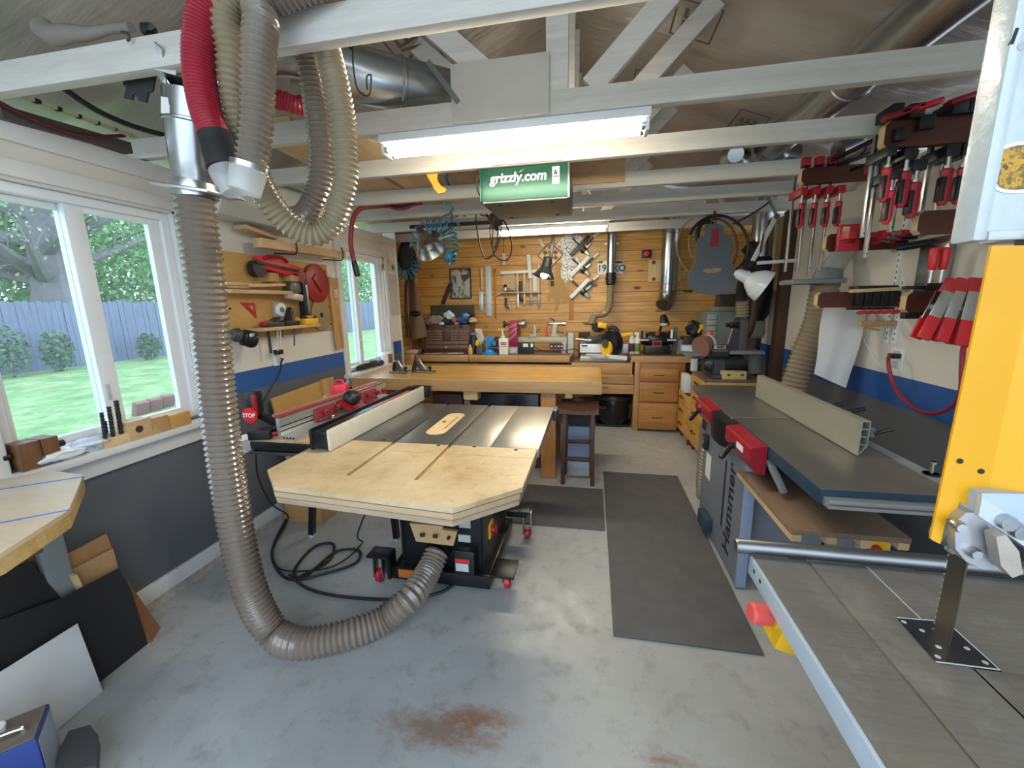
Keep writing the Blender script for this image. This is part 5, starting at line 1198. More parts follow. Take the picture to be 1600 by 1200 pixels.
solo('paper_bag', MB().slab([yb(u, v, 5.3) for u, v in ((742, 513), (751, 514), (757, 530), (750, 540), (742, 530))], .03), flat('cream paper', 'd9d2c4', .8), 'cream paper bag behind the black cordless tool', 'bag')
bv = thing('bench_vise', 'bright blue bench vise on the counter left of the white carton', 'vise', yb(765, 550, 5.1))
p = yb(764, 540, 5.1); bl_ = flat('bright blue vise paint', '2b84c4', .35)
part('vise_base', MB().lathe((p.x, 5.12, CZ), (p.x, 5.12, CZ+.06), [(0, .11), (.3, .11), (.5, .07), (1, .06)], 24), bl_, bv)
part('vise_body', MB().slab([yb(u, v, 5.08) for u, v in ((756, 527), (773, 527), (771, 532), (768, 535), (767, 548), (760, 548), (760, 535))], .12), bl_, bv)
part('vise_jaw', MB().box(p+Vector((.07, .0, .03)), (.06, .10, .06), (0, 0, 0), .006), flat('dull teal casting', '3f6c80', .4, .3), bv); part('vise_screw', MB().cyl(p+Vector((.0, -.03, -.02)), p+Vector((.15, -.03, -.02)), .012), dsteel, bv)
solo('maroon_box', pb(772, 527, 780, 546, 5.25, .06, zb=CZ), flat('maroon card', '7c2333', .6), 'maroon box peeking out behind the blue vise', 'box')
wc = thing('white_carton', 'tall white carton with printed lines left of the lathe headstock', 'carton', (-1.15, 5.06, CZ))
part('carton_body', pb(779.5, 529, 793, 549.5, 5.04, .1, zb=CZ, bev=.003), flat('white carton card', 'e2dfd2', .6), wc)
part('carton_print', pb(782.5, 535, 791, 536.5, 5.038, .003), dgrey, wc); part('carton_print', pb(782.5, 537.5, 791, 539, 5.038, .003), red, wc); part('carton_print', pb(780, 541, 792.5, 541.6, 5.038, .003), red, wc)
t = thing('spray_bottle', 'clear pump bottle with yellow trigger top standing on the white carton', 'bottle', yb(784, 529, 5.09))
p = yb(786, 529, 5.09); part('bottle_body', MB().lathe(p, p+Vector((0, 0, .055)), [(0, .03), (.5, .03), (.8, .012), (1, .008)], 14), glassy('pale bottle', (.9, .92, .88, 1), .15, .5), t)
part('nozzle', MB().cyl(p+Vector((-.005, 0, .05)), p+Vector((-.005, 0, .105)), .008), vinyl, t); part('trigger_top', MB().box(p+Vector((-.02, 0, .112)), (.085, .02, .018), (0, 0, 0), .005), yellow, t)
# ---- wood lathe
lt = thing('wood_lathe', 'grey wood lathe with a maroon headstock on the counter', 'lathe', (-.7, 5.3, CZ))
lg = flat('grey lathe enamel', 'a3a394', .4, .1, .05); mar = flat('maroon lathe cover', '85183c', .35)
part('headstock', pb(795, 502, 808, 542, 5.16, .26, bev=.006), mar, lt); part('headstock_foot', pb(796, 541, 808.5, 548, 5.17, .24, zb=CZ, bev=.004), lgrey, lt)
for k, (v0, v1) in enumerate(((512, 505.5), (521, 513), (531, 519))): part('stripe', MB().bar(yb(796, v0, 5.159), yb(807.5, v1, 5.159), .002, .008, (0, 0, 1)), flat('silver pink stripe', 'd29ab0', .4), lt)
part('bed', pb(809, 527, 886, 534.5, 5.22, .12, bev=.004), lg, lt)
part('bed_foot', pb(877, 534, 885, 547, 5.2, .16, zb=CZ, bev=.004), lg, lt)
p = yb(811, 506, 5.27); part('spindle_chuck', MB().lathe(p, p+Vector((.10, 0, 0)), [(0, .03), (.3, .03), (.35, .055), (.8, .055), (1, .03)], 22), steel, lt)
p = yb(794, 506.5, 5.27); part('hand_wheel', MB().lathe(p+Vector((-.06, 0, 0)), p, [(0, .045), (.3, .045), (.5, .02), (1, .02)], 20), dgrey, lt)
tsk = part('tailstock', MB().slab([yb(u, v, 5.22) for u, v in ((864, 507), (871, 507), (868, 520), (876, 526.5), (860, 526.5), (863, 520))], .1), lg, lt)
p = yb(855, 506, 5.27); part('quill', MB().lathe(p, p+Vector((.24, 0, 0)), [(0, .012), (.15, .02), (.6, .024), (.8, .022), (.82, .03), (1, .028)], 18), steel, tsk)
part('tail_handle', MB().tube([yb(859, 497.5, 5.22), yb(864, 499, 5.22), yb(866, 503, 5.24)], .007, res=3), black, tsk)
part('lock_lever', MB().tube([yb(872, 518, 5.2), yb(878, 520, 5.18), yb(881, 521, 5.18)], .006, res=3), black, tsk)
part('tool_rest', MB().slab([yb(u, v, 5.2) for u, v in ((834, 509), (837, 509), (838, 526), (834, 526))], .03).bar(yb(827, 524, 5.2), yb(838, 524, 5.24), .03, .03), lg, lt); part('rest_lever', MB().tube([yb(838, 519, 5.2), yb(844, 514, 5.18)], .006, res=2), dgrey, lt)
pn = part('control_panel', pb(859, 537, 880, 545, 5.19, .03), flat('dark control panel', '2b2224', .4), lt)
for u, mm in ((862, lgrey), (868, flat('copper knob', 'b58068', .4)), (873, lgrey), (878, lgrey)): p = yb(u, 541, 5.185); part('dial', MB().cyl(p+Vector((0, .006, 0)), p+Vector((0, -.006, 0)), .012), mm, pn)
part('motor_box', pb(887, 520.5, 896.5, 547, 5.2, .16, zb=CZ, bev=.012), flat('pale grey box', 'a9aeae', .5), lt)
bottle('oil_bottle', 854, 510, 526, .02, 5.26, [(0, 1), (.45, 1), (.5, .7), (.9, .5), (1, .3)], flat('red oil bottle', 'c6433a', .4), 'small red and grey oil bottle standing on the lathe bed', zb=yb(854, 526.5, 5.26).z)
ps = thing('power_strip', 'black power strip with white outlets under the lathe bed', 'power strip', (-.75, 5.14, CZ))
part('strip_body', pb(810, 536, 834, 544, 5.13, .06, zb=CZ, bev=.005), black, ps)
for u in (819, 823, 831): part('outlet_face', pb(u-1.8, 537, u+1.8, 542, 5.127, .004), vinyl, ps)
solo('strip_cable', MB().tube([yb(834, 540, 5.12), yb(840, 545, 5.1), yb(850, 547.5, 5.08), yb(880, 548, 5.1), yb(897, 545, 5.12), yb(903, 548, 5.05)], .005), wire, 'black cord running from the power strip under the lathe to the mitre saw', 'cord')
# ---- mitre saw
ms = thing('mitre_saw', 'yellow and black sliding mitre saw with a silver base on the lowered counter', 'mitre saw', (.2, 5.2, zl))
sil = flat('silver saw casting', 'c3c4c2', .35, .35, .05)
p = yb(906, 566, 5.05); x0 = p.x; x1 = yb(985, 566, 5.05).x
part('base', MB().bb(x0, x1-.05, 5.06, 5.42, zl, zl+.06, .015), sil, ms)
part('turntable', MB().lathe((.5*(x0+x1)-.04, 5.2, zl+.05), (.5*(x0+x1)-.04, 5.2, zl+.085), [(0, .2), (.8, .2), (1, .19)], 32), sil, ms)
part('table_arm', MB().slab([yb(u, v, 5.02) for u, v in ((948, 554), (980, 557), (980, 563), (948, 560))], .06), flat('white steel arm', 'dcdfe4', .35), ms)
part('mitre_lever', MB().bar(yb(980, 560, 5.0), yb(991, 558, 4.99), .03, .03, bev=.008), black, ms)
fnc = part('saw_fence', pb(906, 537.5, 940, 551, 5.2, .03, bev=.003), flat('white fence casting', 'd7dae0', .35, .2), ms); part('saw_fence', pb(972, 538, 981, 552, 5.2, .03, bev=.003), MATS['white fence casting'], ms)
part('fence_label', pb(908.5, 539, 918, 541.5, 5.197, .004), black, fnc)
c = yb(956, 536, 5.14)
part('upper_guard', MB().lathe(c+Vector((-.04, -.03, 0)), c+Vector((.05, .03, 0)), [(0, .12), (.1, .152), (.9, .152), (1, .13)], 40), flat('gunmetal guard', '24282e', .3, .4), ms)
part('lower_guard', MB().lathe(c+Vector((-.075, -.06, -.06)), c+Vector((-.055, -.045, -.06)), [(0, .095), (1, .10)], 32), yellow, ms)
part('blade_washer', MB().cyl(c+Vector((-.085, -.07, -.0)), c+Vector((-.06, -.05, -.0)), .055, n=24), dsteel, ms)
part('saw_arm', MB().tube([c+Vector((-.30, .12, -.02)), c+Vector((-.2, .08, .03)), c+Vector((-.1, .0, .06))], .045, 12), dgrey, ms)
part('motor', MB().lathe(yb(934, 512, 5.2)-Vector((.03, .02, 0)), yb(934, 512, 5.2)+Vector((.04, .12, 0)), [(0, .05), (.2, .058), (1, .055)], 20), black, ms)
part('motor_cover', MB().box(yb(941, 508, 5.2), (.11, .12, .07), (0, .15, 0), .02), yellow, ms)
part('handle', MB().tube([yb(950, 513, 5.1), yb(960, 512, 5.08), yb(966, 518, 5.06)], .022, 10), black, ms)
part('trigger_handle', MB().bar(yb(971, 524, 5.05), yb(990, 521, 5.0), .04, .04, bev=.014), yellow, ms)
part('slide_rail', MB().cyl(yb(900, 530, 5.25), yb(932, 533, 5.2), .018).cyl(yb(905, 535, 5.3), yb(935, 537, 5.25), .018), steel, ms)
part('pivot_block', MB().box(yb(926, 534, 5.28), (.14, .12, .14), (0, 0, 0), .02), dgrey, ms)
part('screw_head', MB().bb(x0+.02, x1-.08, 5.045, 5.06, zl+.012, zl+.05, .005), flat('beige scale', 'a9a78e', .5), ms)
solo('dark_box', pb(904, 520, 922, 540, 5.42, .1, zb=zl), flat('dark brown box', '33261f', .7), 'dark brown box against the pine wall behind the mitre saw', 'box')
# bottles right of the saw
for u, c2, lab in ((987, '4a3150', 'tall white bottle with a purple label right of the mitre saw'), (995.5, '7a8b3c', 'tall white bottle with a green label beside the black grinder')):
    y = 5.2; a, b = yb(u, 547, y), yb(u, 523, y)
    t = thing('spray_bottle', lab, 'bottle', (a.x, y, CZ), 'labelled bottles by the grinder')
    part('bottle_body', MB().lathe((a.x, y, CZ), (a.x, y, b.z), [(0, .032), (.05, .036), (.75, .036), (.9, .018), (1, .016)], 16), flat('white bottle', 'dfe0d8', .35), t)
    part('label', MB().lathe((a.x, y, CZ+.03), (a.x, y, CZ+.13), [(0, .0372), (1, .0372)], 18), flat('label '+c2, c2, .5), t)
    part('cap', MB().bb(a.x-.04, a.x+.014, y-.012, y+.012, b.z, b.z+.03, .006), vinyl, t)
# ---- bench grinder with lamp
bg2 = thing('bench_grinder', 'black bench grinder with an orange badge and a goose-neck lamp', 'grinder', (.75, 5.25, CZ))
part('base', pb(1008, 540, 1048, 550, 5.12, .2, zb=CZ, bev=.01), black, bg2)
p = yb(1027, 530, 5.2); part('motor_body', MB().lathe(p+Vector((-.13, .03, 0)), p+Vector((.13, .03, 0)), [(0, .06), (.15, .085), (.85, .085), (1, .06)], 24), flat('satin black motor', '1c1c1e', .35), bg2)
for u in (1006, 1048): p = yb(u, 528, 5.2); k = part('wheel_guard', MB().lathe(p+Vector((-.03, .03, 0)), p+Vector((.03, .03, 0)), [(0, .07), (.1, .085), (.9, .085), (1, .07)], 24), black, bg2); part('tool_rest', MB().box(p+Vector((0, -.05, -.02)), (.10, .06, .018), (0, 0, 0), .003), lgrey, bg2); part('eye_shield', MB().box(p+Vector((0, -.05, .05)), (.025, .03, .10), (0, 0, 0), .004), vinyl if u > 1020 else mgrey, bg2)
bd = part('badge', pb(1019.5, 532.5, 1034, 541.5, 5.116, .006), flat('orange badge', 'd2431f', .4), bg2); part('badge_face', pb(1021, 534, 1032.5, 540, 5.113, .004), flat('badge black', '2b1512', .5), bd)
part('orange_emblem', pb(1024, 517, 1031, 524, 5.14, .02, bev=.004), flat('rust emblem', '8a3a1e', .5), bg2)
part('lamp_neck', MB().tube([yb(1030, 520, 5.22), yb(1033, 510, 5.2), yb(1036, 503, 5.18)], .016, 10), black, bg2)
a, b = yb(1036, 493, 5.2), yb(1039, 508, 5.14); part('lamp_shade', MB().lathe(a, b, [(0, .03), (.3, .045), (.7, .05), (1, .055)], 18), black, bg2)
part('lamp_glass', MB().ball(yb(1038, 507, 5.12), .045, (1, .6, .6)), lgrey, bg2)
solo('upright_strips', pb(1052, 512, 1059, 532, 5.3, .05, zb=CZ), mgrey, 'grey upright strips behind the right wheel of the grinder', 'strip')
# right end of counter
solo('grey_can', MB().lathe((yb(1062, 545, 5.25).x, 5.25, CZ), (yb(1062, 545, 5.25).x, 5.25, CZ+.17), [(0, .05), (.95, .05), (1, .045)], 20), mgrey, 'grey can right of the bench grinder', 'can')
solo('black_crate', pb(1068, 527, 1092, 546, 5.2, .2, zb=CZ, bev=.006), black, 'black open crate on the right end of the counter', 'crate')
solo('black_drill', MB().crumple(yb(1085, 514, 5.25), (.10, .08, .09), .35, 9, 3), flat('matte black tool', '191a1c', .5), 'black power drill heaped on the crate', 'drill')
t = thing('trigger_sprayer', 'yellow and white trigger sprayer standing in the black crate', 'bottle', yb(1099, 520, 5.15))
part('trigger', MB().slab([yb(u, v, 5.13) for u, v in ((1093, 507), (1102, 506.5), (1101, 512), (1096, 515), (1092, 521), (1090, 520), (1094, 512))], .03), yellow, t)
part('nozzle', MB().slab([yb(u, v, 5.13) for u, v in ((1102, 506.5), (1109, 511), (1105, 514), (1101, 513))], .03), vinyl, t); part('neck', MB().cyl(yb(1102, 514, 5.14), yb(1102, 524, 5.14), .014), flat('pale green neck', 'b5c98f', .4), t)
part('bottle_body', MB().lathe((yb(1102, 524, 5.14).x, 5.14, CZ), yb(1102, 524, 5.14), [(0, .035), (.6, .035), (1, .014)], 14), vinyl, t)
solo('white_box', pb(1066, 540, 1092, 553, 4.99, .12, bev=.006), flat('glossy white box', 'dfe4ea', .3), 'glossy white box at the front right edge of the counter', 'box')
t = thing('parts_cabinet', 'grey cabinet of small clear drawers against the rear right corner', 'cabinet', (1.55, 5.2, CZ))
a, b = yb(1105, 487, 5.0), yb(1124, 542, 5.0)
part('carcass', MB().bb(a.x, a.x+.30, 5.0, 5.45, CZ, a.z, .004), flat('grey steel cabinet', '7b7f7b', .45), t)
for k in range(7):
    z0 = CZ+.03+k*(a.z-CZ-.05)/7; part('drawer', MB().bb(a.x+.01, a.x+.105, 4.99, 5.0, z0, z0+(a.z-CZ-.05)/7-.012, .003), flat('milky drawer', '9fa79c', .35), t)
part('side_wall', MB().bb(a.x+.12, a.x+.305, 4.99, 5.0, CZ, a.z), MATS['grey steel cabinet'], t)
p = yb(1128, 478, 5.1)
solo('clear_tray', MB().bb(p.x-.1, p.x+.2, 5.1, 5.3, a.z, a.z+.05, .004), flat('milky tray', '8b8a7c', .4), 'milky tray on top of the grey parts cabinet', 'tray')
solo('dark_tray', MB().bb(p.x-.03, p.x+.16, 5.1, 5.28, a.z+.05, a.z+.19, .006), flat('brown smoky bin', '4a4038', .4), 'brown smoky bin on the milky tray under the guitar template', 'bin')
# ---- yellow rolling drawer cabinets
yc = thing('rolling_cabinet', 'tall yellow pine rolling drawer cabinet with the disc sander on top', 'cabinet', (1.25, 4.2, 0))
YX, YY0, YY1, YZ = 1.03, 3.97, 4.46, .805
part('carcass', MB().bb(YX+.012, 1.52, YY0, YY1, .09, YZ, .003), wood('plain pine carcass', 'b58a4c', 'cfa666', 2), yc)
part('cabinet_top', MB().bb(YX-.005, 1.53, YY0-.005, YY1+.005, YZ, YZ+.022, .003), ctop, yc)
zs = [.10, .33, .50, .65, YZ]
for a, b in zip(zs, zs[1:]):
    d = part('drawer', MB().bb(YX-.006, YX+.012, YY0+.003, YY1-.003, a+.002, b-.003, .003), yellowp, yc)
    yy = (YY0+YY1)/2; zz = a+(b-a)*.62
    part('drawer_pull', MB().tube([(YX-.006, yy-.05, zz), (YX-.03, yy-.045, zz+.004), (YX-.034, yy, zz+.006), (YX-.03, yy+.045, zz+.004), (YX-.006, yy+.05, zz)], .0055, 8, res=4), black, d)
for x, y in ((YX+.04, YY0+.05), (YX+.04, YY1-.05), (1.47, YY0+.05), (1.47, YY1-.05)):
    k = part('caster', MB().bb(x-.025, x+.025, y-.03, y+.03, .06, .09, .003), steel, yc); part('caster_wheel', MB().cyl((x-.014, y, .036), (x+.014, y, .036), .036, n=18), dred, k)
yl = thing('rolling_cabinet', 'low yellow pine rolling drawer cabinet behind the tall one', 'cabinet', (1.2, 4.7, 0))
LX, LY0, LY1, LZ = 1.01, 4.49, 4.93, .545
part('carcass', MB().bb(LX+.012, 1.5, LY0, LY1, .09, LZ, .003), MATS['plain pine carcass'], yl)
for a, b in ((.10, .25), (.25, .41), (.41, LZ)):
    d = part('drawer', MB().bb(LX-.006, LX+.012, LY0+.003, LY1-.003, a+.002, b-.003, .003), yellowp, yl); yy = (LY0+LY1)/2; zz = a+(b-a)*.6
    part('drawer_pull', MB().tube([(LX-.006, yy-.05, zz), (LX-.034, yy-.045, zz+.005), (LX-.034, yy+.045, zz+.005), (LX-.006, yy+.05, zz)], .0055, 8, res=4), black, d)
for x, y in ((LX+.04, LY0+.05), (LX+.04, LY1-.05), (1.45, LY0+.05), (1.45, LY1-.05)):
    k = part('caster', MB().bb(x-.025, x+.025, y-.03, y+.03, .06, .09, .003), steel, yl); part('caster_wheel', MB().cyl((x-.014, y, .036), (x+.014, y, .036), .036, n=18), dred, k)
solo('white_tub', pb(1070, 587, 1080, 606, 4.55, .2, zb=LZ+.03, bev=.004), flat('white tub', 'dde1e6', .4), 'white tub standing on the low yellow cabinet', 'tub')
solo('dark_slab', MB().bb(LX+.01, 1.4, LY0+.02, LY1-.02, LZ, LZ+.03, .002), flat('purple brown slab', '4a3538', .5), 'dark slab lying on top of the low yellow cabinet', 'slab')
solo('card_box', pb(1080, 561, 1090, 577, 4.47, .02, zb=YZ+.022, bev=.002), paper, 'white and red card box at the back of the tall yellow cabinet', 'box')
# ---- belt and disc sander
ds = thing('disc_sander', 'dark grey belt and disc sander on the tall yellow cabinet', 'sander', (1.25, 4.2, YZ+.022))
ZT = YZ+.022; dk = flat('dark grey casting', '3c3f42', .4, .3, .08)
def sp(u, v, y=4.2): return yb(u, v, y)
part('base', MB().bb(1.10, 1.42, 4.02, 4.38, ZT, ZT+.035, .008), dk, ds)
part('motor', MB().lathe(sp(1098, 568, 4.2), sp(1160, 566, 4.25), [(0, .05), (.1, .075), (.6, .085), (.9, .08), (1, .06)], 24), dk, ds)
part('pedestal', MB().slab([sp(u, v, 4.1) for u, v in ((1116, 562), (1132, 562), (1134, 584), (1114, 584))], .12), dgrey, ds)
part('left_table', MB().slab([sp(u, v, 4.12) for u, v in ((1062, 550), (1098, 553), (1098, 556), (1072, 557))], .14), mgrey, ds)
part('right_table', pb(1140, 549, 1195, 554, 4.08, .2, bev=.004), mgrey, ds)
a, b = sp(1094, 543, 4.15), sp(1104, 540, 4.2); part('sanding_disc', MB().cyl(a, b, .10, n=30), flat('rust sanding disc', '7d5648', .8), ds)
part('disc_guard', MB().cyl(b, b+Vector((.02, .01, 0)), .105, n=30), lgrey, ds)
part('belt_column', MB().slab([sp(u, v, 4.2) for u, v in ((1153, 500), (1160, 496), (1168, 497), (1170, 550), (1142, 550), (1144, 532), (1152, 519))], .12), dk, ds)
part('belt', MB().bb(sp(1157, 500).x, sp(1170, 500).x, 4.19, 4.33, sp(1160, 550).z, sp(1160, 499).z, .02), flat('brown sanding belt', '55504c', .8), ds)
a, b = sp(1135, 508, 4.18), sp(1153, 508, 4.2); part('tension_knob', MB().lathe(a, b, [(0, .02), (.2, .02), (.25, .012), (.4, .03), (.7, .025), (1, .03)], 16), black, ds)
part('support_rod', MB().cyl(sp(1137, 538), sp(1145, 512), .008), dsteel, ds)
part('switch_plate', pb(1113, 539, 1139, 557, 4.08, .03), black, ds); part('red_strip', pb(1113, 546.5, 1137, 549.5, 4.075, .006), flat('dull red strip', '8a4a40', .5), ds)
lp = part('label_plate', pb(1116, 540, 1134, 545, 4.075, .006), lgrey, ds); part('label_print', pb(1120, 541, 1132, 544, 4.073, .003), dgrey, lp)
part('mitre_handle', MB().bar(sp(1090, 569, 4.05), sp(1104, 562, 4.05), .02, .02, bev=.004), black, ds)
part('dust_outlet', MB().lathe(sp(1180, 582, 4.3), sp(1178, 553, 4.3), [(0, .06), (.9, .075), (1, .08)], 20), flat('grey plastic pail', '6e7270', .5), ds)
solo('orange_tube', MB().lathe(sp(1108, 540, 4.3), sp(1109, 518, 4.3), [(0, .03), (.9, .03), (1, .02)], 14), flat('orange red tube', 'e14a33', .4), 'orange-red tube standing behind the sanding disc', 'tube')
t = thing('wooden_block', 'pale wooden block with two square holes on the tall yellow cabinet', 'block', sp(1148, 587, 4.02))
part('block_body', pb(1129, 580.5, 1167, 592, 4.0, .08, zb=ZT, bev=.004), flat('pale yellow wood', 'c8ad72', .5), t)
for u in (1139, 1160): part('square_hole', pb(u-2.5, 584.5, u+2.5, 587.5, 3.9985, .003), walnut, t)

# ================================================================ things on the pine wall
WY = YB-.002
def wp(u, v, off=.01): return yb(u, v, WY-off)
def wbox(u0, v0, u1, v1, d=.02, bev=.002): return pb(u0, v0, u1, v1, WY-d, d, bev=bev)
# framed photograph
fr = thing('framed_photograph', 'black framed black-and-white photograph on the pine wall', 'picture', wp(720, 444))
a, b = wp(703, 420), wp(737, 466.5); m = MB(); x0, x1, z0, z1 = a.x, b.x, b.z, a.z
for q in ((x0, x1, z1-.012, z1), (x0, x1, z0, z0+.012), (x0, x0+.012, z0+.012, z1-.012), (x1-.012, x1, z0+.012, z1-.012)): m.bb(q[0], q[1], WY-.022, WY, q[2], q[3], .002)
part('frame', m, black, fr)
mm, nt, b_ = _new('grey photographic print'); n = _noise(nt, _coord(nt, (9, 1, 6)), 1.4, 4, .6); nt.links.new(_ramp(nt, n, [(.35, '2b2b2a'), (.48, '8b8a86'), (.56, 'c9c6bf'), (.66, '4a4a48')]), b_.inputs['Base Color'])
ph = part('print', MB().bb(x0+.01, x1-.01, WY-.012, WY-.006, z0+.01, z1-.01), mm, fr)
pale = flat('pale grey print tone', 'b9b6ae', .6); dark = flat('dark grey print tone', '4c4b49', .6)
m = MB()
def poly(pts, d): m.slab([wp(u, v, d) for u, v in pts], .0006)
poly([(713, 424), (716, 422.5), (719, 424), (720, 430), (722, 437), (721, 446), (714, 446), (713, 436)], .0135); poly([(727, 437), (731, 432), (734, 434), (734, 463), (729, 463), (727, 450)], .0135)
part('light_figure', m, pale, ph); m = MB(); poly([(720, 429), (734, 429), (734, 433), (726, 440), (721, 436)], .0142); part('dark_area', m, dark, ph)
# loose tools
def tool(name, label, cat, pieces, group=None):
    t = thing(name, label, cat, wp(*pieces[0][1]), group)
    for nm_, p0, p1, w_, mat_ in pieces: part(nm_, MB().bar(wp(*p0), wp(*p1), w_, .014, (0, 1, 0), .003) if 'handle' not in nm_ else MB().lathe(wp(*(p0 if len(p0) == 3 else (*p0, .016))), wp(*(p1 if len(p1) == 3 else (*p1, .016))), [(0, w_*.42), (.15, w_*.55), (.8, w_*.5), (1, w_*.4)], 12), mat_, t)
    return t
bsteel = flat('polished blade', 'cfd4d8', .3, .6)
tool('paring_chisel', 'wide chisel with a pale wooden handle hanging left of the long straightedge', 'chisel', [('handle', (752, 419), (753.5, 454), .032, palewz), ('blade', (752, 455), (751, 485), .058, bsteel)])
tool('straightedge', 'long pale metal straightedge hanging on the pine wall', 'ruler', [('beam', (762.5, 416), (764.5, 494), .075, flat('pale blue-grey enamel', 'c3cfd4', .35, .2))])
t = thing('copper_rod', 'thin copper rod with a red top hanging right of the straightedge', 'rod', wp(774, 460)); part('rod', MB().cyl(wp(773, 426), wp(774.5, 498), .010), flat('copper rod', 'b1703e', .35, .5), t); part('red_top', MB().cyl(wp(773, 420), wp(773, 427), .013), red, t)
tr = thing('tool_rack', 'pale wooden tool rack with hanging tools on the pine wall', 'rack', wp(815, 457))
part('shelf', MB().bar(wp(785, 457, .05), wp(845, 456.5, .05), .10, .014, (0, 0, 1), .002), palew, tr); part('bracket', MB().bar(wp(774, 463, .03), wp(785, 457, .03), .06, .014, (0, 0, 1), .002), palew, tr)
part('lower_rail', wbox(795, 467, 846, 469.5, .02), palew, tr); part('back_panel', wbox(799, 441, 844, 456, .006), flat('greyed pink board', 'b9a79a', .6), tr)
solo('round_board', MB().slab([wp(796+11*math.cos(a)*(1.0), 440+16*math.sin(a), .008) for a in [2*PI*i/28 for i in range(28)]], .006), flat('pale tan disc', 'c9a681', .5), 'pale tan round board behind the tool rack', 'board')
solo('white_bar', MB().bar(wp(782, 426.5, .03), wp(840, 423.5, .03), .04, .04, (0, 1, 0), .004), paper, 'white horizontal bar across the top of the tool rack', 'bar')
solo('white_bar', MB().bar(wp(826, 398, .07), wp(829, 435, .07), .05, .04, (0, 1, 0), .004), paper, 'white upright bar crossing the horizontal bar on the tool rack', 'bar')
for k, (u, v0, vm, v1, w_, lab, bm_) in enumerate(((808.5, 427, 455, 480, .03, 'leftmost chisel in the tool rack, with a wide blade', bsteel), (819, 427, 455, 476, .03, 'thick handled gouge in the middle of the tool rack', palewz), (829, 435, 455, 477, .028, 'chisel below the white upright bar', dsteel), (841.5, 412, 456, 480, .028, 'tall handled chisel at the right of the tool rack', dsteel))):
    tool('chisel', lab, 'chisel', [('handle', (u, v0, .05), (u, vm, .05), .036, palewz), ('blade', (u+.5, vm+2, .05), (u+.8, v1, .05), w_, bm_)], 'chisels in the tool rack')
solo('grey_scraper', MB().bar(wp(814, 439, .05), wp(814, 455, .05), .05, .02, (0, 1, 0), .01), dgrey, 'dark grey oval scraper between the chisels', 'scraper')
solo('white_card', wbox(832, 429, 840, 455, .02), paper, 'white card standing in the tool rack', 'card')
solo('metal_strip', wbox(845, 430, 847, 456, .03), palew, 'pale strip at the right end of the tool rack', 'strip')
t = thing('hand_plane', 'small black and silver spokeshave lying on the left of the tool rack', 'plane', wp(790, 452)); part('body', MB().box(wp(789, 452, .06), (.05, .05, .06), (0, 0, 0), .012), steel, t); part('knob', MB().ball(wp(789.5, 447, .06), .024), black, t)
solo('silver_spokeshave', MB().bar(wp(793, 452, .06), wp(804, 453, .06), .03, .03, (0, 1, 0), .01), dsteel, 'silver scraper plane lying in the middle of the tool rack', 'plane')
t = thing('pliers', 'purple handled pliers hanging below the tool rack', 'pliers', wp(793, 475)); part('jaw', MB().bar(wp(790, 465, .03), wp(792, 473, .03), .03, .02, (0, 1, 0), .006), black, t)
part('grip', MB().tube([wp(791, 470, .03), wp(790, 477, .03), wp(794, 482, .03)], .012), flat('plum grip', '4d3442', .5), t); part('grip', MB().tube([wp(792, 470, .03), wp(796, 478, .03), wp(798, 484, .03)], .010), lgrey, t)
solo('tape_roll', MB().lathe(wp(816, 466, .05), wp(816, 466, .0), [(0, .03), (.1, .045), (1, .045)], 20), black, 'black round gauge hanging under the rack shelf', 'gauge')
solo('leaning_rifle_stock', MB().bar(wp(692, 475, .02), wp(705, 442, .02), .05, .03, (0, 1, 0), .01), flat('dark brown tool', '3a2a20', .5), 'dark tapered tool leaning left of the framed photograph', 'tool')
t = thing('glass_thermometer', 'small silver thermometer hanging on a cord over the tool rack', 'gauge', wp(787, 400)); part('tube_body', MB().bar(wp(787, 396, .1), wp(787, 414, .1), .04, .02, (0, 1, 0), .006), lgrey, t); part('cord', MB().cyl(wp(786.5, 362, .1), wp(787, 396, .1), .004), wire, t); part('nail', MB().cyl(wp(786.5, 362, .105), wp(786.5, 362, -.001), .005), dsteel, t)
# chequered board
ck = thing('chequered_board', 'small chequered wooden board hung by its corner on the pine wall', 'board', wp(860, 400)); a = wp(860, 399, .012); S = .115
ez = Vector((.707, 0, .707)); ex_ = Vector((.707, 0, -.707))
part('board', MB().slab([a+(ez+ex_)*S, a+(ez-ex_)*S, a-(ez+ex_)*S, a+(ex_-ez)*S], .012), flat('pale maple square', 'd9b078', .4), ck)
m = MB(); q = S*.84/2
for i in range(4):
    for j in range(4):
        if (i+j) % 2: c = a+ez*((i-1.5)*q)+ex_*((j-1.5)*q)+Vector((0, -.0135, 0)); m.slab([c+(ez+ex_)*q*.5, c+(ez-ex_)*q*.5, c-(ez+ex_)*q*.5, c+(ex_-ez)*q*.5], .001)
part('dark_squares', m, flat('walnut square', '6d4024', .5), ck)
m = MB()
for e1, e2 in ((ez, ex_), (ex_, ez), (-ez, ex_), (-ex_, ez)): m.bar(a+e1*S-e2*S+Vector((0, -.012, 0)), a+e1*S+e2*S+Vector((0, -.012, 0)), .012, .01, (0, 1, 0))
part('border', m, walnut, ck)
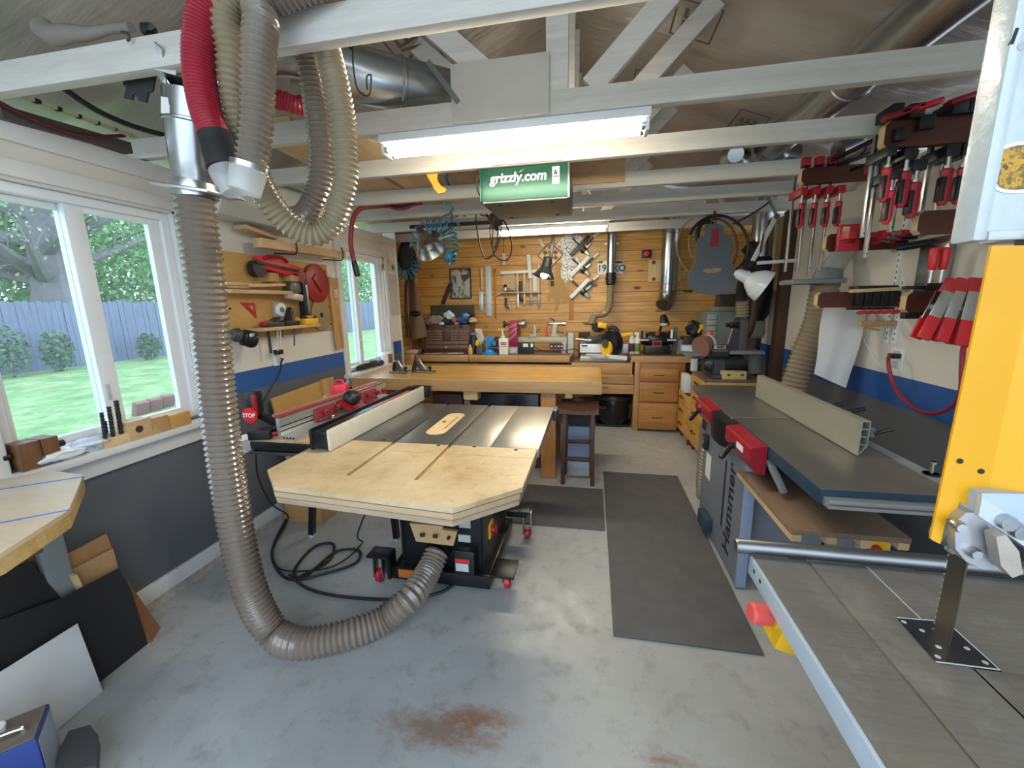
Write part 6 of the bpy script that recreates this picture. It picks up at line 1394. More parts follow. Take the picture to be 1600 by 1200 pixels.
# drawings pinned behind the clamps
dm, nt, b_ = _new('inked drawing sheet'); vo = nt.nodes.new('ShaderNodeTexVoronoi'); vo.feature = 'DISTANCE_TO_EDGE'; vo.inputs['Scale'].default_value = 17; nt.links.new(_coord(nt), vo.inputs['Vector'])
nt.links.new(_ramp(nt, vo.outputs['Distance'], [(.02, '50555c'), (.05, 'e9eaea')]), b_.inputs['Base Color'])
for k, (P, lab) in enumerate((
    (((868, 384), (884, 366), (905, 367), (914, 379), (890, 392), (876, 390)), 'upper inked drawing sheet pinned on the pine wall'),
    (((876, 404), (880, 391), (894, 388), (907, 412), (890, 418), (880, 414)), 'middle inked drawing sheet pinned on the pine wall'),
    (((876, 420), (889, 408), (898, 424), (897, 430), (884, 442), (876, 431)), 'lowest inked drawing sheet pinned beside the brown templates'))):
    solo('drawing_sheet', MB().slab([wp(u, v, .006+.004*k) for u, v in P], .002), dm, lab, 'drawing', 'inked drawings on the pine wall')
# corner clamps
def corner_clamp(u, v, mat_, label):
    c = wp(u, v, .05); t = thing('corner_clamp', label, 'clamp', c, 'corner clamps on the pine wall'); e = Vector((.707, 0, .707)); f = Vector((.707, 0, -.707))
    part('jaw_bar', MB().bar(c-e*.17-f*.02, c+e*.16-f*.02, .05, .05, (0, 1, 0), .004), mat_, t)
    part('frame', MB().bar(c+f*.01, c+f*.15, .045, .04, (0, 1, 0), .01).bar(c+e*.02+f*.05, c+e*.12+f*.06, .03, .03, (0, 1, 0), .006), flat('grey die casting', '9a9c9c', .35, .5), t)
    part('screw', MB().cyl(c+e*.06+f*.03, c+e*.22+f*.03, .010).cyl(c-f*.04, c-f*.19, .010), dgrey, t)
    for d in (e*.22+f*.03, f*-.19): n_ = d.normalized(); part('grip', MB().cyl(c+d-n_*.03, c+d+n_*.05, .02), flat('white grip', 'e3e1d8', .4), t)
    part('knob', MB().ball(c+f*.05, .045, (1, .6, 1)), black, t)
corner_clamp(908, 386, black, 'uppermost of three corner clamps, its bar black'); corner_clamp(908, 417.5, vinyl, 'middle of three corner clamps with white bars'); corner_clamp(908, 452, vinyl, 'lowest of three corner clamps with white bars')
solo('pale_tool', MB().bar(wp(842, 373, .03), wp(850, 386, .03), .05, .03, (0, 1, 0), .006), flat('silver tan tool end', 'c9b9a3', .4), 'pale tool end above the chequered board', 'tool')
# fibreboard templates
tmp = flat('tan hardboard template', 'a9854e', .6)
P = [(868, 414), (876, 412), (877, 440), (882, 448), (889, 460), (889, 470), (884, 474), (878, 470), (875, 465), (872, 484), (866, 487), (869, 470), (866, 468), (861, 466), (858, 472), (855, 471), (855, 464), (859, 455), (856, 445), (858, 438), (868, 436)]
solo('body_template', MB().slab([wp(u, v, .014) for u, v in P], .008), tmp, 'tan hardboard instrument template with a scrolled foot', 'template')
P = [(877, 425), (888, 440), (893, 452), (893, 470), (886, 474), (878, 472)]; solo('body_template', MB().slab([wp(u, v, .006) for u, v in P], .005), wood('ochre template', 'a07c42', 'b8935a', 2), 'ochre hardboard template behind the scrolled one', 'template')
solo('wood_strip', wbox(889, 454, 896, 499, .015), wood('orange strip', 'a86a2c', 'c48740', 2), 'short upright wooden strip right of the brown templates', 'strip')
# license plate, partly behind the thin duct
lp = thing('license_plate', 'white license plate with dark characters half hidden by the thin duct', 'license plate', wp(954, 419))
part('plate', wbox(934, 407.5, 974, 428.5, .006), flat('plate white', 'e0e2e2', .4), lp); m = MB()
part('dark_corner', MB().slab([wp(935, 408, .0068), wp(943, 408, .0068), (wp(941, 411.5, .0068)), wp(935, 411.5, .0068)], .0004).slab([wp(960, 408, .0068), wp(973.5, 408, .0068), wp(973.5, 411.5, .0068), wp(962, 411.5, .0068)], .0004), flat('plate ink', '33424a', .5), lp)
for s_, u in (('19', 940.5), ('XO', 967)):
    lettering('plate_lettering', s_, .115, MATS['plate ink'], lp, wp(u, 419.5, .008), (1, 0, 0), (0, 0, 1), .0005, .003)
# ducts
d1 = thing('thin_duct', 'thin galvanised duct with a black coupler dropping to the mitre saw hose', 'duct', wp(954, 400))
p, q = yb(954.5, 430, 5.42), yb(955, 360, 5.42)
part('pipe', MB().lathe(p, (p.x, p.y, 2.62), [(0, .052), (.3, .052), (.303, .055), (.31, .055), (.313, .052), (1, .052)], 24), galv, d1)
part('coupler', MB().lathe(p+Vector((0, 0, -.12)), p+Vector((0, 0, .03)), [(0, .045), (.1, .06), (.4, .06), (.42, .066), (.6, .066), (.62, .06), (1, .06)], 24), black, d1)
part('strap', MB().bb(p.x-.09, p.x+.09, 5.47, 5.49, yb(950, 381, 5.47).z-.012, yb(950, 381, 5.47).z+.012), vinyl, d1)
solo('dust_hose', MB().corr([(p.x, p.y, p.z-.11), yb(953.5, 460, 5.42), yb(952, 478, 5.40), yb(944, 490, 5.36), yb(930, 493, 5.33), yb(926, 500, 5.3), yb(925.5, 507, 5.28)], .042, .02, .003, 18), flat('tan grey hose', '8b7a63', .4), 'thin tan hose curving from the thin duct down to the mitre saw', 'hose')
d2 = thing('wide_duct', 'wide galvanised drop duct with an elbow on the pine wall', 'duct', wp(1043, 410)); p = yb(1043, 455, 5.44)
part('pipe', MB().lathe(p, (p.x, p.y, 2.62), [(0, .095), (.08, .095), (.083, .099), (.095, .099), (.1, .095), (.7, .095), (.705, .1), (.72, .1), (.725, .095), (1, .095)], 30), galv, d2)
part('elbow', MB().tube([p, p+Vector((-.005, 0, -.06)), p+Vector((-.025, -.02, -.13)), p+Vector((-.045, -.05, -.17))], .096, 26), flat('dim galvanised elbow', '8f8d80', .3, .9), d2)
rl = thing('red_trailer_light', 'small black box with a red lens on the pine wall', 'light', wp(1010, 396)); part('box', wbox(1003, 390, 1017.5, 402.5, .05, .006), black, rl); p = wp(1010.5, 396, .05); part('lens', MB().lathe(p+Vector((0, .002, 0)), p+Vector((0, -.012, 0)), [(0, .035), (.6, .033), (1, .022)], 20), brightred, rl)
wpn = thing('wooden_plate', 'pale wooden plate with two dark squares left of the wide duct', 'plate', wp(1022, 423)); part('plate', wbox(1013, 406, 1032, 440.5, .018), palewz, wpn)
for v in (410, 436): part('dark_square', pb(1019, v-2.5, 1024, v+2.5, WY-.0195, .002), walnut, wpn)
solo('pale_strip', wbox(1058.5, 405, 1063.5, 439, .015), palewz, 'narrow pale strip right of the wide duct', 'strip')
solo('black_magnet_bar', MB().bar(wp(1068, 454.5, .02), wp(1081, 455, .02), .02, .02), black, 'short black bar on the pine wall under the guitar template', 'bar')
# left alcove: apron, hose coils
ap = solo('leather_apron', MB().grid(lambda i, j: Vector(yb(637+3*j+i*(8+20*j), 428+105*j-8*i*(1-j)-8*i*j, 5.0+.10*math.sin(5*i+3*j)*.3)), 12, 20), flat('tan leather', '6b5236', .7, var=.15, vs_=8), 'tan leather apron hanging in the left corner by the tool chest', 'apron')
part('pocket', MB().crumple(yb(649, 490, 4.96), (.075, .03, .035), .25, 5), black, ap)
solo('leather_belt', MB().tube([yb(636, 425, 4.98), yb(634, 460, 4.98), yb(636, 500, 4.98), yb(639, 528, 4.98)], .02, 8), flat('dark leather strap', '2b211b', .6), 'dark strap hanging along the left edge of the leather apron', 'belt')
m = MB().crumple(yb(636, 402, 4.95), (.11, .10, .19), .3, 12, 3)
solo('black_hose_coil', m, rubber, 'black bundle hanging above the leather apron inside the blue coil', 'hose')
def coil(path, r, turns, wr, squash=(1, 1, 1)):
    P = spline(path, 30); n = len(P); out = []
    for i in range(turns*10+1):
        t = i/(turns*10)*(n-1); k = min(int(t), n-2); p = P[k].lerp(P[k+1], t-k); d = (P[k+1]-P[k]).normalized(); a = d.cross(Vector((0, 1, 0))).normalized() if abs(d.y) < .95 else Vector((1, 0, 0)); b = d.cross(a)
        an = 2*PI*i/10; out.append(p+a*r*math.cos(an)+b*r*.7*math.sin(an)+d*r*.3*math.sin(an))
    return MB().tube(out, wr, 6, res=2)
aqua = flat('teal coil hose', '3f7f96', .35)
solo('coil_hose', coil([yb(615, 395, 4.9), yb(620, 418, 4.9), yb(633, 430, 4.88), yb(646, 424, 4.9), yb(651, 408, 4.92)], .06, 12, .0085), aqua, 'teal coiled air hose draped around the black bundle in the left corner', 'hose')
solo('coil_hose_end', MB().tube([yb(610, 362, 4.85), yb(611, 372, 4.85), yb(609, 385, 4.87), yb(612, 396, 4.9)], .008), wire, 'black hose end hanging above the teal coil in the left corner', 'hose')  # just the end of a hose, modelled on its own

# ================================================================ hanging from the beams
gt = thing('guitar_template', 'grey guitar body shaped template hanging under the far beams', 'template', yb(1114, 355, 4.13))
GP = [(1108, 350), (1120, 349.5), (1128, 352), (1131, 360), (1131, 366), (1137, 367), (1143, 372), (1146, 381), (1145, 392), (1143, 402), (1145, 412), (1150, 422), (1152, 434), (1151, 446), (1145, 454), (1132, 459), (1112, 460.5), (1095, 458), (1082, 451), (1076, 442), (1076, 431), (1081, 421), (1086, 411), (1088, 402), (1088, 390), (1089, 380), (1093, 371), (1101, 366.5), (1104, 361), (1104, 354)]
GP = [(p.x, p.z) for p in spline([yb(u, v, 4.13) for u, v in GP], 4, True)]
slate = flat('slate grey template board', '5d646b', .6, var=.03)
part('board', MB().prism(GP, 'xz', 4.13, 4.15), slate, gt)
part('neck_slot', MB().slab([yb(u, v, 4.129) for u, v in ((1113, 358), (1123, 356), (1122.5, 385.5), (1109, 385.5))], .002), flat('deep red slot', '8c1f2b', .5), gt)
part('sound_hole', MB().slab([yb(u, v, 4.129) for u, v in ((1097, 423), (1104, 419.5), (1112, 420), (1116, 418.5), (1127, 419), (1126, 423.5), (1116, 426), (1106, 427))], .002), flat('tan cutout', 'a58a76', .7), gt)
part('hanging_loop', MB().tube([yb(1110, 352, 4.14), yb(1113, 341, 4.14), yb(1117, 330, 4.16), yb(1119, 341, 4.14), yb(1118, 352, 4.14)], .006), flat('brown twine', '5b4636', .7), gt)
def ring(cu, cv, ru, rv, y, r, mat_, label, a0=0, a1=2*PI, name='cable_coil', cat='cable', grp='cables hanging behind the guitar template'):
    full = a1-a0 > 6.2; n = 18
    P = [yb(cu+ru*math.sin(a0+(a1-a0)*k/n), cv-rv*math.cos(a0+(a1-a0)*k/n), y) for k in range(n if full else n+1)]
    return solo(name, MB().tube(P, r, 8, closed=full, res=4), mat_, label, cat, grp)
ring(1122, 384, 47, 47, 4.20, .012, wire, 'black cable hanging in the widest ring behind the guitar template', -1.2, 2.5)
ring(1118, 386, 34, 44, 4.24, .010, flat('brown cable', '6b3a24', .5), 'brown cable ring behind the right side of the guitar template', -.2, 3.0)
ring(1100, 385, 42, 48, 4.26, .006, flat('tan cable', 'a8835c', .5), 'tan cable hanging left of the guitar template', -3.0, -.4)
ring(1106, 380, 30, 38, 4.22, .006, flat('grey cable', '8b8782', .5), 'grey cable close to the left side of the guitar template', -2.6, -.2)
ring(1104, 368, 14, 22, 4.20, .02, wire, 'thick black cable bundle at the shoulder of the guitar template')
solo('cable_post', MB().bb(yb(1107, 335, 4.3).x-.03, yb(1107, 335, 4.3).x+.06, 4.245, 4.285, 2.22, 2.5), tanw, 'short tan wooden post above the guitar template', 'post')
a = yb(1150, 348, 4.2); solo('lamp_cable', MB().tube([yb(1145, 350, 4.22), yb(1165, 340, 4.2), yb(1185, 328, 4.15), yb(1203, 315, 4.1)], .007), wire, 'black cord running from the guitar template to the white desk lamp arm', 'cord')

rubred = flat('dull red air hose', '8f2a2c', .45)
ah = thing('air_hose', 'dull red air hose with a black end hanging in front of the far window', 'hose', yb(552, 370, 3.1))
part('hose', MB().tube([yb(660, 316, 3.3), yb(625, 321, 3.25), yb(590, 322, 3.18), yb(562, 327, 3.12), yb(551, 345, 3.1), yb(548, 375, 3.1), yb(550, 395, 3.1), yb(554, 412, 3.1)], .018, 12), rubred, ah)
part('hose_end', MB().lathe(yb(553, 408, 3.1), yb(559, 432, 3.1), [(0, .02), (.2, .023), (.9, .023), (1, .018)], 14), black, ah)
for k, (off, c, lab) in enumerate(((0, 'brown cable', 'brown cable loop bunched under the left beams'), (6, 'black wire', 'black cable loop bunched under the left beams'), (-6, 'dull red air hose', 'thin red hose loop bunched under the left beams'))):
    solo('cable_loop', MB().tube([yb(598+off, 318, 3.2), yb(625, 326-off*.3, 3.2), yb(652-off*.5, 316, 3.2), yb(664+off*.4, 300, 3.15), yb(660, 285+off*.4, 3.1), yb(650+off, 279, 3.1)], .007), MATS[c], lab, 'cable', 'cables bunched under the left beams')
ch_ = thing('coil_hose', 'long teal coiled air hose hanging in wavy loops from the beam by the reflector lamp', 'hose', yb(685, 330, 3.4))
P = [yb(*q) for q in ((700, 272, 3.1), (697, 278, 3.1), (703, 292, 3.15), (706, 300, 3.15), (692, 312, 3.2), (696, 320, 3.22), (708, 324, 3.25), (702, 334, 3.3), (694, 338, 3.32), (704, 344, 3.35), (714, 348, 3.4), (718, 356, 3.45))]
part('straight_run', MB().tube(P, .009, 8), aqua, ch_)
part('looped_run', coil([yb(652, 388, 3.5), yb(655, 370, 3.5), yb(666, 357, 3.5), yb(682, 354, 3.5), yb(698, 360, 3.5), yb(703, 375, 3.5), yb(705, 395, 3.5)], .065, 13, .0075), aqua, ch_)
m = MB(); c = yb(703, 401, 3.5); rnd = random.Random(4)
P = []
for k in range(60): a = k*1.1; P.append(c+Vector((.055*math.cos(a)*math.cos(k*.13), .055*math.sin(a), .062*math.cos(a)*math.sin(k*.13)+.01*math.sin(a*2))))
part('tangled_end', MB().tube(P, .0065, 6, res=3), aqua, ch_)
rlp = thing('reflector_lamp', 'silver dome reflector clamp lamp hanging among the teal coils', 'lamp', yb(668, 385, 3.45))
a, b = yb(659, 364, 3.45), yb(674, 394, 3.40)
part('reflector', MB().lathe(a, b, [(0, .025), (.1, .04), (.3, .065), (.55, .095), (.8, .115), (1, .122), (.99, .116), (.6, .09)], 28, caps=False), steel, rlp)
part('socket', MB().lathe(a+(a-b)*.35, a, [(0, .02), (.3, .028), (1, .03)], 14), flat('plum socket', '5d3344', .5), rlp)
part('clamp', MB().box(yb(681, 366, 3.42), (.06, .05, .04), (0, .5, 0), .008), black, rlp)
solo('lamp_cable', MB().tube([yb(706, 330, 3.45), yb(706, 345, 3.45), yb(702, 358, 3.44), yb(690, 364, 3.43)], .006), wire, 'thin black cord above the reflector lamp', 'cord')
solo('push_stick', MB().prism([(p.x, p.z) for p in (yb(u, v, 2.49) for u, v in ((660, 262), (686, 260), (683, 277), (684, 283), (690, 291), (698, 296), (695, 301), (686, 303), (679, 296), (673, 284), (668, 276)))], 'xz', 2.484, 2.499), flat('yellow push stick', 'e0a53c', .45), 'curved yellow push stick hanging under the second beam', 'push stick')
solo('black_rail', MB().bar((yb(640, 339, 3.9).x, 3.9, 2.29), (yb(766, 336, 3.9).x, 3.9, 2.29), .03, .03), black, 'thin black rail under the beams behind the green box', 'rail')
for k, u in enumerate((705, 718)): solo('wire_hanger', MB().tube([Vector((yb(u, 310, 3.7).x, 3.63, 2.33)), yb(u, 318, 3.75), yb(u+1, 326, 3.75), yb(u+6, 336, 3.8), yb(u+10, 338, 3.85)], .005), wire, ['left', 'right'][k]+' short black wire hanger above the teal coil', 'wire', 'short wire hangers')
crd = [([(745, 316, 3.9), (744, 345, 3.9), (749, 380, 3.9), (757, 402, 3.9), (766, 402, 3.9), (776, 388, 3.9), (783, 360, 3.9), (785, 342, 3.9)], 'black cord hanging in the left long loop below the green box'),
       ([(763, 337, 3.9), (772, 338, 3.9), (781, 340, 3.9), (789, 348, 3.9), (796, 365, 3.9), (800, 385, 3.9), (796, 402, 3.9), (788, 407, 3.9), (776, 402, 3.9), (770, 390, 3.9), (770, 360, 3.9), (773, 345, 3.9)], 'black cord hanging in the right long loop below the green box'),
       ([(775, 342, 3.9), (768, 350, 3.92), (766, 365, 3.92), (770, 388, 3.92), (776, 380, 3.92), (780, 350, 3.92)], 'short black cord loop in the middle below the green box'),
       ([(743, 316, 3.85), (747, 328, 3.85), (752, 336, 3.87), (760, 337, 3.9)], 'black cord end left of the cord bundle')]
for P, lab in crd: solo('hanging_cable', MB().tube([yb(*q) for q in P], .0065), wire, lab, 'cord', 'cords hanging below the green box')
solo('cable_bundle', MB().crumple(yb(775, 340, 3.9), (.055, .05, .10), .35, 21, 3), flat('black cord wrap', '26262a', .5), 'thick black bundle where the hanging cords are tied', 'cord')
solo('red_tie', MB().tube([yb(760, 335, 3.88), yb(764, 342, 3.86), yb(768, 352, 3.86)], .01), dred, 'dark red strap beside the tied cord bundle', 'strap')
kl = thing('clamp_lamp', 'lit black swing-arm lamp hanging over the tool rack', 'lamp', yb(860, 390, 4.9))
part('cord', MB().tube([yb(854, 336, 4.9), yb(858, 350, 4.9), yb(864, 364, 4.9), yb(865, 372, 4.9)], .006), wire, kl)
part('arm', MB().bar(yb(865, 368, 4.9), yb(859, 412, 4.9), .04, .04, (0, 1, 0), .008), black, kl)
a, b = yb(857, 402, 4.9), yb(850, 432, 4.85)
part('shade', MB().lathe(a, b, [(0, .03), (.1, .05), (.5, .058), (.6, .065), (1, .125), (.98, .12), (.6, .055)], 24, caps=False), black, kl)
part('bulb', MB().ball(a.lerp(b, .93), .045, (1, 1, .9)), emis('warm bulb', 'fff0c8', 14), kl)
part('switch', MB().box(yb(863, 443, 4.9), (.04, .02, .06), (0, 0, 0), .006), black, kl); part('switch_cord', MB().tube([yb(862, 420, 4.88), yb(858, 428, 4.88), yb(861, 436, 4.89)], .005), flat('olive cord', '6f6a3a', .5), kl)
# planks stored on the beams
for k, (x0, x1, y0, y1, z, lab) in enumerate(((-1.72, -1.42, 1.9, 3.3, 2.403, 'wide pale plank stored across the left beams nearest the wall'), (-1.38, -1.12, 2.2, 3.4, 2.403, 'pale plank stored across the left beams next to the widest plank'), (-.95, -.72, 2.4, 3.3, 2.403, 'narrow brown plank stored across the beams left of the green box'))):
    solo('stored_plank', MB().bb(x0, x1, y0, y1, z, z+.035, .003), palewy if k < 2 else wood('brown plank', '8d6a48', 'a98560', 1), lab, 'lumber', 'planks stored on the beams')
solo('stored_block', MB().bb(-1.05, -.88, 2.45, 2.7, 2.44, 2.52, .004), tanw, 'tan offcut on the beams behind the main duct', 'lumber')
# clutter on the left top plate
solo('ceiling_cable', MB().tube([xs(60, 110, -2.05), xs(95, 135, -2.08), xs(150, 172, -2.1), xs(210, 198, -2.12), xs(268, 214, -2.14)], .012), wire, 'black cable sagging along the left roof slope', 'cable')
solo('ceiling_cable', MB().tube([xs(-5, 158, -2.22), xs(60, 190, -2.22), xs(130, 212, -2.22), xs(195, 212, -2.22)], .008), flat('dark red wire', '5a1c24', .5), 'dark red wire above the left wall header', 'cable')
tp = thing('striped_tape', 'cream and black striped tape strip along the left roof edge', 'tape', xs(110, 180, -2.16))
A, Bv = xs(15, 143, -2.16), xs(212, 214, -2.18); part('tape', MB().bar(A, Bv, .02, .012), flat('cream tape', 'b9b193', .6), tp)
for k in range(6): q = A.lerp(Bv, .15+.16*k); part('dark_band', MB().bar(q, q.lerp(Bv, .05), .022, .014), black, tp)
solo('dark_pipe', MB().bar(xs(-5, 175, -2.26), xs(200, 232, -2.26), .05, .05), flat('dark grey conduit', '4b4644', .6), 'dark conduit lying on top of the left wall', 'pipe')
P = [(193, 112), (244, 108), (238, 142), (231, 145), (228, 160), (216, 157), (212, 146), (208, 148), (206, 156), (193, 153), (197, 136), (192, 132)]
solo('notched_plate', MB().slab([yb(u, v, 1.30) for u, v in P], .006), flat('black notched plate', '26262a', .6), 'black notched plate hanging behind the nearest beam by the duct', 'plate')
hn = [yb(*q) for q in ((68, 45, 1.22), (82, 55, 1.22), (105, 52, 1.23), (140, 52, 1.24), (175, 45, 1.25), (205, 43, 1.25))]
solo('plastic_horn', MB().tube(hn, .03, 14, rf=lambda L: max(.012, .034-.09*L) if L < .22 else .014), glassy('cloudy horn', (.6, .56, .52, 1), .3, .3), 'cloudy horn-shaped plastic tube lying on the nearest beam', 'tube')
solo('beam_clip', MB().crumple(yb(228, 44, 1.25)+Vector((0, .01, .0)), (.03, .02, .018), .4, 31, 2), black, 'small black clip on top of the nearest beam', 'clip')
solo('beam_hook', MB().tube([yb(190, 50, 1.23), yb(200, 53, 1.22), yb(202, 60, 1.22), yb(199, 64, 1.22)], .004), dgrey, 'small hook on the face of the nearest beam', 'hook')

# ================================================================ left wall
msp = thing('mini_split', 'pale grey wall air conditioner above the tool board', 'air conditioner', (-2.16, 2.6, 2.08))
part('housing', MB().prism([(-2.278, 2.09), (-2.278, 2.38), (-2.09, 2.38), (-2.045, 2.34), (-2.04, 2.18), (-2.10, 2.085)], 'xz', 2.10, 2.98), flat('pale grey housing', 'c4cac6', .4, var=.02), msp)
part('air_outlet', MB().slab([(-2.0545, 2.52, 2.152), (-2.0545, 2.90, 2.152), (-2.094, 2.90, 2.092), (-2.094, 2.52, 2.092)], -.003), black, msp)
part('side_grille', MB().bb(-2.2, -2.08, 2.979, 2.984, 2.16, 2.33), black, msp)
part('louver', MB().slab([(-2.052, 2.12, 2.155), (-2.052, 2.50, 2.155), (-2.097, 2.50, 2.088), (-2.097, 2.12, 2.088)], -.004), flat('louver grey', 'b5bbb7', .4), msp)
# the plank on hooks
hk = xs(402, 379, -2.14); he = xs(534, 399, -2.14)
solo('long_plank', MB().bar(hk, he, .07, .06, bev=.004), palewy, 'long wooden beam resting on wire hooks above the tool board', 'lumber')
solo('short_board', MB().bar(xs(374, 354, -2.2), xs(425, 372, -2.2), .09, .025, bev=.003), palewy, 'short board on the wall under the air conditioner', 'lumber')
for k, u in enumerate((445, 525)):
    p = hk.lerp(he, (u-402)/132); solo('wire_hook', MB().tube([(-2.28, p.y, p.z-.035), (-2.18, p.y, p.z-.042), (-2.095, p.y, p.z-.042), (-2.09, p.y, p.z+.04), (-2.1, p.y, p.z+.05)], .005, 6, res=3), wire, ['nearer', 'farther'][k]+' black wire hook carrying the long wooden beam', 'hook', 'wire hooks under the long beam')
# tool board
pg = thing('tool_board', 'varnished plywood tool board on the left wall between the windows', 'board', (XL, 2.77, 1.35))
PX = XL+.018
part('panel', MB().bb(XL+.001, PX, 2.22, 3.29, 1.35, 1.905, .002), pegply, pg)
m = MB()
for y in (2.25, 3.26):
    for z in (1.4, 1.55, 1.7, 1.85): m.cyl((PX, y, z), (PX+.004, y, z), .008, n=8)
part('screw', m, black, pg)
def lx(u, v, off=.04): return xs(u, v, PX+off)
sh = thing('tool_shelf', 'wooden shelf with long sticks on the upper part of the tool board', 'shelf', lx(400, 455, 0))
a, b = lx(352, 455, .05), lx(452, 457, .05); part('plank', MB().bb(PX, PX+.1, a.y, b.y, a.z-.012, a.z+.012, .002), palewy, sh)
for k, (u0, v0, u1, v1, mm, lab) in enumerate(((353, 443, 392, 444.5, palew, 'pale stick on the upper shelf, topmost'), (352, 448, 390, 449, tanw, 'tan stick on the upper shelf under the pale one'), (390, 446, 445, 445, palew, 'long stick at the right end of the upper shelf'))):
    solo('stick', MB().bar(lx(u0, v0, .03+.02*k), lx(u1, v1, .03+.02*k), .02, .018, bev=.002), mm, lab, 'stick', 'sticks on the upper shelf')
pbs = thing('band_saw_portable', 'red portable band saw hung on the tool board', 'saw', lx(430, 420)); pbs.name = 'portable_saw'
a, b = lx(402, 411, .05), lx(463, 428, .05)
part('housing', MB().bar(a+Vector((0, 0, .01)), b+Vector((0, 0, .01)), .06, .085, bev=.012), brightred, pbs); part('black_band', MB().bar(lx(400, 409, .085), lx(466, 424, .085), .01, .02), black, pbs)
for (u, v) in ((400, 420), (464, 430)): p = lx(u, v, .05); part('wheel_cover', MB().cyl(p+Vector((-.02, 0, 0)), p+Vector((.03, 0, 0)), .055, n=24), black if u < 430 else dred, pbs)
part('handle', MB().tube([lx(412, 405, .08), lx(420, 401, .09), lx(440, 403, .09), lx(448, 409, .08)], .013), dred, pbs)
for u in (418, 450): p = lx(u, 436, .02); solo('saw_bracket', MB().bb(PX, PX+.08, p.y-.04, p.y+.04, p.z-.02, p.z+.04, .004), tanw, ('left' if u < 430 else 'right')+' wooden bracket under the red portable saw', 'bracket', 'brackets under the portable saw')
P = [lx(376, 472.5, .008), lx(398, 473, .008), lx(401, 497, .008)]; c = (P[0]+P[1]+P[2])/3
sq = solo('speed_square', MB().slab(P, .006), red, 'red triangular square on the tool board', 'square')
part('cutout', MB().slab([c.lerp(q, .35)+Vector((.0075 if False else -.0008, 0, 0)) if False else c.lerp(q, .35)+Vector((.0072, 0, 0)) for q in P], .0006), MATS['varnished plywood'], sq)
dg = thing('dial_gauge', 'round white dial gauge in a grey bracket on the tool board', 'gauge', lx(434, 485)); p = lx(434, 484, 0)
part('bracket', MB().bb(PX, PX+.02, p.y-.055, p.y+.055, p.z-.08, p.z+.06, .006), flat('taupe bracket', '9d927e', .5), dg); part('dial', MB().cyl(p+Vector((.02, 0, 0)), p+Vector((.035, 0, 0)), .048, n=24), vinyl, dg); part('hub', MB().cyl(p+Vector((.035, 0, 0)), p+Vector((.038, 0, 0)), .02), mgrey, dg)
def disc(u, v, r, off, th, mat_, name, label, cat, teeth=0):
    p = lx(u, v, off); m = MB()
    if teeth:
        P = [(p.y+(r if k % 2 else r*.9)*math.cos(2*PI*k/(2*teeth)), p.z+(r if k % 2 else r*.9)*math.sin(2*PI*k/(2*teeth))) for k in range(2*teeth)]; m.prism(P, 'yz', p.x, p.x+th)
    else: m.lathe(p, p+Vector((th, 0, 0)), [(0, r), (.8, r), (1, r*.95)], 40)
    return solo(name, m, mat_, label, cat), p
o_, p = disc(493, 443, .155, .01, .02, flat('deep red disc', '8f1f22', .4), 'red_disc', 'large deep red disc on the tool board', 'blade insert')
part('grip', MB().box(p+Vector((.026, 0, 0)), (.012, .05, .15), (.7, 0, 0), .005), dred, o_)
o_, p = disc(502, 492, .135, .02, .003, flat('tan steel blade', '9d8a6c', .4, .5), 'toothed_disc', 'round toothed saw blade hanging below the red disc', 'saw blade', 40)
part('arbor', MB().cyl(p+Vector((.003, 0, 0)), p+Vector((.005, 0, 0)), .02), black, o_)
t = thing('miter_fence', 'long black metal fence standing upright on the tool board', 'fence', lx(475, 465)); part('bar', MB().bar(lx(470, 427, .05), lx(477, 500, .05), .05, .05, (1, 0, 0), .006), black, t); part('steel_edge', MB().bar(lx(477, 445, .08), lx(483, 490, .08), .02, .02, (1, 0, 0), .003), steel, t); part('foot', MB().box(lx(483, 499, .06), (.06, .12, .05), (0, 0, 0), .008), black, t)
t = thing('silver_router_base', 'silver trim router base hanging beside the black fence', 'router', lx(458, 455)); part('motor', MB().box(lx(457, 450, .07), (.08, .09, .08), (0, 0, 0), .015), dsteel, t); part('base', MB().bar(lx(446, 461, .07), lx(471, 466, .07), .04, .05, bev=.01), alu, t)
ls = thing('tool_shelf', 'lower wooden shelf of the tool board, holding black tools', 'shelf', lx(450, 513, 0)); a, b = lx(405, 516, .12), lx(499, 507, .12)
part('plank', MB().bb(PX, PX+.13, a.y+.02, b.y, a.z-.01, a.z+.012, .002), palewy, ls); SZ = a.z+.012
def onshelf(u): return lx(u, 508, .07).y
solo('red_handle_tool', MB().bar((PX+.07, onshelf(408), SZ+.02), (PX+.07, onshelf(424), SZ+.03), .04, .03, bev=.01), dred, 'red handled tool at the left end of the lower shelf', 'tool')
for k, (u0, u1, h, c, lab) in enumerate(((415, 440, .055, 'dark teal plane', 'dark plane lying in the middle of the lower shelf'),)):
    t = thing('hand_plane', lab, 'plane', (PX+.07, onshelf(428), SZ)); part('sole', MB().bb(PX+.03, PX+.10, onshelf(u0), onshelf(u1), SZ, SZ+.03, .004), flat(c, '27383a', .4), t); part('cutter', MB().bar((PX+.065, onshelf(424), SZ+.03), (PX+.065, onshelf(436), SZ+.06), .05, .015), flat('plane iron', '2f3234', .4, .4), t)
t = thing('hand_plane', 'black bench plane with an upright handle on the lower shelf', 'plane', (PX+.07, onshelf(452), SZ)); part('sole', MB().bb(PX+.035, PX+.105, onshelf(441), onshelf(463), SZ, SZ+.035, .004), black, t); part('handle', MB().bar((PX+.07, onshelf(450), SZ+.03), (PX+.07, onshelf(457), SZ+.13), .03, .05, (1, 0, 0), .012), black, t); part('knob', MB().ball((PX+.07, onshelf(464), SZ+.035), .028), tanw, t)
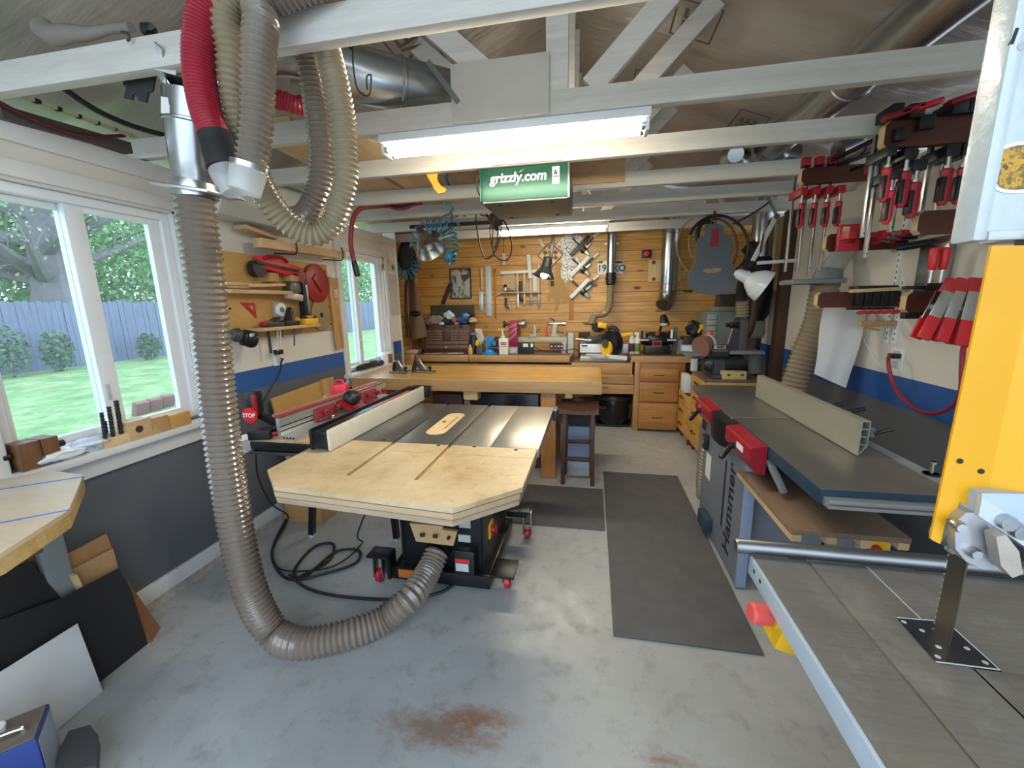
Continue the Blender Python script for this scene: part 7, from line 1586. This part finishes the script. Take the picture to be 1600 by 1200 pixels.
t = thing('yellow_tool', 'yellow block plane at the right end of the lower shelf', 'plane', (PX+.07, onshelf(482), SZ)); part('body', MB().bb(PX+.03, PX+.11, onshelf(472), onshelf(492), SZ, SZ+.045, .01), yellow, t); part('cap', MB().bb(PX+.04, PX+.10, onshelf(478), onshelf(486), SZ+.045, SZ+.065, .008), flat('amber cap', 'b98520', .4), t)
for k, (u, v0, v1, mm) in enumerate(((419.5, 522, 552, black), (434, 517, 548, lgrey), (438.5, 517, 545, lgrey), (441.5, 517, 527, dgrey), (460, 515, 540, dgrey))):
    a, b = lx(u, v0, .1), lx(u+(4 if k == 0 else 0), v1, .1); solo('hanging_rod', MB().cyl((a.x, a.y, SZ-.02), b, .009 if k == 0 else .005), mm, ['thick black rod leaning down', 'left pale rod hanging', 'right pale rod hanging', 'short dark pin hanging', 'thin dark rod hanging'][k]+' from the lower shelf', 'rod', 'rods hanging from the lower shelf')
t = thing('trim_router', 'black motor mounted on the wall beside the ribbed hose', 'motor', xs(388, 530, -2.15)); a, b = xs(376, 526, -2.16), xs(400, 532, -2.12); part('body', MB().lathe(a, b, [(0, .03), (.1, .05), (.8, .055), (1, .045)], 20), black, t); part('knob', MB().lathe(a+Vector((.0, -.06, .02)), a+Vector((0, .02, .0)), [(0, .03), (.4, .045), (1, .03)], 16), dgrey, t); part('label', MB().box(a.lerp(b, .7)+Vector((.04, -.03, .03)), (.01, .05, .02), (0, 0, .3)), lgrey, t); part('arm', MB().bar(a.lerp(b, .5), (-2.28, a.y+.05, a.z), .03, .03), black, t)  # plain black motor body on a wall arm
p = xs(433, 556, XL); ot2 = thing('outlet', 'white wall outlet with a black plug below the tool board', 'outlet', p); part('cover_plate', MB().bb(XL, XL+.008, p.y-.04, p.y+.05, p.z-.07, p.z+.06, .003), vinyl, ot2); part('receptacle', MB().bb(XL+.008, XL+.012, p.y-.02, p.y+.025, p.z-.055, p.z-.012, .002), lgrey, ot2)
solo('black_plug', MB().box(xs(435, 550, XL+.035), (.05, .05, .035), (0, 0, 0), .008), black, 'black plug pushed into the outlet below the tool board', 'plug')
t = thing('wooden_template', 'long tan wooden jig hanging beside the far window casing', 'template', xs(525, 490, -2.24)); part('stem', MB().bar(xs(519, 447, -2.25), xs(531, 545, -2.25), .10, .018, (1, 0, 0), .003), tanwz, t); part('head', MB().bar(xs(514, 441, -2.25), xs(527, 443, -2.25), .09, .02, (1, 0, 0), .003), tanwz, t); part('cleat', MB().bar(xs(524, 452, -2.23), xs(526, 465, -2.23), .05, .02, (1, 0, 0), .003), palewz, t)
solo('wall_sheet', MB().slab([xs(u, v, XL+.004) for u, v in ((600, 427), (622, 430), (625, 492), (604, 495))], -.003), dm if False else flat('written grey sheet', 'b9b7ad', .8, var=.16, vs_=45), 'grey written sheet pinned on the wall right of the far window', 'paper')
pn2 = thing('fabric_pennant', 'triangular pale pennant with small coloured patches over the wall sheet', 'pennant', xs(605, 410, XL)); part('cloth', MB().slab([xs(u, v, XL+.006) for u, v in ((603, 391), (619, 424), (594, 423))], -.004), flat('cream cloth', 'ccc6b6', .8), pn2)
for u, v, c in ((606.5, 409, 'd6b53a'), (598.5, 416, 'a58370'), (614, 418, '6f5a70'), (600, 405, '7a4c35')): p = xs(u, v, XL+.011); part('patch', MB().box(p, (.003, .06, .05), (.4, 0, 0)), flat('patch '+c, c, .8), pn2)
solo('tan_board', MB().bb(XL, XL+.012, 4.42, 4.61, .93, 1.36, .002), flat('tan painted strip', 'b3a487', .6), 'tan board below the wall sheet at the left wall end', 'board') if False else None

# ================================================================ window sill things
SL = W1[2]-.012
def sill(u, v): return fl(u, v, SL)
def sblock(u0, v0, u1, v1, w_, h, mat_, name, label, cat='block', bev=.003):
    a, b = fl(u0, v0, SL), fl(u1, v1, SL); a.x = b.x = min(-2.215, (a.x+b.x)/2)
    return a, b, MB().bb(a.x-w_, a.x, a.y, b.y, SL, SL+h, bev)
a, b, m = sblock(212, 691, 258, 680, .085, .095, None, '', '')
t = thing('drilled_block', 'pale wooden block with a round hole on the near window sill', 'block', (a.x, a.y, SL)); part('block_body', m, palewy, t); c = a.lerp(b, .45); part('round_hole', MB().cyl((a.x, c.y, SL+.05), (a.x+.0015, c.y, SL+.05), .018), walnut, t)
bk = [(258, 680, 287, 672, .08, .085, tanw, 'dusty brown rounded block next to the drilled block'), (288, 672, 322, 662, .075, .075, flat('golden block', 'c08e4c', .5), 'golden wood block at the right end of the near sill')]
for u0, v0, u1, v1, w_, h, mm, lab in bk:
    a, b, m = sblock(u0, v0, u1, v1, w_, h, mm, '', '', bev=.008); solo('wood_block', m, mm, lab, 'block', 'wood blocks on the near sill')
a, b, m = sblock(176, 702, 222, 691, .06, .045, None, '', '')
t = thing('bit_holder', 'pale bit holder block on the near sill', 'block', (a.x, a.y, SL)); part('block_body', m, palew, t)
bits = [(.1, -.015, .17, .009, 'leftmost'), (.42, -.015, .19, .010, 'second'), (.36, -.045, .12, .007, 'shortest, third'), (.6, -.04, .15, .006, 'fourth'), (.82, -.025, .21, .011, 'tallest, rightmost')]
for k, (tt, dx, h, r, lab) in enumerate(bits):
    c = a.lerp(b, tt); x = a.x+dx; m = MB(); z0, z1 = SL+.03, SL+h
    def rr(L, r=r): return r*(.62+.38*abs(math.sin(L*190)))
    m.tube([(x, c.y, z0), (x+.001, c.y+.004, (z0+z1)/2), (x, c.y+.008, z1)], r, 8, res=14, rf=rr)
    solo('drill_bit', m, flat('dark drill steel', '3a3735', .4, .6), lab+' dark drill bit standing in the pale holder', 'drill bit', 'drill bits in the holder')
p = sill(125, 722); p.x = min(p.x, -2.24)
solo('white_bag', MB().crumple((p.x-.02, p.y, SL+.022), (.05, .085, .026), .35, 41, 3), flat('white plastic bag', 'dfe3e4', .4), 'crumpled white plastic bag on the near sill', 'bag')
p = sill(160, 706); solo('clear_bag', MB().crumple((-2.27, p.y+.02, SL+.03), (.06, .09, .032), .5, 42, 3), glassy('clear bag', (.8, .85, .9, 1), .15, .5), 'clear plastic bag of hardware left of the bit holder', 'bag')
for k in range(4):
    a = Vector((-2.235-.02*k, fl(92, 733, SL).y-.02*k, SL+.008)); b = a+Vector((-.01+.01*k, .17, 0)); solo('steel_file', MB().bar(a, b, .014, .008, bev=.002), dsteel, ['first', 'second', 'third', 'fourth'][k]+' thin steel file from the room side on the near sill', 'file', 'files on the near sill')
t = thing('clamped_blocks', 'two dark brown blocks screwed together at the left end of the near sill', 'block', (-2.25, 1.2, SL))
a = fl(30, 742, SL); y0 = 1.14; part('block_body', MB().bb(-2.32, -2.235, y0, y0+.07, SL, SL+.115, .003), wood('dark brown block', '5a3c27', '7a5536', 2), t); part('block_body', MB().bb(-2.32, -2.235, y0+.073, y0+.13, SL, SL+.115, .003), MATS['dark brown block'], t)
for s_, yy in ((-1, y0), (1, y0+.13)): part('knob', MB().lathe((-2.27, yy, SL+.07), (-2.27, yy+s_*.035, SL+.07), [(0, .006), (.3, .006), (.35, .016), (.9, .016), (1, .01)], 12), black, t)
# far sill
S2 = W2[2]-.012
def far(y, x=-2.25): return Vector((x, y, S2))
t = thing('black_grinder', 'black angle grinder lying on the far window sill', 'power tool', far(3.75)); part('body', MB().lathe((-2.26, 3.62, S2+.035), (-2.25, 3.86, S2+.035), [(0, .02), (.2, .03), (.7, .032), (1, .025)], 14), black, t); part('head', MB().box((-2.25, 3.9, S2+.04), (.06, .07, .07), (0, 0, 0), .012), dgrey, t)
solo('dark_tool', MB().crumple((-2.25, 4.03, S2+.03), (.04, .07, .03), .4, 51, 2), flat('dark maroon tool', '4a3035', .5), 'dark maroon tool in the middle of the far sill', 'tool')
solo('white_jar', MB().lathe((-2.26, 4.16, S2), (-2.26, 4.16, S2+.13), CYL and [(0, .04), (.8, .04), (.9, .03), (1, .03)], 16), flat('milky white jar', 'dfe6ea', .3), 'milky white jar on the far sill', 'jar')
t = thing('brown_jar', 'brown jar with a white lid at the right end of the far sill', 'jar', far(4.26)); part('glass_body', MB().lathe((-2.26, 4.26, S2), (-2.26, 4.26, S2+.10), [(0, .038), (1, .038)], 16), flat('brown jar glass', '8a5636', .3), t); part('lid', MB().cyl((-2.26, 4.26, S2+.10), (-2.26, 4.26, S2+.125), .04), vinyl, t)
# planes on the workbench
def bench_plane(name_label, u, v, L, sc_, group, rz):
    t = thing('bench_plane', name_label, 'plane', (0, 0, 0), group)
    part('sole', MB().bb(-L/2, L/2, -.032, .032, 0, .022, .004), steel, t); part('frog', MB().bar((.02, 0, .02), (-.05, 0, .10), .05, .016, (0, 1, 0), .003), dsteel, t)
    part('lever_cap', MB().bar((.03, 0, .03), (-.035, 0, .12), .042, .008, (0, 1, 0), .003), steel, t)
    part('tote', MB().bar((-L*.3, 0, .02), (-L*.22, 0, .11), .028, .05, (0, 1, 0), .012), black, t); part('knob', MB().lathe((L*.32, 0, .02), (L*.32, 0, .07), [(0, .012), (.4, .014), (.8, .024), (1, .014)], 14), black, t)
    p = fl(u, v, BT); t.location = p; t.rotation_euler = (0, 0, rz); return t
bench_plane('left of two steel hand planes on the workbench', 625, 583, .22, 1, 'hand planes on the workbench', -.25)
bench_plane('right, longer of two steel hand planes on the workbench', 659, 582, .30, 1, 'hand planes on the workbench', -.2)

# ================================================================ lower left corner
TZ = .93
at_ = thing('assembly_table', 'clipped-corner plywood table with blue tracks at the left edge', 'table', (-1.85, .75, 0))
kz = (1.55-TZ)/.65; T_ = [Vector((-2.015*kz, 1.194*kz, TZ)), Vector((-1.706*kz, .951*kz, TZ)), Vector((-1.59*kz, .725*kz, TZ)), Vector((-1.58*kz, .30, TZ)), Vector((-2.2, .30, TZ)), Vector((-2.2, 1.10*kz, TZ)), Vector((-2.212*kz+.0, 1.21*kz, TZ))]
T_ = [(p.x, p.y) for p in T_]
part('top_skin', MB().prism(T_, 'xy', TZ-.014, TZ), wood('pale plywood top', 'bda88c', 'd4c3a8', 0, stretch=5), at_)
part('plywood_core', MB().prism(inset(T_, .003), 'xy', TZ-.06, TZ-.014), wood('yellow plywood edge', 'a98a52', 'cbb07c', 0, stretch=30), at_)
for (u0, v0, u1, v1) in ((-30, 769.5, 129, 745), (-40, 825, 107, 797)):
    a, b = fl(u0, v0, TZ), fl(u1, v1, TZ); part('blue_track', MB().bar(a+Vector((0, 0, .0003)), b+Vector((0, 0, .0003)), .009, .002), flat('blue track', '2a72c4', .4), at_)
part('apron', MB().bb(-2.1, -1.8, .4, .82, TZ-.13, TZ-.06, .003), flat('grey painted apron', '7d8487', .5), at_)
q = xs(86, 890, -2.13); part('leg', MB().bb(-2.16, -2.13, q.y-.03, q.y+.05, 0, TZ-.06, .003), MATS['grey painted apron'], at_)
part('leg', MB().bb(-1.74, -1.68, .35, .41, 0, TZ-.06, .003), MATS['grey painted apron'], at_); part('leg', MB().bb(-2.12, -2.06, .35, .41, 0, TZ-.06, .003), MATS['grey painted apron'], at_)
part('shelf_rail', MB().bar(xs(-10, 882, -1.95), xs(62, 856, -1.95), .03, .03), wood('red brown rail', '5a3322', '7a4a30', 1), at_)
bp_ = flat('matte black sheet', '1d1f22', .65, var=.12, vs_=9)
Pb = [fl(231, 1006), fl(150, 1071), Vector((-1.97, .45, 0)), Vector((-2.12, .45, .55)), xs(98, 938, -2.09), xs(186, 891, -2.10), xs(206, 925, -2.07)]
solo('black_sheet', MB().slab(Pb, .012), bp_, 'large matte black sheet leaning under the plywood table', 'panel')
solo('black_sheet', MB().slab([xs(-20, 900, -2.14), xs(48, 878, -2.14), xs(104, 945, -2.12), xs(110, 990, -2.10), xs(-20, 1060, -2.08)], .012), bp_, 'second matte black sheet behind the table leg at the left edge', 'panel')
Pw = [fl(152, 1078)+Vector((.03, 0, 0)), fl(90, 1132)+Vector((.03, 0, 0)), Vector((-1.91, .5, 0)), Vector((-2.0, .5, .42)), xs(0, 1050, -2.01), xs(121, 974, -2.01), xs(140, 1025, -2.0)]
solo('white_board', MB().slab(Pw, .012), flat('scuffed white board', 'cfd1d3', .45, var=.08, vs_=6), 'scuffed white board leaning in front of the black sheet', 'panel')
solo('cardboard_sheet', MB().slab([xs(u, v, -2.17) for u, v in ((84, 878), (167, 834), (176, 860), (182, 880), (186, 905), (105, 940))], .01), card, 'brown cardboard sheet leaning behind the black sheet', 'cardboard')
solo('cardboard_sheet', MB().slab([xs(u, v, -2.145) for u, v in ((104, 895), (177, 857), (186, 893), (112, 934))], .01), flat('paler cardboard', 'a88560', .8), 'smaller paler cardboard piece in front of the cardboard sheet', 'cardboard')
solo('wood_offcut', MB().bar(xs(113, 898, -2.12), xs(127, 925, -2.12), .012, .03, (1, 0, 0)), palew, 'small pale offcut stuck on the cardboard', 'lumber')
solo('brown_board', MB().slab([xs(200, 908, -2.14), fl(246, 980)+Vector((.02, 0, 0)), fl(232, 1003)+Vector((.02, 0, 0)), xs(200, 960, -2.1)], .012), flat('brown hardboard', '8a5f3f', .6), 'brown hardboard strip leaning at the right end of the black sheet', 'panel')
solo('tan_board', MB().slab([xs(-15, 900, -2.18), xs(48, 862, -2.18), xs(98, 925, -2.17), xs(100, 980, -2.15), xs(-15, 1000, -2.15)], .012), flat('tan hardboard', '8d6b46', .6), 'tan hardboard behind the second black sheet', 'panel')
# blue metal can
H = .25; p1, p2 = fl(77, 1097, H), fl(56, 1153, H); d = (p1-p2); d.z = 0; L = d.length; d.normalize(); n_ = Vector((-d.y, d.x, 0))
can = thing('metal_can', 'blue rectangular metal can with a white cap in the lower left corner', 'can', (p1+p2)/2+n_*.085-Vector((0, 0, H)))
c = (p1+p2)/2+n_*.085; c.z = H/2; ang = math.atan2(d.y, d.x)
part('body', MB().box(c, (L, .17, H-.004), (0, 0, ang), .006), flat('blue can paint', '2a3f86', .35, .2), can)
part('label', MB().box(c-n_*.0855, (L*.86, .001, H*.86), (0, 0, ang)), flat('pale label', '98a2b8', .4), can)
part('can_top', MB().box(c+Vector((0, 0, H/2-.001)), (L-.008, .16, .003), (0, 0, ang), .001), flat('dusty tin', '8b7f76', .45, .5, .15), can)
q = c+Vector((0, 0, H/2))+d*.025+n_*.02; part('cap', MB().lathe(q, q+Vector((0, 0, .022)), [(0, .02), (.7, .021), (.8, .024), (1, .022)], 20), vinyl, can)
q = c+Vector((0, 0, H/2))-d*.02; part('handle', MB().tube([q-n_*.05, q-n_*.04+Vector((0, 0, .016)), q+n_*.03+Vector((0, 0, .018)), q+n_*.05], .007), steel, can)
p = fl(128, 1178); bx = thing('plastic_stand', 'dark grey plastic base on the floor right of the blue can', 'base', p)
part('shell', MB().slab([fl(u, v, .05) for u, v in ((100, 1185), (112, 1160), (145, 1150), (157, 1165), (155, 1215), (105, 1225))], -.05), flat('charcoal plastic', '3f4043', .5), bx); part('boss', MB().box(fl(140, 1160, .06), (.03, .04, .02), (0, 0, .4), .004), dgrey, bx); part('black_pad', MB().box(fl(108, 1178, .052), (.025, .02, .004), (0, 0, .4)), black, bx)
